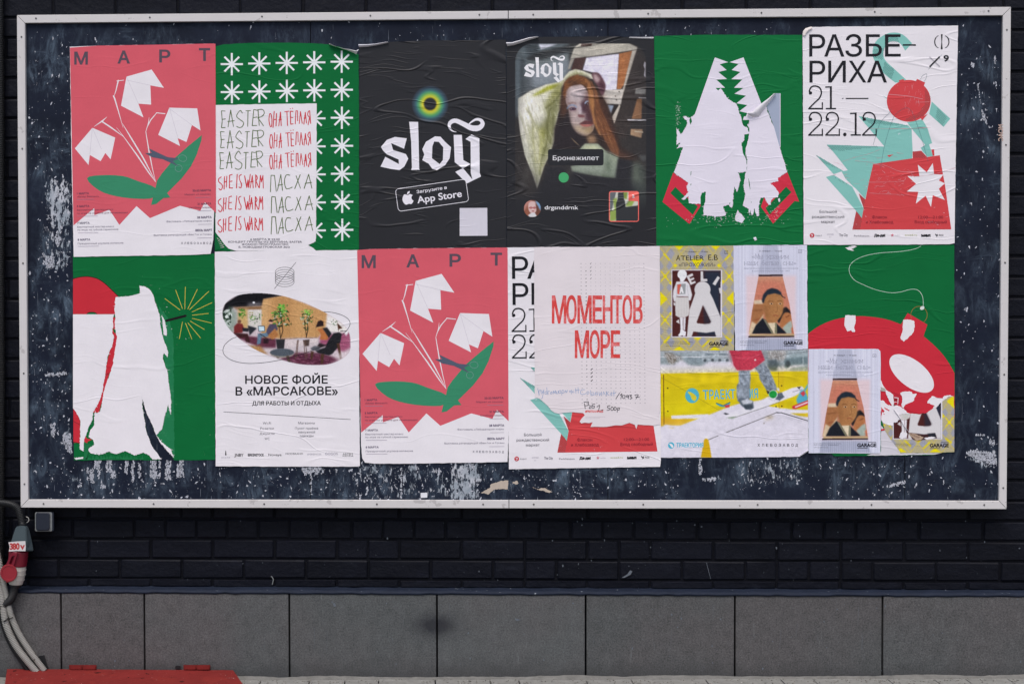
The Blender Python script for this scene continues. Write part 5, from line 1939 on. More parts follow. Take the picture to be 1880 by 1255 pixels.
def market(T, outline, lvl, label, seed, second=False):
    e, d = poster('market_poster', outline, WHITE, lvl, label, crease=.38, seed=seed, group='white christmas market posters', rg=.3)
    cr = .38
    TE = paper('#79b3aa', cr, seed, .45, wear=.5)
    RE = paper('#c23c40', cr, seed, .45, wear=.5)
    BK = paper('#121118', cr, seed, .45)
    cut = 182 if second else 9999        # the part hidden below the sheet pasted over the second copy is not printed twice
    TT = lambda pts: T(pts)
    # teal swirl
    arc = smooth(to6([(1278, 190), (1200, 110), (1130, 72), (1060, 66), (990, 80), (900, 130), (850, 190), (825, 270), (830, 350), (870, 430), (930, 510), (1000, 575), (1085, 640)]), 4)
    inn = smooth(to6([(1240, 640), (1180, 580), (1070, 480), (980, 395), (950, 330), (958, 250), (1000, 190), (1050, 165), (1100, 170), (1150, 200), (1200, 275)]), 4)
    teal = [arc + inn, to6([(1505, 858), (1718, 1055), (1640, 1150), (1475, 1000)]), to6b([(940, 122), (1075, 95), (1120, 170), (1163, 305), (1065, 345), (1100, 320), (1000, 200)]),
            to6b([(510, 65), (950, 148), (980, 180), (990, 380), (985, 440), (640, 490), (600, 660), (570, 800), (485, 705), (460, 685), (395, 620), (360, 555), (416, 545), (285, 380), (228, 318), (740, 335), (600, 170)]),
            to6b([(133, 408), (375, 550), (290, 580)]), to6b([(222, 605), (290, 585), (455, 690), (555, 880), (540, 968), (495, 910)]), to6b([(1060, 345), (1135, 315), (1170, 420), (1120, 425), (1080, 380)]), to6([(940, 785), (985, 815), (990, 830)])]
    for i, t in enumerate(teal):
        if second and min(p[0] for p in t) > 330:
            continue
        flat('teal_shape', [ccw(TT(t))], TE, e, pr(1 + (i % 2) * .5, d))
    # red figure and halftone
    redbag = to6b([(640, 490), (985, 440), (1085, 432), (1230, 412), (1255, 560), (1272, 650), (1280, 700), (1332, 1068), (455, 1070), (490, 905), (540, 968), (556, 880), (512, 750), (572, 803), (600, 660)])
    star = [(1035, 495), (1115, 562), (1168, 480), (1180, 580), (1262, 583), (1222, 635), (1275, 660), (1222, 708), (1275, 808), (1168, 765), (1152, 870), (1105, 770), (1018, 840), (1040, 735), (938, 733), (1020, 665), (942, 595), (1050, 600)]
    holes = [] if second else [TT(to6b(star))]
    flat('red_shape', [ccw(TT(redbag))], RE, e, pr(2, d), holes=holes)
    if not second:
        flat('red_shape', [ccw(TT(to6b([(990, 380), (1065, 372), (1120, 430), (1085, 435), (990, 440)])))], RE, e, pr(2.5, d))
        flat('red_shape', [ccw(TT(to6b([(1155, 362), (1180, 360), (1183, 415), (1168, 418)])))], RE, e, pr(2.5, d))
        flat('red_shape', [ccw(TT(to6b([(765, 412), (820, 405), (780, 430)])))], RE, e, pr(2.5, d))
        ball = ellipse(1240, 850, 252, 240, 0, 60)
        flat('red_ball', [ccw(TT(to6(ball)))], RE, e, pr(3, d))
        flat('red_ball_cap', [ccw(TT(to6([(1335, 598), (1428, 640), (1405, 700), (1310, 650)])))], RE, e, pr(3.5, d))
        flat('red_ball_cap', [ccw(TT(to6([(1125, 615), (1180, 600), (1200, 650), (1140, 660)])))], RE, e, pr(3.5, d))
        flat('red_ball_cap', [ccw(TT(to6([(1375, 1045), (1460, 1000), (1395, 1075)])))], RE, e, pr(3.5, d))
    dots = []
    dpoly = [to6([(1000, 80), (1100, 80), (1130, 180), (1000, 185)]), to6([(830, 260), (960, 240), (940, 380), (830, 350)]), to6([(960, 400), (1075, 490), (1040, 610), (940, 500)]), to6([(1570, 930), (1680, 1030), (1630, 1145), (1545, 1040)]),
             to6b([(515, 65), (950, 148), (900, 150), (600, 130)]), to6b([(228, 318), (740, 335), (360, 372), (250, 360)]), to6b([(133, 408), (375, 550), (200, 480)]), to6b([(270, 590), (420, 670), (360, 650)]),
             to6b([(490, 905), (545, 968), (525, 1068), (455, 1068)]), to6b([(512, 750), (572, 803), (556, 880)]), to6b([(990, 380), (1065, 372), (1120, 430), (990, 438)]), to6([(1430, 700), (1490, 800), (1480, 920), (1400, 1030), (1240, 1085), (1190, 1060), (1340, 1000), (1420, 900)])]
    for pz in dpoly:
        if second and (min(p[0] for p in pz) > 180 and min(p[1] for p in pz) < 900):
            continue
        dots += clip_dots(pz, 9.0, 2.1, TT)
    o = flat('halftone_dots', dots, paper('#234a48', cr, seed), e, pr(5, d))
    o['kind'] = 'stuff'
    # headline
    base = [('РАЗБЕ-', 62, 205, 553 + 84, 117)]
    if not second:
        its = []
        for s, x0, x1 in (('Р', 97, 278), ('А', 270, 498), ('З', 513, 702), ('Б', 748, 930), ('Е', 968, 1146)):
            a, b = TT(to6([(x0, 340), (x1, 340)]))
            its.append((s, a[0], a[1], b[0], 40.3, dict(y1=b[1], bold=.45)))
        for s, x0, x1 in (('Р', 100, 278), ('И', 316, 515), ('Х', 550, 750), ('А', 762, 988)):
            a, b = TT(to6([(x0, 638), (x1, 638)]))
            its.append((s, a[0], a[1], b[0], 39.5, dict(y1=b[1], bold=.45)))
        text('headline_letter', e, pr(6, d), BK, its)
        flat('headline_dash', [ccw(TT(to6([(1172, 200), (1322, 200), (1322, 217), (1172, 217)])))], BK, e, pr(6, d))
    else:
        its = []
        for s, x0, x1, y, hh in (('Р', 97, 278, 340, 40.5), ('Р', 100, 278, 638, 39.5), ('И', 316, 515, 638, 39.5), ('А', 270, 498, 340, 40.3)):
            a, b = TT(to6([(x0, y), (x1, y)]))
            its.append((s, a[0], a[1], b[0], hh, dict(y1=b[1], bold=.45)))
        text('headline_letter', e, pr(6, d), BK, its)

    def two(dx, dy):
        pts = smooth([(p[0] + dx, p[1] + dy) for p in DIG2[1:]], 5)
        k = stroke(TT(to6(pts)), [4.6] + [2.6] * (len(pts) - 2) + [2.0])
        k += [ccw(ellipse(*TT(to6([(112 + dx, 758 + dy)]))[0], 2.9, n=14))]
        k += stroke(TT(to6([(90 + dx, 940 + dy), (247 + dx, 940 + dy)])), 2.5) + stroke(TT(to6([(247 + dx, 946 + dy), (247 + dx, 872 + dy)])), 2.2)
        flat('date_digit', k, BK, e, pr(6, d))

    def one(dx, dy):
        k = stroke(TT(to6([(345 + dx, 682 + dy), (345 + dx, 940 + dy)])), 3.6, cap=False) + stroke(TT(to6([(280 + dx, 692 + dy), (350 + dx, 690 + dy)])), 2.3, cap=False) + stroke(TT(to6([(287 + dx, 939 + dy), (405 + dx, 939 + dy)])), 2.4, cap=False)
        flat('date_digit', k, BK, e, pr(6, d))
    two(0, 0)
    one(0, 0)
    two(0, 303)
    two(195, 303)
    if not second:
        flat('date_dash', stroke(TT(to6([(515, 823), (776, 823)])), 2.0, cap=False) + [ccw(TT(to6([(470, 828), (482, 816), (493, 820), (478, 828)])))], BK, e, pr(6, d))
        flat('date_point', [ccw(ellipse(*TT([(253, 627)])[0], 3.3, n=14))], BK, e, pr(6, d))
        one(285, 303)
        two(618, 303)
        # corner emblem
        cxy = TT(to6([(1620, 172)]))[0]
        em = stroke(ellipse(*TT(to6([(1598, 172)]))[0], 9.5, 11.6, 0, 20, 105, 255), [.5] + [1.2] * 4 + [1.9] * 11 + [1.2] * 4 + [.5])
        em += stroke(ellipse(*TT(to6([(1642, 172)]))[0], 9.5, 11.6, 0, 20, -75, 75), [.5] + [1.2] * 4 + [1.9] * 11 + [1.2] * 4 + [.5])
        em += [ccw(TT(to6([(1610, 85), (1630, 85), (1623, 170), (1630, 258), (1608, 258), (1616, 170)])))]
        flat('circle_emblem', em, BK, e, pr(6, d))
        flat('cross_stroke', stroke(TT(to6([(1478, 345), (1597, 458)])), 2.4, cap=False), paper('#a9a4ab', cr, seed), e, pr(5, d))
        flat('cross_stroke', stroke(TT(to6([(1597, 342), (1480, 460)])), 2.8, cap=False), BK, e, pr(6, d))
        a, b = TT(to6([(1643, 395), (1698, 395)]))
        text('number_lettering', e, pr(6, d), BK, [('9', a[0], a[1], b[0], 10.5, dict(bold=1.1))])
        lines = []
        for c_ in ([(640, 320), (700, 130), (780, 40), (800, 0)], [(705, 530), (740, 330), (800, 130), (850, 40), (960, 0), (1050, 200), (1125, 465)], [(1385, 20)]):
            if len(c_) > 2:
                lines += stroke(TT(to6b(smooth(c_, 5))), .45, cap=False)
        lines += stroke(TT(to6(smooth([(1375, 600), (1400, 560), (1445, 540), (1440, 590), (1415, 630)], 5))), .45, cap=False)
        lines += stroke(TT(to6([(1465, 490), (1620, 320)])), .4, cap=False)
        flat('thin_curves', lines, paper('#46606a', cr, seed), e, pr(6, d))
        # glossy crumple lines through the print
        cr_ = []
        for c_, w in (([(630, 490), (740, 500), (880, 555), (1050, 560)], 1.2), ([(590, 650), (700, 650), (900, 640), (930, 600)], 1.0), ([(1000, 600), (1120, 590), (1250, 560), (1370, 520)], .8), ([(600, 745), (750, 755), (960, 760)], .7), ([(480, 460), (560, 470), (640, 480), (740, 520)], .9), ([(360, 470), (480, 430), (600, 400), (700, 360)], .6), ([(620, 175), (800, 178), (980, 175), (1150, 165)], 1.3)):
            c2 = smooth(c_, 5)
            cr_ += stroke(TT(to6b(c2)), [max(.2, w * .75 * R.uniform(.2, 1.1)) for _ in c2], cap=False)
        cr_ += stroke(TT(to6(smooth([(1000, 775), (1130, 785), (1260, 800), (1400, 830)], 6))), .8, cap=False) + stroke(TT(to6(smooth([(1320, 865), (1400, 865), (1480, 860)], 6))), .5, cap=False)
        for k in range(46):
            x, y = R.uniform(650, 1000), R.uniform(520, 760)
            a = R.uniform(-.9, .9)
            L = R.uniform(6, 34)
            cr_ += stroke(TT(to6b([(x, y), (x + L * math.cos(a), y + L * math.sin(a))])), R.uniform(.2, .55), cap=False)
        for k in range(26):
            x, y = R.uniform(1180, 1400), R.uniform(650, 1000)
            a = R.uniform(1.2, 1.9)
            L = R.uniform(10, 60)
            cr_ += stroke(TT(to6([(x, y), (x + L * math.cos(a), y + L * math.sin(a))])), R.uniform(.2, .45), cap=False)
        for k in range(30):
            x, y = R.uniform(230, 900), R.uniform(380, 760)
            a = R.uniform(-.4, .4)
            L = R.uniform(10, 60)
            cr_ += stroke(TT(to6b([(x, y), (x + L * math.cos(a), y + L * math.sin(a))])), R.uniform(.2, .5), cap=False)
        o = flat('crease_abrasion', cr_, paper('#c78f96', cr, seed), e, pr(5.5, d))
        o['kind'] = 'stuff'
    GT, RT = paper('#3d3a46', cr, seed), paper('#7e2430', cr, seed)
    l6 = lambda s, x0, y, x1, h, bold=0: (lambda ab: (s, ab[0][0], ab[0][1], ab[1][0], h, dict(y1=ab[1][1], bold=bold)))(TT(to6b([(x0, y), (x1, y)])))
    text('caption_line', e, pr(6, d), GT, [l6('Большой', 165, 922, 318, 5.0), l6('рождественский', 99, 968, 384, 5.0), l6('маркет', 181, 1012, 301, 5.0)])
    text('caption_line', e, pr(6, d), RT, [l6('Флакон', 630, 972, 762, 5.6, .15), l6('и Хлебозавод', 577, 1016, 818, 5.6, .15), l6('12:00—21:00', 1040, 972, 1260, 5.2, .15), l6('Вход свободный', 1008, 1015, 1292, 5.6, .15)])
    # sponsor line
    rc = TT(to6b([(99, 1121)]))[0]
    flat('round_emblem', [ellipse(rc[0], rc[1], 4.3, n=24)], paper('#b52e3a', cr, seed), e, pr(6, d))
    flat('emblem_mark', stroke(TT(to6b([(90, 1110), (95, 1120), (105, 1112), (103, 1128), (92, 1132)])), .8), paper(WHITE, cr, seed), e, pr(7, d))
    text('sponsor_lettering', e, pr(6, d), paper('#55505c', cr, seed), [l6('КидсЗ', 130, 1128, 184, 2.6, .2), l6('The City', 340, 1128, 415, 4.6, .1), l6('ParkSeason', 470, 1132, 605, 3.0, 0)])
    text('sponsor_lettering', e, pr(6, d), paper('#a09ba6', cr, seed), [l6('МОСКВА', 232, 1118, 292, 2.6, .2), l6('24', 250, 1140, 270, 1.6), l6('rambler', 832, 1124, 880, 2.0)])
    text('sponsor_lettering', e, pr(6, d), BK, [l6('Да-да!', 650, 1130, 745, 4.2, .8), l6('мел', 1068, 1131, 1145, 4.9, 1.1), l6('FOX', 1222, 1128, 1262, 3.4, .1)])
    text('sponsor_lettering', e, pr(6, d), paper('#9aa04e', cr, seed), [l6('ecoed.ru', 920, 1124, 1028, 3.0, .2)])
    st = []
    sc_ = TT(to6b([(810, 1119)]))[0]
    for k in range(10):
        a = math.radians(-90 + 36 * k)
        r_ = 3.4 if k % 2 == 0 else 1.4
        st.append((sc_[0] + r_ * math.cos(a), sc_[1] + r_ * math.sin(a)))
    flat('star_emblem', [st], paper('#c4707c', cr, seed), e, pr(6, d))
    flat('fox_emblem', [ccw(TT(to6b([(1188, 1105), (1205, 1115), (1212, 1105), (1212, 1125), (1198, 1135), (1200, 1120), (1190, 1118)])))], BK, e, pr(6, d))
    return e, d


I6 = lambda p: C6(p)
e6, d6 = market(C6, C6([(24, 80), (35, 60), (60, 45), (300, 42), (600, 40), (867, 37), (862, 300), (857, 600), (850, 1000), (848, 1215), (820, 1221), (400, 1224), (30, 1224), (28, 700)]), 3.4,
                'white christmas market poster with teal swirl and red ball, whole, top right of the board', 4)
curl(e6, [(C6([(24, 92)])[0], C6([(36, 92)])[0]), (C6([(26, 68)])[0], C6([(42, 78)])[0]), (C6([(40, 52)])[0], C6([(56, 64)])[0]), (C6([(72, 43)])[0], C6([(76, 52)])[0])], d6, .005, paper('#cfc6c2', .1, 1))
D4 = crop(920, 440, 2.92)
aff = affine3([(62, 90), (295, 1140), (828, 1140)], D4([(60, 95), (303, 1137), (836, 1132)]))
market(aff, D4([(30, 42), (300, 40), (600, 38), (850, 34), (853, 600), (856, 1182), (852, 1215), (400, 1222), (42, 1228), (36, 700)]), 2.9,
       'white christmas market poster mostly hidden under a pasted sheet with two stamped red words', 6, True)

# ---------------------------------------------------------------- stamped red words sheet
HM = crop(1000, 460, 5.702)
HN = crop(970, 670, 6.274)
a_top = D4([(178, 40)])[0]
outl = [a_top] + D4([(400, 39), (700, 38), (848, 36), (850, 300), (852, 600), (854, 880)]) + HN([(1500, 600), (1515, 680), (1440, 695)]) + HN([(1330, 688), (1258, 682), (1243, 735), (1225, 685), (1165, 662), (1080, 690), (1072, 692), (1000, 690), (900, 708), (715, 710), (740, 655), (700, 665), (650, 660), (610, 668), (590, 650), (615, 610), (650, 575), (630, 550), (560, 545), (505, 538), (450, 545), (380, 548), (350, 558), (300, 545), (265, 520), (225, 470), (170, 420), (130, 385), (75, 370)]) + D4([(180, 640), (178, 300)])
e, d = poster('stamped_words_poster', outl, '#d3cacd', 4.4, 'greyish white sheet with two red stamped words, torn off along its bottom edge', crease=.22, seed=8, rg=.5)
RS = paper('#c8413e', .22, 8, distress=('#dc8f90', .46, .8))
its = []
for s, x0, x1 in (('М', 80, 222), ('О', 232, 330), ('М', 347, 487), ('Е', 505, 597), ('Н', 612, 706), ('Т', 716, 806), ('О', 818, 912), ('В', 930, 1020)):
    a, b = HM([(x0, 757), (x1, 754)])
    its.append((s, a[0], a[1], b[0], 283 / 5.702, dict(bold=1.8)))
for s, x0, x1 in (('М', 320, 460), ('О', 475, 572), ('Р', 588, 680), ('Е', 697, 785)):
    a, b = HM([(x0, 1119), (x1, 1117)])
    its.append((s, a[0], a[1], b[0], 281 / 5.702, dict(bold=1.8)))
text('stamped_letter', e, pr(1, d), RS, its)
grid1, grid2 = [], []
for r_ in range(40):
    y = 136 + r_ * 39.0 if r_ < 17 else 136 + r_ * 39.4
    for c_ in range(14):
        x = 380 + c_ * 50.5 + r_ * .35
        p = HM([(x, y)])[0]
        if p[1] > 741:
            continue
        if c_ == 1 and r_ > 1:
            s = 6.0 if R.random() < .8 else 4.0
            grid2.append(ccw([(p[0] - s / 6, p[1] + s / 7), (p[0] - s / 9, p[1] - s / 12), (p[0] + s / 7, p[1] - s / 6), (p[0] + s / 6, p[1] + s / 14)]))
        elif c_ == 2 and (r_ < 5 or 12 <= r_ < 17):
            a = R.uniform(.6, 1.4)
            grid2 += stroke([(p[0] - 1, p[1] + 1.2), (p[0] + 1.2, p[1] - 1.4)], .8, cap=False)
        elif c_ == 2 and 28 <= r_ < 32:
            grid2 += stroke([(p[0] - 1.6, p[1] + 1.6), (p[0] + 1.8, p[1] - 1.4)], 1.5, cap=False)
        else:
            w = 2.0 if r_ > 12 and R.random() < .8 else 1.0
            if c_ in (0, 13):
                w = 2.2
            grid1.append(ccw([(p[0] - w / 2, p[1] - .45), (p[0] + w / 2, p[1] - .45), (p[0] + w / 2, p[1] + .45), (p[0] - w / 2, p[1] + .45)]))
o = flat('number_grid', grid1, paper('#8f888e', .22, 8), e, pr(2, d))
o['kind'] = 'stuff'
o = flat('marked_numbers', grid2, paper('#2e2a30', .22, 8), e, pr(3, d))
o['kind'] = 'stuff'
# pen notes
BL = paper('#7c93b8', .22, 8)
PN = paper('#2b2830', .22, 8)
pen = [[(108, 265), (125, 345), (122, 300), (140, 285), (150, 330)], [(155, 285), (165, 320), (180, 280), (160, 375), (150, 380)], [(215, 300), (190, 310), (195, 330), (215, 320), (212, 255), (218, 335)], [(228, 335), (228, 300), (245, 300)], [(255, 315), (270, 305), (272, 325), (255, 328), (256, 312)],
       [(285, 330), (290, 295), (300, 320), (312, 290), (316, 325)], [(330, 300), (320, 320), (340, 325), (345, 295)], [(355, 325), (350, 300), (370, 290), (375, 315), (360, 322)], [(385, 345), (390, 290), (410, 295), (405, 320), (390, 318)], [(420, 318), (430, 290), (440, 315), (450, 285)], [(470, 290), (480, 310), (495, 285), (495, 330)],
       [(520, 290), (505, 310), (530, 312)], [(545, 265), (548, 325)], [(535, 290), (560, 288)], [(572, 255), (575, 320)], [(560, 285), (590, 282)], [(650, 280), (610, 285), (600, 325), (640, 335), (665, 320)], [(680, 300), (675, 330), (700, 320), (690, 300)], [(715, 290), (720, 350)], [(735, 310), (730, 340), (755, 340), (750, 310)],
       [(770, 345), (775, 310), (795, 340), (800, 305)], [(815, 310), (820, 350), (840, 310), (845, 350)], [(860, 340), (865, 305), (885, 340)], [(900, 300), (895, 355)], [(900, 325), (925, 305)], [(902, 328), (930, 345)], [(945, 330), (960, 315), (950, 345), (965, 345)], [(985, 290), (985, 355)], [(970, 322), (1005, 318)]]
k = []
for s_ in pen:
    k += stroke(HN(smooth(s_, 4)), .8)
flat('pen_note', k, BL, e, pr(4, d))
pen2 = [[(1050, 320), (1008, 385)], [(1058, 345), (1078, 330), (1065, 382)], [(1105, 345), (1085, 350), (1088, 380), (1112, 375), (1110, 345)], [(1150, 345), (1128, 350), (1135, 368), (1155, 350), (1150, 385)], [(1165, 345), (1190, 345), (1175, 360), (1195, 375), (1170, 388)], [(1225, 345), (1265, 340), (1240, 385)], [(1235, 365), (1280, 368)],
        [(645, 440), (655, 500)], [(640, 425), (690, 420), (685, 460), (655, 465)], [(695, 460), (715, 470), (700, 495), (720, 495)], [(765, 445), (735, 455), (732, 490), (755, 492), (760, 470), (735, 470)], [(790, 480), (820, 460), (808, 525)], [(835, 520), (860, 512)], [(940, 465), (912, 472), (915, 490), (935, 495), (930, 515), (905, 518)], [(960, 478), (948, 505), (965, 520), (982, 500), (965, 478)], [(995, 480), (985, 505), (1000, 518), (1015, 498), (998, 480)], [(1030, 490), (1022, 540)], [(1028, 492), (1050, 492), (1045, 512), (1028, 512)]]
k = []
for s_ in pen2:
    k += stroke(HN(smooth(s_, 4)), 1.1)
flat('pen_note', k, PN, e, pr(4, d))
text('tag_lettering', e, pr(3, d), RS, [tl(HN, '#PARTISANPRESS', 655, 542, 862, 3.8, .35)])
flat('fine_print', stroke(HN([(655, 597), (885, 593)]), .5, cap=False) + stroke(HN([(655, 612), (820, 608)]), .4, cap=False), paper('#b3abb0', .22, 8), e, pr(3, d))

# ---------------------------------------------------------------- green poster with sparkler, torn white
D1 = crop(120, 450, 2.989)
slit = [(418, 828), (440, 900), (470, 970), (500, 1045), (560, 1110), (597, 1177), (521, 1177), (470, 1095), (445, 1020)]
out7 = [(42, 52), (400, 50), (822, 46), (823, 600), (823, 1176), (700, 1178), (598, 1178)] + slit[4::-1][:0] + [(560, 1110), (500, 1045), (470, 970), (440, 900), (418, 828), (445, 1020), (470, 1095), (521, 1178), (300, 1178), (48, 1180), (46, 600)]
e, d = poster('sparkler_poster', D1(out7), '#075f30', .6, 'green poster with a thin yellow sparkler and a big torn white area, bottom left', crease=.25, seed=12, wear=.25)
RD7, BK7, GN7 = paper('#b82a36', .25, 12), paper('#191318', .25, 12), paper('#075f30', .25, 12)
dome = smooth([(43, 184), (80, 175), (125, 172), (175, 183), (215, 208), (255, 245), (292, 281)], 5)
flat('red_dome', [D1(dome + [(276, 300), (274, 378), (43, 378)])], RD7, e, pr(1, d))
flat('dome_outline', stroke(D1(dome), 1.2), BK7, e, pr(2, d))
flat('dome_opening', [D1(ellipse(146, 380, 27, 13, 0, 20, 180, 360))], GN7, e, pr(2, d))
flat('dome_outline', stroke(D1(ellipse(146, 380, 28, 13, 0, 20, 180, 360)), .9), BK7, e, pr(3, d))
flat('stained_green', [rag(D1([(515, 330), (575, 420), (594, 520), (596, 900), (600, 1170), (560, 1110), (500, 1040), (550, 700)]), 1.0, 2, seed=5)], paper('#1d6f45', .25, 12, distress=('#4c8f6c', .52, .5)), e, pr(1, d))
flat('red_scrap', [rag(D1([(262, 395), (285, 395), (285, 505), (268, 650), (240, 710), (185, 917), (150, 917), (205, 730), (240, 600), (255, 500)]), .6, 2, seed=5)], RD7, e, pr(2, d))
flat('red_scrap', [D1([(45, 893), (62, 915), (82, 962), (81, 1085), (45, 1082)])], RD7, e, pr(3, d))
flat('dome_outline', stroke(D1([(45, 965), (82, 984)]), .7) + stroke(D1([(45, 1078), (80, 1086), (104, 1090), (118, 1085)]), .9) + stroke(D1([(222, 712), (240, 702)]), .8), BK7, e, pr(5, d))
flat('red_scrap', [rag(D1([(105, 1035), (120, 1060), (148, 1065), (122, 1075), (117, 1092), (103, 1092)]), .5, 1.5, seed=1)], RD7, e, pr(4, d))
flat('green_scrap', [rag(D1([(262, 455), (285, 470), (288, 485), (268, 480)]), .5, 1.5, seed=1)], GN7, e, pr(5, d))
tr, dt = empty('torn_paper_remnant', tuple(W(200, 640))), pr(3, d)
tr.location[1] = -dt
tag(tr, 'huge white peeled remnant left on the green sparkler poster, split by red slivers', 'torn paper')
WH7 = paper(WHITE, .22, 12)
lw = [(43, 379), (266, 379), (262, 400), (264, 440), (258, 480), (268, 500), (255, 560), (232, 610), (222, 690), (205, 800), (180, 870), (153, 915), (150, 955), (135, 985), (118, 1030), (104, 1065), (100, 1130), (80, 1118), (84, 962), (60, 915), (43, 893)]
mw = [(278, 284), (350, 280), (400, 268), (412, 262), (408, 220), (440, 228), (465, 245), (482, 270), (500, 330), (518, 380), (522, 440), (535, 500), (566, 590), (560, 615), (540, 590), (535, 620), (560, 690), (572, 780), (582, 860), (578, 930), (565, 870), (548, 930), (530, 1010), (500, 1040), (470, 970), (440, 900), (418, 828), (430, 930), (445, 1020), (470, 1090), (525, 1172), (480, 1174), (460, 1150), (430, 1136), (380, 1152), (330, 1128), (280, 1145), (240, 1130), (190, 1148), (140, 1140), (125, 1120), (160, 1090), (155, 1068), (128, 1050), (140, 1010), (160, 985), (160, 920), (190, 915), (205, 850), (218, 780), (262, 655), (268, 610), (285, 500), (278, 480), (272, 440), (276, 400), (270, 350)]
torn(rag(D1(lw), .7, 1.8, seed=41, skip=(0, 20)), WH7, tr, pr(5, d) + .0005)
torn(rag(D1(mw), .8, 1.8, seed=42), WH7, tr, pr(6, d) + .0005)
torn(rag(D1([(500, 1040), (530, 1080), (580, 1118), (596, 1165), (560, 1128), (520, 1080)]), .6, 1.5, seed=43), WH7, tr, pr(6, d) + .0005)
torn(rag(D1([(528, 385), (545, 410), (558, 470), (556, 497), (540, 490), (536, 430)]), .5, 1.5, seed=44), WH7, tr, pr(6, d) + .0005)
torn(rag(D1([(50, 1168), (100, 1160), (98, 1170), (60, 1176)]), .4, 1.5, seed=45), WH7, tr, pr(6, d) + .0005)
grass = []
for k in range(34):
    x = 110 + k * 9.5
    grass.append(ccw(D1([(x - 6, 1176), (x + rf.uniform(-12, 12), 1176 - rf.uniform(12, 44)), (x + 7, 1176)])))
flat('green_scrap', grass, paper('#1b6a3f', .25, 12), tr, pr(7, d) + .0005)
flat('green_scrap', [rag(D1([(104, 1075), (118, 1085), (160, 1095), (130, 1108), (122, 1172), (103, 1176)]), .8, 1.5, seed=6)], paper('#1b6a3f', .25, 12), tr, pr(7, d) + .0005)
YL = paper('#cdb848', .25, 12)
for a_, b_ in (((547, 293), (630, 355)), ((606, 246), (643, 348)), ((659, 229), (656, 350)), ((725, 242), (672, 350)), ((788, 253), (681, 354)), ((805, 315), (695, 366)), ((786, 374), (697, 384)), ((803, 427), (697, 401)), ((763, 462), (686, 416)), ((742, 508), (673, 426)), ((695, 515), (660, 428)), ((626, 513), (643, 421))):
    flat('sparkler_ray', stroke(D1([a_, b_]), .9), YL, e, pr(2, d))
flat('sparkler_stick', stroke(D1([(555, 414), (660, 387)]), 4.4), BK7, e, pr(3, d))

# ---------------------------------------------------------------- foyer poster
HF = crop(400, 470, 5.977)
HG = crop(390, 680, 6.785)
e, d = poster('foyer_poster', crop(390, 450, 2.989)([(14, 36), (300, 31), (700, 28), (800, 27), (805, 400), (806, 800), (810, 1210), (795, 1213), (400, 1213), (19, 1211), (16, 600)]), WHITE, 2.5,
              'white poster with an oval photograph of a lounge with plants, lower row', crease=.30, seed=13)
BKF = paper('#14141a', .30, 13)
oval = smooth([(52, 620), (70, 540), (140, 470), (240, 425), (400, 406), (560, 412), (720, 438), (880, 485), (1020, 540), (1160, 608), (1300, 690), (1400, 770), (1448, 860), (1458, 980), (1440, 1060), (1360, 1130), (1240, 1180), (1100, 1195), (900, 1185), (700, 1140), (520, 1075), (370, 1000), (230, 900), (120, 790), (62, 690)], 5, True)
x0, y0 = HF([(35, 395)])[0]
x1, y1 = HF([(1475, 1210)])[0]
p = Paint(x0, y0, x1, y1, .72, WHITE, HF)
om = p.mask([HF(oval)])
Q = lambda pts, c, b=.5, a=1.0, **k: p.poly(pts, c, b, a, clip=om, **k)
Q([(0, 380), (1500, 380), (1500, 1250), (0, 1250)], '#b9aab0', 0)
Q([(470, 470), (720, 430), (1200, 620), (1200, 760), (1100, 900), (480, 900)], '#b48a5c', 1)
Q([(640, 430), (800, 450), (790, 900), (640, 900)], '#a67c50', 6, .6)
Q([(480, 470), (570, 470), (560, 880), (480, 760)], '#c09a6c', 3, .8)
Q([(860, 500), (1000, 540), (1000, 880), (860, 880)], '#bd9464', 6, .7)
for x in (555, 640, 720, 790, 930, 1010, 1080, 1150):
    p.line([(x, 440), (x - 4, 890)], .6, '#8a6440', .4, .5)
Q([(40, 660), (80, 520), (250, 410), (480, 400), (720, 430), (500, 470), (480, 545), (330, 555), (170, 560), (120, 640)], '#17171b', 1)
Q([(330, 520), (480, 515), (480, 550), (330, 560)], '#9a9498', 3, .8)
p.ell(396, 509, 14, 10, '#e6e6ea', .6)
Q([(160, 560), (480, 548), (482, 590), (330, 590), (240, 600)], '#7c5c3e', 1.5)
Q([(330, 590), (482, 585), (480, 800), (330, 800)], '#c3beb8', 1)
Q([(215, 590), (330, 575), (335, 800), (215, 800)], '#b89a68', 2)
for (x, y) in ((355, 620), (380, 620), (355, 645), (380, 645), (355, 670)):
    p.ell(x, y, 10, 5, '#8d7a3c', .4)
Q([(40, 640), (150, 560), (215, 620), (210, 760), (150, 850), (60, 740)], '#8a968c', 3)
rs = np.random.RandomState(3)


def foliage(cx, cy, rx, ry, n, cols, L):
    for _ in range(n):
        a = rs.uniform(0, 6.28)
        r_ = rs.uniform(0, 1) ** .6
        x, y = cx + rx * r_ * math.cos(a), cy + ry * r_ * math.sin(a)
        an = rs.uniform(0, 3.14)
        l, w = L * rs.uniform(.6, 1.2), L * rs.uniform(.22, .45)
        c = cols[rs.randint(len(cols))]
        Q([(x - l * math.cos(an), y - l * math.sin(an)), (x - w * math.sin(an), y + w * math.cos(an)), (x + l * math.cos(an), y + l * math.sin(an)), (x + w * math.sin(an), y - w * math.cos(an))], c, .35, .95)


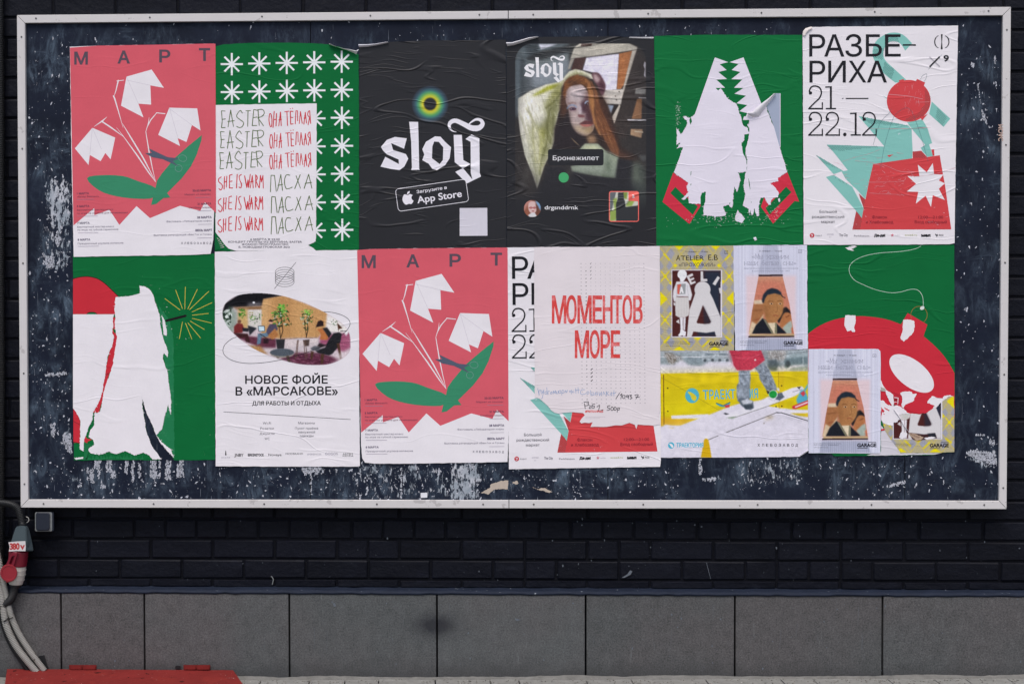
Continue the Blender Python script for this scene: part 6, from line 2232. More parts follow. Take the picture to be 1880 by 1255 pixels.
foliage(130, 640, 70, 60, 12, ['#1c2a22', '#c9d0cb', '#2a3a2e'], 45)
foliage(110, 740, 50, 60, 10, ['#26382c', '#aab4ae'], 30)
foliage(275, 630, 42, 58, 26, ['#3f7a2e', '#5a9a3a', '#29551f'], 18)
foliage(400, 690, 50, 50, 18, ['#3c6a30', '#77a24a', '#23361f'], 16)
foliage(470, 665, 24, 40, 10, ['#5c8a3c', '#2a2a2c'], 14)
Q([(140, 860), (640, 905), (640, 1010), (480, 1030), (430, 990), (300, 930)], '#5c3040', 1.5)
Q([(280, 980), (470, 985), (560, 1080), (440, 1060)], '#a47c50', 2)
Q([(480, 1000), (640, 1010), (1000, 930), (1100, 900), (1120, 1000), (900, 1060), (650, 1110), (560, 1080)], '#b8adb0', 2)
Q([(740, 905), (1100, 895), (1100, 960), (740, 1000)], '#c4b8b8', 2)
Q([(680, 1120), (860, 1060), (1130, 1060), (1340, 1130), (1200, 1195), (900, 1190)], '#562b3c', 2)
rg2 = Q([(680, 1120), (860, 1070), (1130, 1080), (1340, 1130), (1200, 1195), (900, 1190)], '#603046', 3, .3)
p.streak(rg2, '#a9788c', 50, 4, .9, 5, .6)
p.streak(rg2, '#2b1222', 50, 5, 1.0, 5, .6)
rg3 = Q([(1120, 880), (1450, 830), (1460, 1000), (1380, 1050), (1300, 1020), (1120, 960)], '#93506a', 2)
p.streak(rg3, '#b98096', 40, 4, .8, 5, .5)
p.streak(rg3, '#6a2740', 30, 4, .8, 5, .5)
Q([(1200, 640), (1290, 680), (1430, 800), (1430, 840), (1180, 830)], '#d3cdc8', 2)
foliage(1290, 720, 40, 36, 9, ['#5e7a56', '#3a4a38', '#8fa088'], 16)
Q([(1310, 730), (1370, 790), (1330, 800), (1325, 830)], '#4a3024', .6)
Q([(1380, 815), (1440, 820), (1410, 880)], '#e0d8da', 1)
p.line([(1345, 820), (1415, 822)], 1, '#2b2224', .4)
# people and chairs at left
Q([(180, 770), (215, 735), (270, 740), (290, 790), (270, 840), (180, 850)], '#6e2b2b', .8)
p.ell(238, 718, 20, 22, '#6e4a3c', .5)
Q([(165, 840), (330, 850), (360, 950), (310, 940), (300, 890), (250, 900)], '#3a2022', 1)
Q([(270, 785), (345, 790), (335, 830), (275, 825)], '#26262c', .6)
Q([(330, 760), (430, 790), (370, 850), (350, 870)], '#2a2c33', .8)
Q([(440, 765), (515, 762), (520, 825), (450, 830)], '#3c4650', .5)
Q([(448, 772), (508, 770), (512, 818), (456, 822)], '#b6cbd6', .4)
Q([(540, 800), (570, 745), (640, 740), (660, 800), (600, 870), (520, 880)], '#4b4558', .8)
p.ell(585, 718, 22, 25, '#c79c86', .5)
Q([(555, 715), (575, 690), (610, 700), (600, 725)], '#33241f', .6)
Q([(440, 850), (540, 840), (560, 880), (480, 890), (470, 960), (430, 970)], '#5d7488', .8)
Q([(550, 870), (630, 790), (665, 870), (600, 920)], '#a06c42', .8)
p.line([(460, 850), (560, 915), (610, 915)], 1.2, '#2c2426', .4)
Q([(500, 900), (560, 915), (555, 960), (500, 955)], '#2a1b22', 1)
# two potted fig trees
for (sx, sy, hx, hy, pw) in ((690, 905, 700, 560, 1), (972, 890, 985, 600, .8)):
    p.line([(sx, sy), (sx - 8 * pw, sy - 80), (sx - 30 * pw, sy - 190)], 1.4, '#3c2e22', .3)
    p.line([(sx, sy), (sx + 25 * pw, sy - 90), (sx + 10 * pw, sy - 220)], 1.6, '#3c2e22', .3)
foliage(700, 680, 105, 100, 55, ['#2c4a26', '#1a2c1c', '#4a7a34', '#b9c9c0', '#16241a'], 24)
foliage(715, 575, 75, 45, 30, ['#5f9e3e', '#7ab84e', '#3f7030'], 24)
foliage(640, 630, 60, 20, 8, ['#5f9e3e', '#2f5a28'], 22)
foliage(975, 685, 70, 75, 42, ['#2c4a26', '#1a2c1c', '#3f6a30', '#9fb09a'], 18)
foliage(985, 615, 60, 32, 24, ['#6aa040', '#8abf58', '#4a8034'], 18)
foliage(960, 800, 45, 18, 8, ['#2c4a26', '#1a2c1c'], 16)
foliage(780, 745, 30, 14, 6, ['#2c4a26', '#1a2c1c'], 16)
Q([(638, 912), (738, 910), (728, 1015), (652, 1018)], '#2b2b2f', .6)
Q([(940, 915), (1008, 912), (1000, 985), (955, 985)], '#4a3c38', .8)
p.line([(700, 908), (1090, 893)], .9, '#6a4a38', .4)
# stool and tables
Q([(850, 905), (930, 898), (1010, 905), (940, 922), (860, 920)], '#b5aeb4', .6)
for a_, b_ in (((875, 920), (850, 1130)), ((885, 920), (868, 1110)), ((940, 920), (965, 1130)), ((960, 920), (982, 1115))):
    p.line([a_, b_], 1.3, '#5a443c', .3)
p.ell(706, 1065, 132, 48, '#8a847c', .6)
p.ell(706, 1055, 132, 42, '#4d545c', .6)
Q([(750, 1095), (780, 1090), (800, 1165), (775, 1170)], '#4a3c36', .6)
Q([(640, 1100), (670, 1105), (680, 1125), (650, 1120)], '#6a6058', .8)
# armchairs
Q([(1075, 780), (1100, 715), (1130, 702), (1160, 720), (1162, 765)], '#2b1f20', .6)
Q([(1090, 800), (1150, 790), (1220, 880), (1200, 920), (1120, 915), (1130, 850)], '#a8683e', .8)
Q([(1150, 790), (1200, 780), (1250, 850), (1220, 900)], '#26262a', .8)
Q([(1330, 835), (1360, 850), (1350, 930), (1310, 1010), (1260, 1070), (1220, 1088), (1100, 1062), (1070, 1035), (1180, 1000), (1210, 930), (1270, 845)], '#232327', .7, sm=False)
Q([(1018, 1010), (1060, 985), (1140, 995), (1100, 1040), (1030, 1030)], '#55565c', 1)
Q([(1115, 950), (1200, 980), (1140, 1000), (1090, 990)], '#2a1f24', 1)
for q_ in ([(1020, 1045), (1055, 1045), (1040, 1130), (1018, 1135)], [(1130, 1070), (1170, 1075), (1155, 1180), (1130, 1185)], [(1305, 960), (1335, 950), (1362, 1120), (1340, 1130)]):
    Q(q_, '#4a3328', .6)
Q([(1260, 1090), (1440, 1050), (1400, 1110), (1330, 1140)], '#d1c6c8', 4, .8)
p.tex(.03, 2, om)
p.contrast(1.06, .45, om)
p.img = p.img * om[..., None] + np.array(Paint.c(WHITE)) * (1 - om[..., None])
p.grain(.02, om)
p.build('photo_print', e, pr(1, d), paper('#000000', .30, 13, attr=True), keep=[[(q_[0], q_[1]) for q_ in HF([(706 + (a[0] - 706) * 1.02, 800 + (a[1] - 800) * 1.03) for a in oval])]])
lpt = smooth([(1165, 610), (1260, 618), (1370, 650), (1440, 700), (1448, 760), (1400, 830), (1300, 910), (1100, 1010), (900, 1080), (700, 1135), (500, 1168), (320, 1175), (180, 1150), (90, 1100), (58, 1040), (80, 970), (150, 910), (205, 888)], 8)
flat('thin_oval_line', [c for c in stroke(HF(lpt), .85)], BKF, e, pr(3, d))
k = []
for i in range(5):
    k += stroke(HF(ellipse(735, 176 + i * 26.5, 104, 54, 0, 44)), .65, True)
k += stroke(HF([(623, 357), (859, 68)]), .75)
flat('coil_emblem', k, BKF, e, pr(2, d))
tlg = lambda s, x0, y, x1, h, b=0: tl(HG, s, x0, y, x1, h, b, -.004)
text('headline_line', e, pr(2, d), BKF, [tlg('НОВОЕ ФОЙЕ', 413, 162, 1436, 14.6, .85), tlg('В «МАРСАКОВЕ»', 293, 306, 1562, 15.2, .85), tlg('ДЛЯ РАБОТЫ И ОТДЫХА', 500, 430, 1350, 7.3, .35)])
flat('slanted_rule', stroke(HG([(142, 512), (1722, 607)]), .8), BKF, e, pr(2, d))
text('service_line', e, pr(2, d), paper('#3a3844', .30, 13), [tlg('Wi-Fi', 630, 668, 732, 4.3), tlg('Розетки', 598, 732, 768, 4.2), tlg('Джунгли', 592, 796, 774, 4.2), tlg('WC', 651, 861, 714, 4.3), tlg('Магазины', 1070, 665, 1278, 4.2), tlg('Пункт приёма', 1030, 731, 1318, 4.2), tlg('ненужной', 1072, 778, 1280, 4.2), tlg('одежды', 1090, 824, 1260, 4.2)])
text('shop_lettering', e, pr(2, d), BKF, [tlg('JNBY', 277, 1067, 388, 5.0, .35), tlg('BIRKENSTOCK', 445, 1064, 643, 4.6, .35), tlg('Novaya', 699, 1060, 862, 4.2, .1), tlg('MODBRAND', 914, 1044, 1130, 3.2, .35), tlg('ARTEM', 1625, 1046, 1748, 3.1, .6), tlg('KRIVDA', 1625, 1070, 1757, 3.1, .6)])
text('shop_lettering', e, pr(2, d), paper('#8b8794', .30, 13), [tlg('GOGOS', 1405, 1048, 1562, 4.2, .1), tlg('BAZAR', 115, 1088, 225, 2.2), tlg('SFERENCES', 1182, 1050, 1358, 3.0)])
flat('tower_emblem', [HG([(166, 992), (170, 992), (176, 1030), (177, 1052), (160, 1052), (162, 1030)])], BKF, e, pr(2, d))

# ---------------------------------------------------------------- tartan exhibition poster
HA = crop(1205, 445, 6.124)
HP = crop(1345, 445, 6.124)


def tartan(T, x0, y0, x1, y1, base='#a99f7e'):
    q = Paint(x0, y0, x1, y1, .75, base, T)
    inv_o = T([(0, 0), (1, 0), (0, 1)])
    ux = inv_o[1][0] - inv_o[0][0]
    uy = inv_o[2][1] - inv_o[0][1]
    U = (q.X - inv_o[0][0]) / ux
    V = (q.Y - inv_o[0][1]) / uy
    # argyle of grey lozenges joined by thin yellow bars
    for cx_ in (98, 457, 818):
        for cy_ in (130, 262, 500, 755, 990, 1120):
            for sx_ in (-1, 1):
                x_ = cx_ + sx_ * 62
                q.poly([(x_ - 48, cy_ + sx_ * 8), (x_, cy_ - 74), (x_ + 48, cy_ - sx_ * 8), (x_, cy_ + 74)], '#9192a2', .8, .9)
    for cx_ in (98, 277, 457, 637, 818):
        for cy_ in (130, 380, 630, 870, 1110):
            for m_ in (-1, 1):
                q.line([(cx_ - 95, cy_ - m_ * 118), (cx_ + 95, cy_ + m_ * 118)], 2.3, '#b9a95e', .3, .85)
    for cx_ in (98, 818):
        for cy_ in (380, 870):
            for m_ in (-1, 1):
                q.line([(cx_ - 40, cy_ - m_ * 50), (cx_ + 40, cy_ + m_ * 50)], 2.4, '#d0bf2c', .3, .95)
    tri = [[(40, 550), (128, 635), (40, 715)], [(872, 545), (788, 630), (872, 710)], [(205, 38), (310, 38), (258, 88)], [(610, 38), (715, 38), (665, 85)], [(390, 190), (525, 190), (457, 292)], [(180, 1215), (330, 1215), (258, 1165)], [(590, 1215), (720, 1215), (655, 1165)], [(415, 1064), (515, 1064), (465, 1098)]]
    for t in tri:
        q.poly(t, '#d9c90f', .5)
    for t in ([(70, 125), (90, 120), (152, 190), (140, 205)], [(842, 120), (830, 150), (775, 205), (765, 190)], [(525, 1180), (510, 1165), (590, 1090), (605, 1100)], [(95, 1135), (75, 1120), (140, 1050), (158, 1065)], [(770, 1060), (785, 1048), (850, 1100), (840, 1118)], [(300, 1085), (320, 1080), (385, 1140), (370, 1155)]):
        q.poly(t, '#d3c21c', .5)
    for (x, y) in ((213, 260), (703, 260), (98, 380), (818, 380), (98, 870), (818, 870), (165, 455), (745, 440), (165, 800), (745, 800)):
        q.poly([(x, y - 24), (x + 24, y), (x, y + 24), (x - 24, y)], '#d6c618', .5)
    q.grain(.012)
    return q


TARSEED = 15
out11 = HA([(38, 38), (450, 36), (870, 36), (874, 400), (874, 900), (872, 1212), (500, 1216), (42, 1216), (38, 600)])
e, d = poster('tartan_poster', out11, '#b1a98c', 1.6, 'small yellow and grey tartan poster with a mannequin and a giant white letter', crease=.25, seed=15)
xs_, ys_ = [p[0] for p in out11], [p[1] for p in out11]


def atelier_content(T, e, d, q, full=True, seed=15):
    P_ = q.poly
    P_([(168, 306), (738, 308), (738, 1066), (168, 1066)], '#d0cbd4', .3)
    box = q.mask([T([(178, 316), (724, 316), (722, 1056), (178, 1056)])])
    P_([(178, 316), (724, 316), (722, 1056), (178, 1056)], '#47201f', .3)
    P_([(530, 316), (724, 316), (722, 1056), (460, 1056)], '#252b3a', 3, 1, clip=box)
    P_([(380, 316), (530, 316), (530, 720), (440, 720)], '#3d2226', 6, .6, clip=box)
    LT = '#c9c5c6'
    # giant letter with a round head
    P_([(440, 560), (600, 560), (640, 640), (722, 840), (722, 1056), (672, 1056), (655, 1000), (560, 1015), (415, 1000), (392, 1056), (345, 1056), (380, 760)], LT, .5, clip=box)
    P_([(345, 1056), (370, 760), (440, 570), (480, 620), (410, 1010), (395, 1056)], LT, .5, clip=box)
    q.ell(518, 530, 90, 92, LT, .4)
    P_([(522, 704), (612, 890), (600, 908), (530, 915), (460, 908), (452, 895)], '#47201f', .5)
    P_([(524, 704), (612, 890), (600, 908), (535, 915)], '#2a2733', 1.5, .9)
    # scattered letters
    for t in ([(336, 378), (405, 346), (415, 372), (372, 392), (380, 408), (420, 392), (428, 412), (390, 430), (398, 446), (436, 432), (442, 452), (385, 478)], [(497, 324), (524, 326), (528, 408), (572, 410), (570, 438), (498, 436)], [(688, 378), (714, 395), (662, 484), (630, 465)], [(700, 515), (724, 505), (724, 580), (712, 570)], [(220, 890), (252, 862), (262, 915)], [(192, 672), (212, 680), (214, 712), (195, 706)]):
        P_(t, LT, .4)
    # mannequin
    P_([(240, 345), (265, 312), (310, 310), (338, 335), (340, 380), (325, 405), (310, 430), (300, 440), (270, 440), (262, 405), (242, 385)], '#dfdde4', .4, sm=True)
    P_([(225, 440), (340, 436), (372, 470), (402, 590), (385, 650), (350, 655), (360, 610), (225, 605), (228, 650), (200, 670), (185, 610), (190, 540), (215, 470)], '#cfccd0', .6)
    P_([(215, 612), (362, 615), (372, 760), (362, 820), (320, 842), (250, 840), (215, 820), (212, 700)], '#c5c0be', .5)
    for x in (250, 280, 310, 340):
        q.line([(x, 620), (x + 2, 835)], .5, '#a8a3a2', .3, .5)
    P_([(262, 842), (300, 842), (298, 900), (300, 985), (272, 985), (270, 930)], '#d8d5d9', .5)
    P_([(302, 842), (330, 842), (322, 985), (302, 985)], '#cfcbd0', .5)
    q.line([(300, 845), (300, 985)], .5, '#9c989e', .2, .7)
    P_([(270, 975), (305, 985), (300, 1040), (262, 1056), (242, 1045), (268, 1010)], '#e0dde4', .4)
    P_([(300, 985), (332, 1000), (330, 1050), (300, 1056), (290, 1030)], '#dad7df', .4)
    P_([(232, 470), (330, 462), (325, 580), (235, 582)], '#8f9294', .4)
    P_([(236, 474), (280, 468), (262, 520), (262, 580), (236, 580)], '#c4584a', .5)
    P_([(275, 500), (290, 500), (308, 570), (292, 572), (288, 555), (276, 555), (272, 572), (258, 572)], '#dcd8da', .3)
    q.line([(222, 600), (228, 520), (222, 470)], .5, '#8f8b90', .3, .7)
    q.line([(362, 600), (345, 520), (350, 480)], .5, '#8f8b90', .3, .7)
    q.line([(262, 375), (275, 380)], .5, '#a9a6ae', .2, .8)
    q.line([(300, 375), (318, 378)], .5, '#a9a6ae', .2, .8)
    q.grain(.012)


q = tartan(HA, min(xs_) + .4, min(ys_) + .6, max(xs_) - .4, max(ys_) - .6)
atelier_content(HA, e, d, q)
q.build('tartan_print', e, pr(1, d), paper('#000000', .25, 15, attr=True), keep=[out11])
BK = paper('#1a181e', .25, 15)
text('title_line', e, pr(2, d), BK, [tl(HA, 'A', 222, 203, 268, 10.2, .1), tl(HA, 'TELIER', 275, 200, 533, 8.2, .1), tl(HA, 'E.B', 583, 198, 690, 9.6, .1)])
text('title_line', e, pr(2, d), paper('#3c3a44', .25, 15), [tl(HA, '«ПРОХОЖИЙ»', 252, 270, 664, 6.6, 0)])
text('date_line', e, pr(2, d), BK, [tl(HA, '31 января — 10 мая', 326, 112, 580, 3.0, .6)])
text('museum_lettering', e, pr(2, d), BK, [tl(HA, 'GARAGE', 596, 1157, 808, 6.1, .85)])
flat('lettering_bars', stroke(HA([(596, 1173), (713, 1172)]), 1.1, cap=False) + stroke(HA([(718, 1106), (808, 1106)]), 1.1, cap=False), BK, e, pr(2, d))
flat('corner_box', stroke(HA([(768, 94), (802, 94), (802, 128), (768, 128)]), .6, True) + stroke(HA([(780, 111), (792, 111)]), .9), BK, e, pr(2, d))
text('address_line', e, pr(2, d), BK, [tl(HA, 'МУЗЕЙ СОВРЕМЕННОГО ИСКУССТВА «ГАРАЖ»', 104, 1124, 410, 1.5, .15), tl(HA, 'ПАРК ГОРЬКОГО, УЛ. КРЫМСКИЙ ВАЛ', 104, 1142, 385, 1.5, .15), tl(HA, 'www.garagemca.org', 104, 1166, 262, 1.6, .15)])


# ---------------------------------------------------------------- painting posters (two prints)
def painting(T, outline, lvl, label, seed, rgd=.4):
    e, d = poster('painting_poster', outline, '#c3c3d2', lvl, label, crease=.22, seed=seed, group='pale blue exhibition posters with a painting', rg=rgd)
    xs, ys = [p[0] for p in outline], [p[1] for p in outline]
    q = Paint(min(xs) + .4, min(ys) + .4, max(xs) - .4, max(ys) - .4, .72, '#c5c5d5', T)
    u0 = T([(0, 0), (1, 0)])
    U = (q.X - u0[0][0]) / (u0[1][0] - u0[0][0])
    rp = np.random.RandomState(seed)
    pl = np.interp(U, np.arange(-50, 1000, 9), rp.normal(0, 1, len(np.arange(-50, 1000, 9))))
    q.img = np.clip(q.img + (pl * .018)[..., None], 0, 1)
    # grey pleated curtain column above and below the picture
    for pts, a in (([(345, 30), (500, 30), (565, 362), (290, 362)], .55), ([(175, 1066), (692, 1066), (722, 1212), (150, 1212)], .95)):
        m = q.mask([T(pts)])
        q.put(q.blur(m, 1), '#9c9fb2' if a < .8 else '#a4a7ba', a)
        st = (np.sin(U / 3.4) > .1) * m
        q.put(st, '#7f8499' if a > .8 else '#9396ab', .45 * a)
    q.poly([(140, 362), (718, 362), (718, 1075), (150, 1075)], '#cdbfc9', 2, .75)
    q.poly([(158, 385), (705, 385), (700, 1050), (165, 1050)], '#d3bcc0', 1.5, .85)
    sl_ = q.mask([T([(290, 385), (562, 385), (640, 700), (690, 1030), (178, 1030), (215, 780)])])
    q.put(sl_, '#b97a62', 1)
    Z = lambda pts, c, b=.6, a=1.0, **k: q.poly(pts, c, b, a, clip=sl_, **k)
    Z([(290, 385), (562, 385), (575, 430), (282, 430)], '#c08f70', 3, .8)
    Z([(270, 480), (350, 430), (500, 430), (590, 500), (640, 700), (560, 740), (330, 640), (245, 650)], '#bd705c', 6, .8)
    # left figure, pale cap
    Z([(225, 740), (240, 690), (335, 680), (352, 770), (330, 860), (270, 920), (215, 890)], '#9c6742', 1, sm=True)
    Z([(240, 650), (330, 645), (340, 690), (240, 690)], '#cdb79c', .8)
    Z([(175, 1030), (215, 885), (270, 920), (350, 800), (330, 900), (250, 1030)], '#cbb495', 1)
    Z([(220, 760), (330, 750), (330, 765), (225, 775)], '#6e4429', 1, .6)
    Z([(240, 870), (300, 850), (305, 862), (250, 885)], '#7c3f2c', 1, .6)
    # right figure, dark scarf
    Z([(500, 880), (560, 740), (600, 722), (640, 760), (655, 800), (560, 850), (520, 910)], '#17161c', 1)
    Z([(560, 820), (600, 785), (648, 800), (655, 860), (620, 920), (560, 960), (530, 920)], '#a56a42', 1, sm=True)
    Z([(560, 960), (620, 900), (660, 880), (680, 1020), (600, 1025)], '#9aa59a', 1)
    Z([(655, 960), (680, 950), (690, 1030), (665, 1030)], '#b5694f', 1)
    Z([(590, 835), (640, 815), (642, 825), (600, 845)], '#6a3c24', .6, .8)
    # central figure
    Z([(345, 660), (380, 590), (460, 560), (540, 580), (566, 640), (565, 760), (540, 830), (490, 890), (480, 930), (380, 930), (370, 850), (350, 760)], '#a06e44', .8, sm=True)
    Z([(470, 600), (560, 640), (562, 760), (520, 850), (480, 800)], '#a8784a', 5, .7)
    Z([(350, 700), (390, 680), (400, 860), (370, 840)], '#7d4f2e', 4, .7)
    Z([(328, 640), (345, 580), (390, 530), (440, 512), (500, 525), (545, 560), (552, 592), (470, 572), (390, 590), (360, 640), (350, 680), (332, 675)], '#1e2733', .8)
    q.line([(545, 590), (562, 610), (588, 622)], 1.5, '#1c2028', .4)
    q.line([(395, 665), (420, 655), (455, 664)], .9, '#5a3820', .4)
    q.line([(500, 662), (530, 652), (556, 664)], .9, '#5a3820', .4)
    for x in (433, 532):
        q.ell(x, 688, 20, 9, '#c9a684', .4)
        q.ell(x + 2, 688, 9, 8, '#2a1c16', .3)
    q.line([(492, 680), (505, 740), (498, 778), (478, 782)], .8, '#6e4426', .5, .8)
    q.line([(455, 822), (482, 815), (512, 828)], 1.4, '#8a4a34', .5)
    Z([(385, 905), (480, 900), (490, 1025), (460, 1025)], '#d3c3a6', .8)
    Z([(335, 850), (370, 870), (460, 1025), (215, 1025), (260, 930)], '#191c24', .8)
    Z([(488, 905), (610, 1022), (492, 1025)], '#191c24', .8)
    Z([(340, 855), (372, 872), (462, 1025), (440, 1025)], '#77745e', .6)
    Z([(478, 900), (498, 905), (498, 1025), (470, 1025)], '#77745e', .6)
    q.poly([(192, 1030), (690, 1026), (692, 1048), (186, 1052)], '#b79c74', .5)
    q.poly([(178, 1050), (692, 1048), (692, 1064), (176, 1068)], '#2e1c1e', .4)
    q.poly([(290, 362), (562, 360), (564, 380), (290, 382)], '#2e1c1e', .4)
    q.tex(.025, 3, sl_)
    q.grain(.014)
    q.build('painting_print', e, pr(1, d), paper('#000000', .22, seed, attr=True), keep=[outline])
    bk, gy = paper('#1c1b24', .22, seed), paper('#7f7f92', .22, seed)
    text('date_line', e, pr(2, d), bk, [tl(T, '31 января — 10 мая', 298, 105, 552, 3.0, .6)])
    # thin slab-serif title, drawn stroke by stroke
    glyph = {'м': [[(0, 0), (0, 1)], [(0, 1), (.5, .15), (1, 1)], [(1, 1), (1, 0)]], 'М': [[(0, 0), (0, 1)], [(0, 1), (.5, .1), (1, 1)], [(1, 1), (1, 0)]], 'ы': [[(0, 0), (0, 1)], [(0, 0), (.55, 0), (.55, .5), (0, .5)], [(1, 0), (1, 1)]], 'х': [[(0, 0), (1, 1)], [(0, 1), (1, 0)]], 'р': [[(0, -.4), (0, 1)], [(0, .9), (.5, 1), (1, .7), (1, .3), (.5, 0), (0, .1)]],
             'а': [[(.1, .9), (.5, 1), (.85, .8), (.85, 0)], [(.85, .55), (.3, .5), (0, .25), (.3, 0), (.85, .2)], [(.85, 0), (1, 0)]], 'н': [[(0, 0), (0, 1)], [(1, 0), (1, 1)], [(0, .5), (1, .5)]], 'и': [[(0, 1), (0, 0)], [(0, 0), (1, 1)], [(1, 1), (1, 0)]], 'ш': [[(0, 1), (0, 0)], [(.5, 1), (.5, 0)], [(1, 1), (1, 0)], [(0, 0), (1, 0)]],
             'б': [[(.9, 1.45), (.3, 1.3), (.02, .8), (0, .4), (.4, 0), (.9, .2), (1, .55), (.6, .9), (.1, .7)]], 'е': [[(0, .5), (1, .5), (.9, .85), (.5, 1), (.1, .8), (0, .5), (.1, .15), (.5, 0), (.95, .15)]], 'л': [[(0, 0), (.2, .1), (.35, 1)], [(.35, 1), (1, 1)], [(1, 1), (1, 0)]], 'с': [[(.95, .8), (.5, 1), (.1, .8), (0, .5), (.1, .2), (.5, 0), (.95, .2)]], '«': [[(.5, .8), (0, .5), (.5, .2)], [(1, .8), (.5, .5), (1, .2)]], '»': [[(0, .8), (.5, .5), (0, .2)], [(.5, .8), (1, .5), (.5, .2)]]}
    ser = {'м', 'М', 'ы', 'х', 'р', 'н', 'и', 'ш', 'л'}
    for s, xa, xb, yb, hx in (('«Мы храним', 215, 632, 183, 36), ('наши белые сны»', 130, 720, 255, 36)):
        n = len(s)
        ad = (xb - xa) / n
        k = []
        for i, ch in enumerate(s):
            if ch == ' ':
                continue
            H_ = 1.45 * hx if ch == 'М' else hx
            x = xa + i * ad + 2
            w = ad - 9
            for st in glyph[ch]:
                k += stroke(T([(x + p_[0] * w, yb - p_[1] * H_) for p_ in st]), .55)
            if ch in ser:
                for sx in (0, 1):
                    for sy in (0, 1):
                        k += stroke(T([(x + sx * w - 5, yb - sy * H_), (x + sx * w + 5, yb - sy * H_)]), .5)
        flat('title_line', k, gy, e, pr(2, d))
    text('subtitle_line', e, pr(2, d), gy, [tl(T, 'Другой Восток и сверхчувственное познание', 125, 298, 738, 2.4, .3), tl(T, 'в русском искусстве. 1905–1969', 218, 327, 638, 2.4, .3)])
    text('museum_lettering', e, pr(2, d), bk, [tl(T, 'GARAGE', 574, 1147, 785, 6.1, .85)])
    flat('lettering_bars', stroke(T([(574, 1162), (690, 1161)]), 1.1, cap=False) + stroke(T([(695, 1095), (783, 1095)]), 1.1, cap=False), bk, e, pr(2, d))
    flat('corner_box', stroke(T([(738, 84), (774, 84), (774, 118), (738, 118)]), .5, True) + stroke(T([(750, 101), (763, 101)]), .9), paper('#4a4a5c', .22, seed), e, pr(2, d))
    text('address_line', e, pr(2, d), bk, [tl(T, 'МУЗЕЙ СОВРЕМЕННОГО ИСКУССТВА «ГАРАЖ»', 83, 1114, 388, 1.5, .15), tl(T, 'ПАРК ГОРЬКОГО, УЛ. КРЫМСКИЙ ВАЛ', 83, 1132, 362, 1.5, .15), tl(T, 'www.garagemca.org', 83, 1157, 240, 1.6, .15)])
    flat('fine_print', stroke(T([(82, 500), (84, 1050)]), .35, cap=False), paper('#9a9cb0', .22, seed), e, pr(2, d))
    return e, d


painting(HP, HP([(8, 36), (200, 32), (500, 29), (835, 30), (838, 300), (836, 600), (842, 900), (846, 1196), (500, 1206), (200, 1210), (28, 1212), (24, 700), (14, 500)]), 2.1,
         'pale blue poster with a painting of three capped people beside the tartan poster', 16, .8)
D6 = crop(1470, 440, 3.06)
afp = affine3([(290, 370), (178, 1060), (692, 1060)], D6([(179, 782), (120, 1119), (377, 1119)]))

# ---------------------------------------------------------------- snowboard poster
HS = crop(1205, 640, 6.274)
outs = HS([(45, 26), (400, 22), (900, 22), (1400, 16), (1748, 10), (1750, 500), (1750, 1175), (1720, 1195), (1690, 1215), (1650, 1240), (1200, 1246), (600, 1250), (45, 1252), (45, 700)])
e, d = poster('snowboard_poster', outs, '#d2cdd6', 1.2, 'landscape poster of a snowboarder in red jacket sliding past a yellow barrier', crease=.3, seed=17)
xs, ys = [p[0] for p in outs], [p[1] for p in outs]
p = Paint(min(xs) + .3, min(ys) + .3, max(xs) - .3, max(ys) - .3, .72, '#cfcad4', HS)
Q = lambda pts, c, b=.5, a=1.0, **k: p.poly(pts, c, b, a, **k)
# blurred snowy street
Q([(45, 20), (1750, 10), (1750, 200), (45, 200)], '#8f999e', 3)
Q([(320, 95), (525, 95), (525, 200), (350, 195)], '#7d898f', 1.2)
Q([(45, 95), (130, 95), (160, 180), (45, 175)], '#8a9599', 2)
for pts in ([(530, 60), (600, 30), (680, 50), (690, 120), (540, 150)], [(700, 60), (760, 40), (850, 60), (850, 130), (700, 160)]):
    Q(pts, '#b3b8be', 2)
    Q([(x, y + 50) for x, y in pts], '#6b767d', 3, .6)
Q([(530, 95), (860, 95), (860, 150), (540, 150)], '#8d989f', 3, .7)
p.line([(722, 30), (720, 205)], 1.6, '#66717a', .4)
p.line([(462, 30), (462, 95)], 1.4, '#9aa3a8', .4)
for (cx_, cy_, w_, h_) in ((605, 95, 75, 40), (775, 95, 75, 42)):
    Q([(cx_ - w_, cy_ + 30), (cx_ - w_, cy_ - 15), (cx_ - w_ * .7, cy_ - 55), (cx_ + w_ * .7, cy_ - 58), (cx_ + w_, cy_ - 15), (cx_ + w_, cy_ + 32)], '#aab1b6', .8)
    Q([(cx_ - w_ * .75, cy_ - 18), (cx_ - w_ * .6, cy_ - 45), (cx_ + w_ * .6, cy_ - 47), (cx_ + w_ * .75, cy_ - 18)], '#7c878e', .8)
    Q([(cx_ - w_, cy_ + 5), (cx_ + w_, cy_ + 5), (cx_ + w_, cy_ + 20), (cx_ - w_, cy_ + 20)], '#8e979d', .8)
    p.ell(cx_ - w_ * .6, cy_ + 38, 18, 18, '#454d52', .6)
    p.ell(cx_ + w_ * .55, cy_ + 38, 18, 18, '#454d52', .6)
p.line([(45, 92), (530, 96)], 1.2, '#d8d8dc', .5)
Q([(100, 40), (200, 60), (240, 120), (190, 185), (140, 150)], '#6a6052', 2, .9)
m = Q([(60, 30), (300, 80), (300, 160), (150, 180)], '#85807a', 3, .3)
p.streak(m, '#d5d2d4', 40, 4, 1.2, 30, .7)
p.streak(m, '#4c443a', 30, 4, 1.0, 60, .6)
Q([(1240, 60), (1440, 40), (1440, 250), (1300, 250)], '#7a868b', 2)
m = Q([(1270, 20), (1500, 20), (1480, 140), (1290, 140)], '#a9a09a', 3, .6)
p.streak(m, '#cfcacb', 40, 5, 1.0, 80, .6)
p.streak(m, '#6f625a', 40, 5, .8, 70, .5)
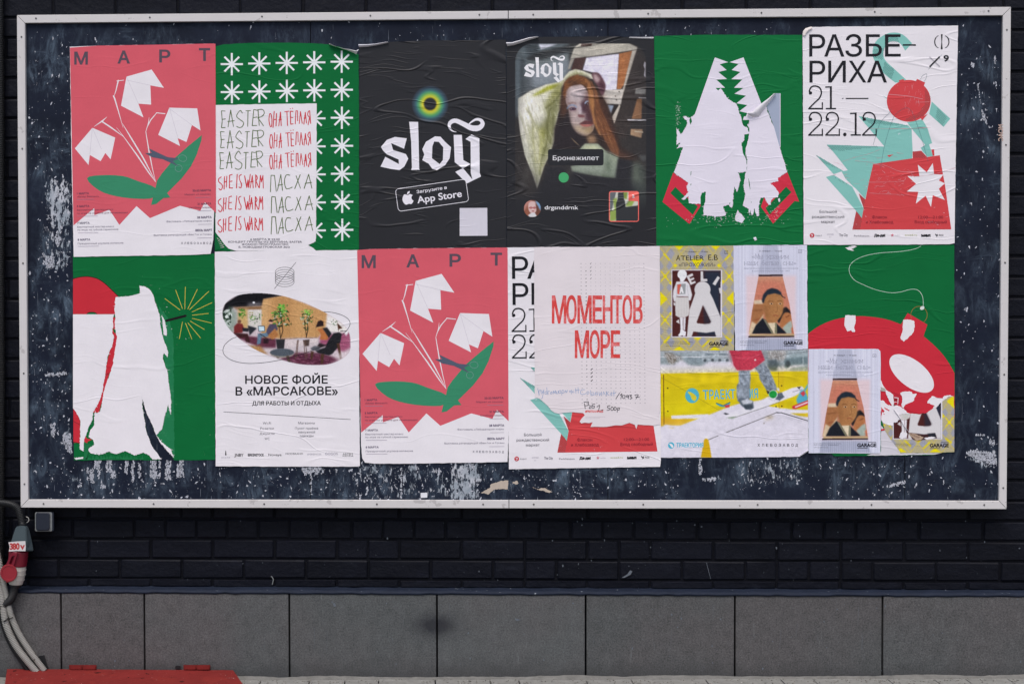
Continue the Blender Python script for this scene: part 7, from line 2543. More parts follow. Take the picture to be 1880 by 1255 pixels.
Q([(1290, 130), (1380, 120), (1430, 230), (1350, 258), (1280, 230)], '#4f5a60', 2)
Q([(1470, 130), (1560, 70), (1745, 60), (1745, 170), (1600, 230), (1480, 230)], '#64757a', 2)
Q([(1490, 75), (1745, 50), (1745, 85), (1500, 110)], '#a9b6ba', 2, .8)
Q([(1530, 190), (1745, 180), (1745, 258), (1540, 258)], '#7b8a8e', 2.5, .8)
p.ell(1512, 175, 30, 38, '#3e474c', 1.2)
p.line([(1690, 60), (1688, 200)], 1.2, '#a3adb0', .5)
Q([(1400, 200), (1500, 235), (1560, 190), (1740, 185), (1560, 225), (1480, 262), (1390, 258)], '#cbc8d0', 1.5)
Q([(45, 180), (200, 185), (290, 130), (380, 190), (520, 200), (600, 150), (900, 150), (950, 280), (45, 290)], '#cdc9d3', 2)
# yellow barrier
Q([(45, 285), (940, 268), (1750, 258), (1750, 780), (1500, 690), (1290, 660), (500, 800), (280, 880), (90, 900), (45, 880)], '#ccb813', .6)
Q([(45, 285), (1750, 258), (1750, 420), (45, 420)], '#d0b417', 8, .6)
Q([(100, 640), (700, 640), (500, 760), (100, 760)], '#cdc015', 8, .6)
Q([(45, 790), (480, 800), (280, 880), (90, 900), (45, 885)], '#cf9f1c', 3)
p.line([(82, 300), (88, 870)], 1.6, '#6a4a12', .3)
p.line([(1406, 270), (1412, 700)], 1.0, '#8a6a12', .3)
Q([(1410, 270), (1470, 268), (1470, 700), (1415, 700)], '#c6a81a', 1, .6)
for (x, y) in ((130, 453), (132, 718), (1442, 424), (1444, 660), (1378, 665)):
    p.ell(x, y, 9, 9, '#4a3d10', .3)
p.line([(520, 468), (640, 445), (800, 440), (1000, 445), (1240, 440)], .8, '#b5a010', 1, .8, sm=True)
Q([(170, 768), (600, 750), (600, 800), (175, 805)], '#d5d1d8', .8)
p.line([(55, 330), (400, 520), (770, 735)], .6, '#7a7120', .3, .8)
# snow ramp
Q([(45, 905), (110, 870), (170, 880), (280, 885), (480, 805), (640, 745), (750, 700), (850, 660), (950, 630), (1200, 590), (1290, 550), (1300, 680), (1500, 690), (1750, 705), (1750, 740), (1750, 1250), (45, 1250)], '#cfcad5', 1)
Q([(1480, 710), (1750, 705), (1750, 740), (1480, 740)], '#d6d2da', .6)
Q([(1540, 742), (1750, 740), (1750, 785), (1640, 770)], '#ccb020', 1)
Q([(130, 900), (220, 905), (180, 918)], '#c9a94a', 1, .7)
p.line([(600, 1045), (810, 960), (1090, 850), (1380, 735)], 1.1, '#3e3c3a', .3)
p.line([(1380, 733), (1440, 735), (1750, 830)], 1.5, '#2f3036', .3)
p.line([(720, 998), (800, 968)], 2.4, '#cfcad5', .4)
m = Q([(1240, 800), (1340, 760), (1360, 790), (1260, 830)], '#b9a98c', 3, .6)
p.streak(m, '#8a7450', 12, 4, .8, 20, .6)
p.ell(1240, 856, 10, 6, '#8a8078', .5)
Q([(45, 920), (600, 860), (700, 1000), (45, 1150)], '#d4cfd9', 10, .6)
# board
Q([(760, 760), (830, 790), (930, 780), (1240, 672), (1600, 540), (1690, 490), (1700, 450), (1670, 430), (1560, 450), (1400, 520), (1100, 640), (900, 720)], '#d8d4dd', .8)
p.line([(830, 792), (925, 782), (1240, 675), (1420, 610)], 1.0, '#6c6a66', .4)
Q([(800, 795), (930, 780), (880, 800)], '#6d8a62', 1.2)
Q([(1620, 440), (1665, 435), (1645, 465)], '#33323a', .5)
p.line([(1570, 495), (1680, 465)], .9, '#6a6a74', .4)
Q([(775, 745), (790, 735), (840, 748), (800, 760)], '#34353c', .6)
# legs
JE = '#7e8792'
leg1 = Q([(945, 250), (1080, 245), (1085, 330), (1078, 440), (1085, 560), (1060, 600), (975, 620), (935, 600), (922, 520), (925, 430), (950, 380)], JE, .8)
leg2 = Q([(1130, 210), (1240, 160), (1300, 240), (1340, 330), (1395, 470), (1340, 500), (1270, 480), (1190, 350), (1180, 290)], JE, .8)
for lm in (leg1, leg2):
    p.streak(lm, '#a3abb5', 40, 6, 1.6, 80 if lm is leg1 else 62, .35)
    p.streak(lm, '#545c66', 45, 6, 1.6, 72 if lm is leg1 else 52, .35)
    p.tex(.10, 5, lm)
Q([(925, 440), (960, 420), (1040, 450), (1060, 600), (1000, 600), (940, 560)], '#8f97a3', 5, .5)
Q([(940, 590), (970, 560), (1060, 580), (1110, 600), (1125, 680), (1080, 705), (1020, 690), (975, 650)], '#5c6570', .8)
Q([(975, 600), (1040, 575), (1110, 600), (1100, 625), (1000, 640)], '#b9bcc5', .8)
Q([(1000, 650), (1100, 640), (1110, 680), (1030, 700)], '#3d454f', .8)
Q([(1265, 478), (1340, 500), (1310, 520), (1280, 520)], '#2a2c33', .6)
Q([(1380, 520), (1440, 500), (1475, 550), (1420, 598), (1370, 580)], '#525a66', .8)
Q([(1280, 540), (1330, 580), (1400, 590), (1420, 600), (1330, 600), (1290, 575)], '#c6c4cc', .8)
p.ell(1345, 525, 52, 52, '#d5d2da', .4)
p.ell(1343, 524, 46, 44, '#1a8a3a', .5)
Q([(1395, 440), (1415, 460), (1420, 500), (1390, 480)], '#c9c7cf', .8)
# jacket
jm = Q([(838, 18), (1205, 14), (1225, 70), (1250, 130), (1160, 200), (1090, 245), (930, 248), (890, 190), (868, 90)], '#b8384c', .8)
Q([(838, 18), (900, 18), (950, 240), (890, 190)], '#a02c40', 4, .7)
Q([(1150, 60), (1225, 110), (1240, 60)], '#8f2638', 3, .6)
p.line([(870, 92), (1000, 110), (1100, 100), (1200, 60)], 1, '#cf6172', .8, .7, sm=True)
p.ell(1138, 128, 12, 10, '#e0c9c9', .4)
snowm = np.clip((p.img.min(2) - .7) * 8, 0, 1)
p.tex(.02, 8, snowm)
yel = np.clip((p.img[..., 0] - p.img[..., 2] - .4) * 6, 0, 1)
p.tex(.03, 12, 1 - snowm)
p.tex(.05, 2.5, (1 - snowm) * (1 - yel))
# printed sticker shapes on barrier
q_ = ellipse(412, 538, 80, 86, 0, 30)
Q(q_, '#4aa6be', .5)
Q([(358, 495), (400, 500), (450, 535), (462, 570), (440, 600), (408, 580), (392, 540)], '#cdbd30', .5, sm=True)
Q([(1610, 590), (1660, 480), (1700, 470), (1745, 400), (1745, 440), (1715, 490), (1745, 560), (1740, 600), (1630, 640)], '#4f9fb8', 1)
Q([(1655, 510), (1700, 480), (1715, 520), (1690, 550)], '#c23a44', .8)
Q([(1562, 660), (1745, 590), (1750, 640), (1600, 692), (1568, 690)], '#c02d3c', .8)
p.line([(1600, 670), (1740, 615)], 2.4, '#e3dfe4', .5, .9)
Q([(685, 620), (770, 650), (850, 612), (845, 640), (800, 668), (740, 665), (690, 640)], '#3f97ad', .6)
p.line([(688, 622), (770, 652), (850, 612)], .8, '#25303a', .3)
Q([(780, 650), (845, 640), (845, 670), (800, 680)], '#c23848', .6)
# cone
Q([(550, 1040), (575, 1030), (598, 1045), (615, 1120), (636, 1250), (512, 1250), (535, 1120)], '#c79f12', .6)
p.grain(.012)
p.build('photo_print', e, pr(1, d), paper('#000000', .3, 17, attr=True), keep=[outs])
TB = paper('#4aa6be', .3, 17)
for s, x0, x1 in (('Т', 538, 598), ('Р', 612, 658), ('А', 665, 725), ('Е', 740, 782), ('К', 802, 852), ('Т', 858, 905), ('И', 1078, 1112), ('Я', 1125, 1170)):
    text('barrier_letter', e, pr(2, d), TB, [tl(HS, s, x0, 582 - (x0 - 538) * .028, x1, 17.0, .55, -.028)])
text('logo_lettering', e, pr(2, d), TB, [tl(HS, 'ТРАЕКТОРИЯ', 232, 1130, 540, 7.6, .55)])
flat('logo_disc', [ellipse(*HS([(170, 1110)])[0], 5.9, n=30)], TB, e, pr(2, d))
flat('logo_drop', [HS(smooth([(148, 1090), (175, 1095), (192, 1112), (195, 1130), (180, 1135), (165, 1118)], 4, True))], paper(WHITE, .3, 17), e, pr(3, d))
its = []
for i, ch in enumerate('ХЛЕБОЗАВОД'):
    x = 1165 + i * 48.6
    its.append(tl(HS, ch, x, 1122, x + 26, 4.8, .25))
text('venue_lettering', e, pr(2, d), paper('#2a2830', .3, 17), its)
curl(e, [(HS([(1752, 1172)])[0], HS([(1752, 1160)])[0]), (HS([(1715, 1200)])[0], HS([(1705, 1185)])[0]), (HS([(1650, 1242)])[0], HS([(1640, 1230)])[0])], d, .005, paper('#d6d2da', .1, 3))

# ---------------------------------------------------------------- green poster with the big red bauble
HT = crop(1600, 640, 6.275)
oB = D6([(36, 33), (300, 31), (600, 30), (862, 29), (862, 500), (865, 760), (864, 975), (860, 1192)]) + D6([(780, 1196), (740, 1208), (400, 1212), (190, 1214), (172, 1200), (60, 1199), (42, 1190), (40, 600)])
e, d = poster('bauble_poster', oB, '#085f31', 1.0, 'green poster with a huge red christmas bauble hanging on a thin white string', crease=.5, seed=19)
G9, R9, W9 = paper('#085f31', .5, 19), paper('#bb2a38', .5, 19), paper(WHITE, .4, 19)
ball = smooth([(42, 527), (90, 492), (150, 462), (215, 442), (290, 431), (350, 429), (430, 437), (500, 452), (570, 478), (620, 500), (680, 535), (730, 575), (790, 635), (830, 690), (863, 748)], 4)
flat('bauble', [D6(ball + [(864, 1000), (600, 1010), (42, 1000)])], R9, e, pr(1, d))
flat('bauble_cap', [D6([(600, 411), (711, 476), (688, 545), (640, 560), (556, 486)])], R9, e, pr(2, d))
flat('bauble_highlight', [HT(ellipse(461, 283, 303, 152, 38, 60))], W9, e, pr(2, d))
flat('bauble_string', stroke(D6(smooth([(675, 36), (640, 52), (560, 66), (450, 74), (370, 88), (310, 112), (276, 145), (274, 185), (300, 225), (350, 252), (420, 280), (500, 297), (560, 293), (620, 278), (660, 285), (684, 320), (688, 375)], 6)), .75), paper('#b9cfc0', .4, 19), e, pr(2, d))
flat('bauble_ring', stroke(D6(ellipse(664, 422, 46, 48, 0, 30, -205, 55)), .8), paper('#9a6a34', .4, 19), e, pr(3, d))
flat('ring_knot', [D6(ellipse(682, 383, 13, 10, -30, 16))], paper('#c9d0cc', .4, 19), e, pr(4, d))
tb = empty('torn_paper_remnant', tuple(W(1600, 620)))
tb.location[1] = -pr(4, d)
tag(tb, 'small ragged white scraps stuck on the upper part of the red bauble poster', 'torn paper')
for i, c in enumerate(([(250, 424), (308, 424), (306, 470), (300, 490), (305, 515), (290, 518), (282, 508), (262, 515), (245, 480)], [(575, 450), (598, 447), (636, 455), (640, 490), (632, 520), (600, 555), (578, 572), (562, 560), (560, 545), (572, 510)], [(248, 45), (300, 34), (318, 38), (285, 52), (300, 62), (268, 58)])):
    sheet('paper_scrap', rag(D6(c), .7, 1.6, seed=50 + i), W9, tb, pr(4, d), .0003)
cs_ = [ccw(stroke(D6(smooth([(172, 610), (185, 603), (195, 610), (205, 603), (218, 610)], 4)), .8)[0])]

# torn copy of the tartan poster below the bauble
HTa = lambda pts: HT([(p_[0] + 76, p_[1] - 25) for p_ in pts])
outT = HT([(130, 850), (160, 820), (255, 640), (420, 740), (560, 755), (720, 660), (805, 590), (880, 550), (948, 548), (952, 800), (952, 1186), (820, 1190), (800, 1197), (330, 1198), (320, 1175), (290, 1130), (250, 1080), (190, 1000), (150, 930)])
e2, d2 = poster('tartan_poster', outT, '#b1a98c', 1.9, 'torn remains of a yellow and grey tartan poster in the bottom right corner', crease=.3, seed=20, rg=.5)
xs, ys = [p_[0] for p_ in outT], [p_[1] for p_ in outT]
q = tartan(HTa, min(xs) - 1, min(ys) - 1, max(xs) + 1, max(ys) + 1)
atelier_content(HTa, e2, d2, q, seed=20)
P_ = q.poly
q.tr = HT
P_([(345, 740), (430, 738), (415, 800), (370, 812)], '#bcbab4', .6)
P_([(430, 965), (600, 985), (730, 970), (750, 1022), (600, 1045), (530, 1060), (470, 1040)], '#3a2022', .6)
P_([(640, 975), (730, 968), (745, 1020), (660, 1010)], '#23252e', .6)
q.build('tartan_print', e2, pr(1, d2), paper('#000000', .3, 20, attr=True), keep=[outT])
BK2 = paper('#1a181e', .3, 20)
text('museum_lettering', e2, pr(2, d2), BK2, [tl(HT, 'GARAGE', 672, 1130, 885, 6.1, .85)])
flat('lettering_bars', stroke(HT([(672, 1146), (790, 1145)]), 1.1, cap=False) + stroke(HT([(796, 1077), (885, 1077)]), 1.1, cap=False), BK2, e2, pr(2, d2))
text('address_line', e2, pr(2, d2), BK2, [tl(HT, 'СОВРЕМЕННОГО ИСКУССТВА «ГАРАЖ»', 265, 1099, 483, 1.5, .15), tl(HT, 'УЛ. КРЫМСКИЙ ВАЛ', 283, 1116, 460, 1.5, .15)])
# bits of bauble sheet hanging over the torn tartan
ts = empty('torn_paper_remnant', tuple(W(1660, 770)))
dts = pr(3, d2)
ts.location[1] = -dts
tag(ts, 'crumpled white and red shreds hanging between the red bauble and the torn tartan poster', 'torn paper')
sheet('red_shred', rag(HT([(100, 490), (240, 500), (350, 540), (360, 640), (400, 690), (440, 720), (540, 750), (640, 735), (700, 690), (720, 650), (640, 600), (560, 560), (490, 560), (480, 520), (300, 500), (120, 470), (100, 480)]), .7, 2, seed=60), R9, ts, pr(3, d2), .0003)
sheet('white_shred', rag(HT([(330, 505), (380, 490), (460, 495), (470, 515), (520, 518), (495, 560), (480, 600), (440, 620), (390, 640), (370, 680), (345, 665), (342, 640), (355, 580), (345, 540)]), .8, 1.8, seed=61), W9, ts, pr(5, d2), .0003)
sheet('white_shred', rag(HT([(100, 340), (120, 400), (150, 450), (190, 490), (240, 520), (250, 560), (255, 640), (240, 660), (200, 600), (160, 490), (100, 470)]), .8, 1.8, seed=62), W9, ts, pr(5, d2), .0003)
sheet('white_shred', rag(HT([(100, 590), (150, 610), (180, 640), (240, 655), (300, 650), (350, 680), (430, 745), (350, 745), (310, 760), (330, 800), (300, 840), (250, 850), (250, 885), (180, 870), (125, 850), (110, 800), (118, 740), (100, 700)]), 1.2, 1.8, seed=63), W9, ts, pr(6, d2), .0003)
sheet('white_shred', rag(HT([(640, 625), (660, 580), (690, 545), (740, 560), (820, 570), (840, 540), (900, 530), (940, 548), (880, 552), (820, 600), (760, 660), (720, 690), (730, 660), (700, 645)]), .8, 1.8, seed=64), W9, ts, pr(5, d2), .0003)
for i, c in enumerate(([(108, 665), (125, 690), (150, 720), (130, 735), (108, 720)], [(145, 670), (205, 705), (200, 718), (150, 690)], [(108, 925), (145, 915), (150, 935), (110, 945)], [(130, 740), (155, 750), (140, 755)])):
    flat('red_scrap', [rag(HT(c), .5, 1.5, seed=i)], R9, ts, pr(7, d2))
flat('red_scrap', [HT([(250, 535), (300, 530), (330, 560), (335, 620), (300, 640), (260, 640)])], paper('#ab2836', .3, 19), ts, pr(7, d2))
flat('letter_scrap', stroke(HT([(262, 560), (305, 565), (300, 632)]), 1.2) + stroke(HT([(262, 610), (285, 612)]), .9), W9, ts, pr(8, d2))
flat('letter_scrap', [HT([(262, 572), (292, 576), (288, 606), (262, 602)])], paper('#7c2028', .3, 19), ts, pr(8, d2))
flat('grey_scrap', [rag(HT([(105, 435), (150, 455), (165, 480), (110, 490)]), .5, 1.5, seed=1)], paper('#a09c94', .3, 19), ts, pr(7, d2))
stw = []
sp = [(255, 700), (320, 790), (370, 880), (430, 960)]
V, Fs = [], []
for i, s_ in enumerate(smooth(sp, 4)):
    w = 5 + 2 * math.sin(i)
    for dx, dd in ((-w, 0), (0, .004), (w, 0)):
        pt = W(*HT([(s_[0] + dx, s_[1])])[0])
        V.append((pt[0], -(pr(9, d2) + dd), pt[2]))
n = len(V) // 3
for i in range(n - 1):
    for k_ in range(2):
        a = i * 3 + k_
        Fs.append((a, a + 3, a + 4, a + 1))
mesh_obj('twisted_strip', np.array(V) - np.array(ts.location), Fs, W9, ts, True)
sheet('white_shred', rag(HT([(340, 960), (390, 955), (410, 985), (395, 1020), (345, 1035), (315, 1010)]), .8, 1.6, seed=66), W9, ts, pr(5, d2), .0003)
sheet('beige_shred', rag(HT([(425, 960), (520, 985), (600, 1020), (560, 1050), (520, 1058), (440, 1000)]), .7, 1.6, seed=67), paper('#a8907c', .3, 19), ts, pr(6, d2), .0003)
sheet('white_shred', rag(HT([(600, 1025), (660, 1012), (740, 1018), (700, 1035), (640, 1048)]), .6, 1.6, seed=68), W9, ts, pr(6, d2), .0003)
text('letter_scrap', ts, pr(7.5, d2), paper('#4c2c2a', .3, 19), [tl(HT, 'РЕАЛЬНЫЙ', 440, 988, 545, 3.2, .5, .42)])
# plain paper ground left of the torn tartan, and bottom margin
sheet('white_shred', rag(HT([(108, 880), (150, 930), (190, 1000), (250, 1080), (290, 1130), (320, 1175), (330, 1200), (800, 1200), (730, 1215), (40, 1228), (-60, 1222), (60, 1190), (108, 1185)]), .4, 3, seed=69), paper('#c4bfc6', .3, 19), ts, pr(1, d2) - .0006, .0003)

painting(afp, D6([(44, 613), (200, 612), (420, 612), (436, 615), (446, 625), (449, 700), (447, 850), (449, 1000), (446, 1198), (250, 1198), (44, 1197), (42, 900)]), 3.2,
         'pale blue poster with a painting of three capped people, pasted over the red bauble', 18, .3)
e, d = None, None

# ================================================================== FITTINGS AT THE LEFT
HH = crop(0, 900, 5.454)


def p3(pt, Y):
    return W(pt[0], pt[1], Y)


def tube(name, path, rad, mat, parent=None, seg=16, rib=0.0, pitch=.005, closed_ends=True):
    """path: 3D points, rad: number or list; rib = depth of corrugation"""
    P = np.array(path, float)
    # resample
    seglen = np.linalg.norm(np.diff(P, axis=0), axis=1)
    s = np.concatenate([[0], np.cumsum(seglen)])
    rads = np.interp(s, np.linspace(0, s[-1], len(rad)), rad) if isinstance(rad, (list, tuple)) else np.full(len(P), rad)
    step = pitch / 4 if rib else max(.004, s[-1] / 60)
    n = max(6, int(s[-1] / step))
    t = np.linspace(0, s[-1], n)
    Q = np.stack([np.interp(t, s, P[:, k]) for k in range(3)], 1)
    rr_ = np.interp(t, s, rads)
    if rib:
        ph = np.arange(n) % 4
        rr_ = rr_ - rib * np.where(ph < 2, 0, 1)
    T = np.gradient(Q, axis=0)
    T /= np.linalg.norm(T, axis=1)[:, None]
    up = np.array([0, 1, 0.0])
    V, Fs = [], []
    for i in range(n):
        a = np.cross(T[i], up)
        a /= max(np.linalg.norm(a), 1e-6)
        b = np.cross(T[i], a)
        for k in range(seg):
            an = 2 * math.pi * k / seg
            V.append(Q[i] + rr_[i] * (math.cos(an) * a + math.sin(an) * b))
    for i in range(n - 1):
        for k in range(seg):
            k2 = (k + 1) % seg
            Fs.append((i * seg + k, i * seg + k2, (i + 1) * seg + k2, (i + 1) * seg + k))
    Fs.append(tuple(range(seg))[::-1])
    Fs.append(tuple(range((n - 1) * seg, n * seg)))
    V = np.array(V)
    if parent is not None:
        V = V - np.array(parent.location)
    o = mesh_obj(name, V, Fs, mat, parent, shade=not rib)
    bm = bmesh.new()
    bm.from_mesh(o.data)
    bmesh.ops.recalc_face_normals(bm, faces=bm.faces[:])
    bm.to_mesh(o.data)
    bm.free()
    return o


def loft(name, rings, mat, parent=None, bevel=0.0, shade=False):
    n = len(rings[0])
    V = [p for r in rings for p in r]
    Fs = []
    for i in range(len(rings) - 1):
        for k in range(n):
            k2 = (k + 1) % n
            Fs.append((i * n + k, i * n + k2, (i + 1) * n + k2, (i + 1) * n + k))
    Fs.append(tuple(range(n)))
    Fs.append(tuple(range((len(rings) - 1) * n, len(rings) * n)))
    V = np.array(V, float)
    if parent is not None:
        V = V - np.array(parent.location)
    o = mesh_obj(name, V, Fs, mat, parent)
    bm = bmesh.new()
    bm.from_mesh(o.data)
    bmesh.ops.recalc_face_normals(bm, faces=bm.faces[:])
    if bevel:
        bmesh.ops.bevel(bm, geom=bm.edges[:], offset=bevel, segments=2, affect='EDGES', clamp_overlap=True)
    bm.to_mesh(o.data)
    bm.free()
    if shade:
        o.data.polygons.foreach_set('use_smooth', [True] * len(o.data.polygons))
    return o


M_HOUS = simple('grey_plastic_housing', (.062, .085, .095), .45, bump=(40, .0004, 3), var=.12, spots=[('#24282c', 60, .68)])
M_RED = simple('dark_red_plastic', (.17, .008, .022), .38, var=.12, spots=[('#7d3a44', 90, .72)])
M_REDC = simple('red_plastic_cap', (.26, .018, .028), .4, var=.1, spots=[('#8a4a50', 80, .73)])
M_WPL = simple('cream_plastic_plug', (.50, .47, .42), .5, var=.12, spots=[('#5a554e', 45, .70)])
M_BLKR = simple('black_rubber', (.010, .0105, .012), .5, bump=(60, .0005, 3), var=.3)
M_CON = simple('pale_grey_conduit', (.33, .32, .295), .55, var=.2, vscale=20, spots=[('#4a4741', 24, .64), ('#8c4a3c', 35, .76)])
M_LAB = simple('paper_label', (.62, .58, .58), .6, var=.06)
M_LRED = simple('red_marker_print', (.45, .045, .045), .6)
M_SWB = simple('navy_painted_box', (.013, .017, .03), .5, bump=(40, .0008, 4), var=.35)
M_SWW = simple('worn_pale_plastic', (.20, .21, .21), .55, var=.4, vscale=90)

sock = empty('power_socket', tuple(p3(HH([(190, 480)])[0], -.03)))
tag(sock, 'grey industrial wall socket marked 380v with red collar and hinged red cap', 'power socket')
fr = HH([(158, 366), (172, 356), (255, 354), (266, 372), (268, 500), (260, 604), (96, 604), (98, 560), (112, 505), (135, 430)])
bk = HH([(165, 360), (185, 352), (275, 352), (292, 390), (318, 500), (336, 606), (120, 610), (118, 560), (130, 500), (148, 430)])
loft('housing', [[p3(p, .063) for p in bk], [p3(p, -.02) for p in bk], [p3(p, -.055) for p in fr]], M_HOUS, sock, .0035)
tube('cable_gland', [p3(p, -.02) for p in HH([(232, 322), (222, 358)])], .0125, M_BLKR, sock)
loft('label', [[p3(p, -.0585) for p in HH([(84, 516), (165, 508), (254, 504), (258, 560), (255, 606), (170, 604), (88, 609), (96, 560)])], [p3(p, -.0592) for p in HH([(84, 516), (165, 508), (254, 504), (258, 560), (255, 606), (170, 604), (88, 609), (96, 560)])]], M_LAB, sock)
tb_ = lambda s, x0, x1, y: (s, *HH([(x0, y)])[0], HH([(x1, y)])[0][0], 10.6, dict(bold=1.3))
cons, ex = [], []
for s, x0, x1, y in (('3', 100, 126, 588), ('8', 130, 158, 587), ('0', 163, 193, 586)):
    c, e_ = tx(*tb_(s, x0, x1, y)[:5], bold=1.3)
    V, T_ = fill(c, (), e_)
    P = Wa(V, -.0592)
    P[:, 1] = -.0594
    mesh_obj('label_digit', P - np.array(sock.location), [t[::-1] for t in T_], M_LRED, sock)
c, e_ = tx('v', *HH([(205, 586)])[0], HH([(245, 586)])[0][0], 10.6, bold=1.2)
V, T_ = fill(c, (), e_)
P = Wa(V, -.0592)
P[:, 1] = -.0594
mesh_obj('label_digit', P - np.array(sock.location), [t[::-1] for t in T_], M_LRED, sock)
tube('red_collar', [p3(p, -.022) for p in HH([(188, 600), (184, 650), (178, 700), (172, 748)])], [.0365, .0365, .0360, .0360], M_RED, sock, seg=28)
# cap disc hanging open on its hinge
cc = HH([(87, 824)])[0]
rings = []
for yy, r_ in ((-.052, 15.5), (-.064, 15.9), (-.068, 15.0), (-.068, 12.4), (-.0665, 12.0), (-.0665, .6)):
    rings.append([p3(q_, yy) for q_ in ellipse(cc[0], cc[1], r_, r_ * 1.03, 0, 30)])
loft('hinged_cap', rings, M_REDC, sock)
for cpts in ([(62, 735), (105, 640), (182, 615), (160, 680), (140, 752), (110, 750), (135, 690), (150, 650), (118, 660), (88, 742)], [(50, 895), (90, 890), (100, 900), (96, 918), (62, 918)]):
    loft('cap_hinge', [[p3(p, -.052) for p in HH(cpts)], [p3(p, -.066) for p in HH(cpts)]], M_RED if cpts[0][1] < 800 else M_REDC, sock, .0008)
plug = empty('power_plug', tuple(p3(HH([(190, 840)])[0], -.02)))
tag(plug, 'cream plug body pushed up into the red collar, with thick black cable below', 'plug')
tube('plug_body', [p3(p, -.022) for p in HH([(172, 744), (170, 800), (165, 860), (158, 935)])], [.0345, .0335, .031, .0255], M_WPL, plug, seg=28)
for (a, b, r_) in (((172, 790), (172, 796), .0348), ((169, 828), (168, 834), .0338), ((163, 880), (162, 886), .0312)):
    tube('grip_ring', [p3(p, -.022) for p in HH([a, b])], r_, M_WPL, plug, seg=28)
tube('plug_gland', [p3(p, -.022) for p in HH([(158, 930), (150, 958)])], .0215, M_BLKR, plug, seg=20, closed_ends=True)
tube('plug_cable', [p3(p, -.026) for p in HH(smooth([(152, 950), (140, 1000), (125, 1060), (95, 1100), (50, 1135), (-20, 1180), (-120, 1240), (-200, 1400), (-225, 1650), (-230, 1870)], 4))], .0165, M_BLKR, plug, seg=16, rib=.0012, pitch=.006)


def top(name, path, rad, mat, label, cat, group=None, **k):
    o = tube(name, path, rad, mat, None, **k)
    c = np.array([v.co[:] for v in o.data.vertices]).mean(0)
    for v in o.data.vertices:
        v.co = v.co - Vector(c)
    o.location = c
    tag(o, label, cat, group)
    return o


top('corrugated_conduit', [p3(p, -.012) for p in HH(smooth([(226, 350), (215, 290), (200, 235), (180, 185), (140, 150), (80, 130), (0, 120), (-90, 100), (-190, 0), (-215, -300), (-215, -1200), (-215, -3000)], 5))], .0145, M_BLKR, 'black ribbed conduit curving from the left edge into the top of the grey socket', 'conduit', rib=.0016, pitch=.006)
top('corrugated_conduit', [p3(p, .044) for p in [(-1, -30), (1, 200), (1, 500), (2, 700), (1, 900), (0, 1100), (2, 1260)]], .016, M_BLKR, 'black ribbed conduit running straight up the left edge of the wall beside the board', 'conduit', rib=.002, pitch=.007)
CD = crop(0, 1080, 4.087)
top('corrugated_conduit', [p3(p, -.030) for p in CD(smooth([(-150, -2400), (-145, -1400), (-100, -500), (-40, -150), (8, 40), (25, 150), (50, 280), (115, 420), (195, 530), (275, 625)], 6))], .0135, M_CON, 'pale grey ribbed conduit, the thicker left one of the pair above the red hatch', 'conduit', rib=.0026, pitch=.0064)
top('corrugated_conduit', [p3(p, -.024) for p in CD(smooth([(-105, -2400), (-95, -1400), (-50, -500), (5, -150), (45, 40), (62, 120), (92, 225), (145, 340), (230, 475), (335, 615)], 6))], .0118, M_CON, 'pale grey ribbed conduit, the thinner right one of the pair above the red hatch', 'conduit', rib=.0024, pitch=.0060)
top('corrugated_conduit', [p3(p, -.012) for p in CD(smooth([(-190, -2400), (-180, -1400), (-130, -500), (-60, -80), (10, 200), (40, 320), (95, 440), (150, 520), (215, 620)], 6))], .011, M_BLKR, 'black ribbed conduit bending down behind the pale grey pair', 'conduit', rib=.0015, pitch=.006)
zt = empty('cable_tie', tuple(p3(CD([(58, 230)])[0], -.03)))
tag(zt, 'black cable tie strapped round the pair of pale grey conduits', 'cable tie')
tube('tie_band', [p3(p, -.043 + .006 * abs(i - 2) / 2) for i, p in enumerate(CD([(14, 243), (34, 241), (58, 232), (80, 222), (98, 214)]))], .0018, M_BLKR, zt, seg=8)
tube('tie_head', [p3(p, -.044) for p in CD([(28, 243), (44, 238)])], .0030, M_BLKR, zt, seg=8)
pb = CD([(288, 505), (333, 497), (345, 545), (368, 610), (300, 615), (296, 560)])
o = loft('cable_opening', [[p3(p, .0) for p in pb], [p3(p, -.006) for p in pb]], M_BLKR, None)
tag(o, 'small black plate low on the grey plinth where the pale conduits go down', 'cover plate')
# switch box
sw = empty('switch_box', tuple(p3(HH([(430, 310)])[0], 0.01)))
tag(sw, 'small square navy switch box with chipped pale edges under the board frame', 'switch box')
b_ = lambda x0, y0, x1, y1, r_: HH(roundrect(x0, y0, x1, y1, r_, 4))
loft('box_body', [[p3(p, .063) for p in b_(352, 218, 530, 408, 16)], [p3(p, .002) for p in b_(350, 214, 526, 410, 16)], [p3(p, -.002) for p in b_(354, 218, 520, 406, 14)]], M_SWW, sw)
loft('cover_flap', [[p3(p, -.001) for p in b_(362, 216, 498, 402, 26)], [p3(p, -.007) for p in b_(360, 216, 498, 401, 26)], [p3(p, -.009) for p in b_(368, 224, 488, 392, 22)]], M_SWB, sw)
loft('side_cover', [[p3(p, .063) for p in b_(506, 216, 548, 408, 6)], [p3(p, -.001) for p in b_(512, 216, 536, 404, 6)]], M_SWB, sw)
tube('earth_wire', [p3(p, -.02) for p in HH(smooth([(268, 322), (290, 300), (282, 270), (262, 262)], 4))], .0016, M_CON, sock, seg=8)

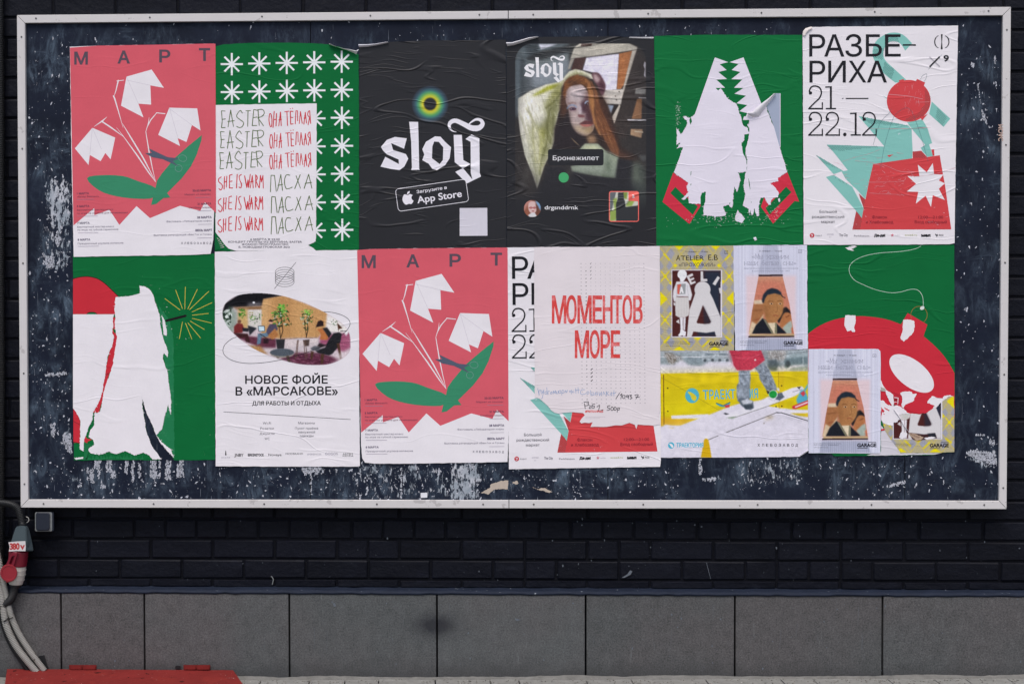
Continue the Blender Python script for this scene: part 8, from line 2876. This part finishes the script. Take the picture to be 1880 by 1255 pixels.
# ------------------------------------------------ red hatch on the ground
M_HAT = simple('chipped_red_enamel', (.185, .021, .019), .65, bump=(28, .003, 6), var=.3, vscale=14, spots=[('#7c2a26', 11, .58), ('#b58f8a', 75, .70), ('#2c0f0e', 26, .66), ('#8c5a54', 140, .72)])
hat = empty('floor_hatch', tuple(p3((222, 1235), -.1)))
tag(hat, 'chipped red painted metal hatch lid lying at the foot of the plinth', 'hatch')
hb = np.array(hat.location)
A_, B_ = p3((13, 1228), -.008), p3((428, 1228.5), -.008)


def at_depth(px, Y, z):
    d = M @ np.array([(px - CX) / F, 1.0, 0])
    q_ = W(px, 1270, Y)
    return np.array([q_[0], Y, z])


zb = (A_[2] + B_[2]) / 2
C_, D_ = at_depth(462, -.34, zb - .012), at_depth(6, -.34, zb - .012)
topq = [(A_[0], A_[1], zb), (B_[0], B_[1], zb + .0005), tuple(C_), tuple(D_)]
nx_, ny_ = 24, 9
V, Fs = [], []
rz = random.Random(8)
for j in range(ny_ + 1):
    for i in range(nx_ + 1):
        u, v = i / nx_, j / ny_
        a = np.array(topq[0]) * (1 - u) + np.array(topq[1]) * u
        b = np.array(topq[3]) * (1 - u) + np.array(topq[2]) * u
        p = a * (1 - v) + b * v
        p[2] += rz.uniform(-.0006, .0006)
        V.append(p)
for j in range(ny_):
    for i in range(nx_):
        a = j * (nx_ + 1) + i
        Fs.append((a, a + nx_ + 1, a + nx_ + 2, a + 1))
mesh_obj('hatch_lid', np.array(V) - hb, Fs, M_HAT, hat, True)
rim = [np.array(t) for t in topq]
V = []
for t in rim:
    V.append(t + np.array([0, 0, -.0007]))
for t in rim:
    V.append(t + np.array([0, 0, -.022]))
V = np.array(V) - hb
mesh_obj('lid_rim', V, [(0, 1, 5, 4), (1, 2, 6, 5), (2, 3, 7, 6), (3, 0, 4, 7)], M_HAT, hat)
for x0, x1 in ((128, 151), (152, 176), (338, 360), (361, 385)):
    q_ = [(x0, 1219.8), (x1, 1219.8), (x1, 1229.5), (x0, 1229.5)]
    loft('hinge_knuckle', [[p3(p, -.004) for p in q_], [p3(p, -.020) for p in q_]], M_HAT, hat, .0035)
for x0, x1 in ((127, 177), (337, 386)):
    q_ = [(x0, 1219.5), (x1, 1219.5), (x1, 1229), (x0, 1229)]
    loft('hinge_leaf', [[p3(p, -.001) for p in q_], [p3(p, -.0042) for p in q_]], M_HAT, hat)
o = loft('lid_stop', [[p3(p, 0) for p in [(322, 1221), (331, 1221), (331, 1227), (322, 1227)]], [p3(p, -.01) for p in [(322, 1221), (331, 1221), (331, 1227), (322, 1227)]]], M_BLKR, hat)

# little curled paper scrap stuck on the bricks
sc = smooth([(492, 1062), (496, 1068), (494, 1078)], 4)
sheet('scrap_tmp', ribbon(sc, 1.4), M_SWW, None, -.0615)
o = bpy.data.objects['scrap_tmp']
o.name = 'paper_scrap'
tag(o, 'thin curled whitish paper scrap stuck to the lowest bricks left of centre', 'paper scrap')
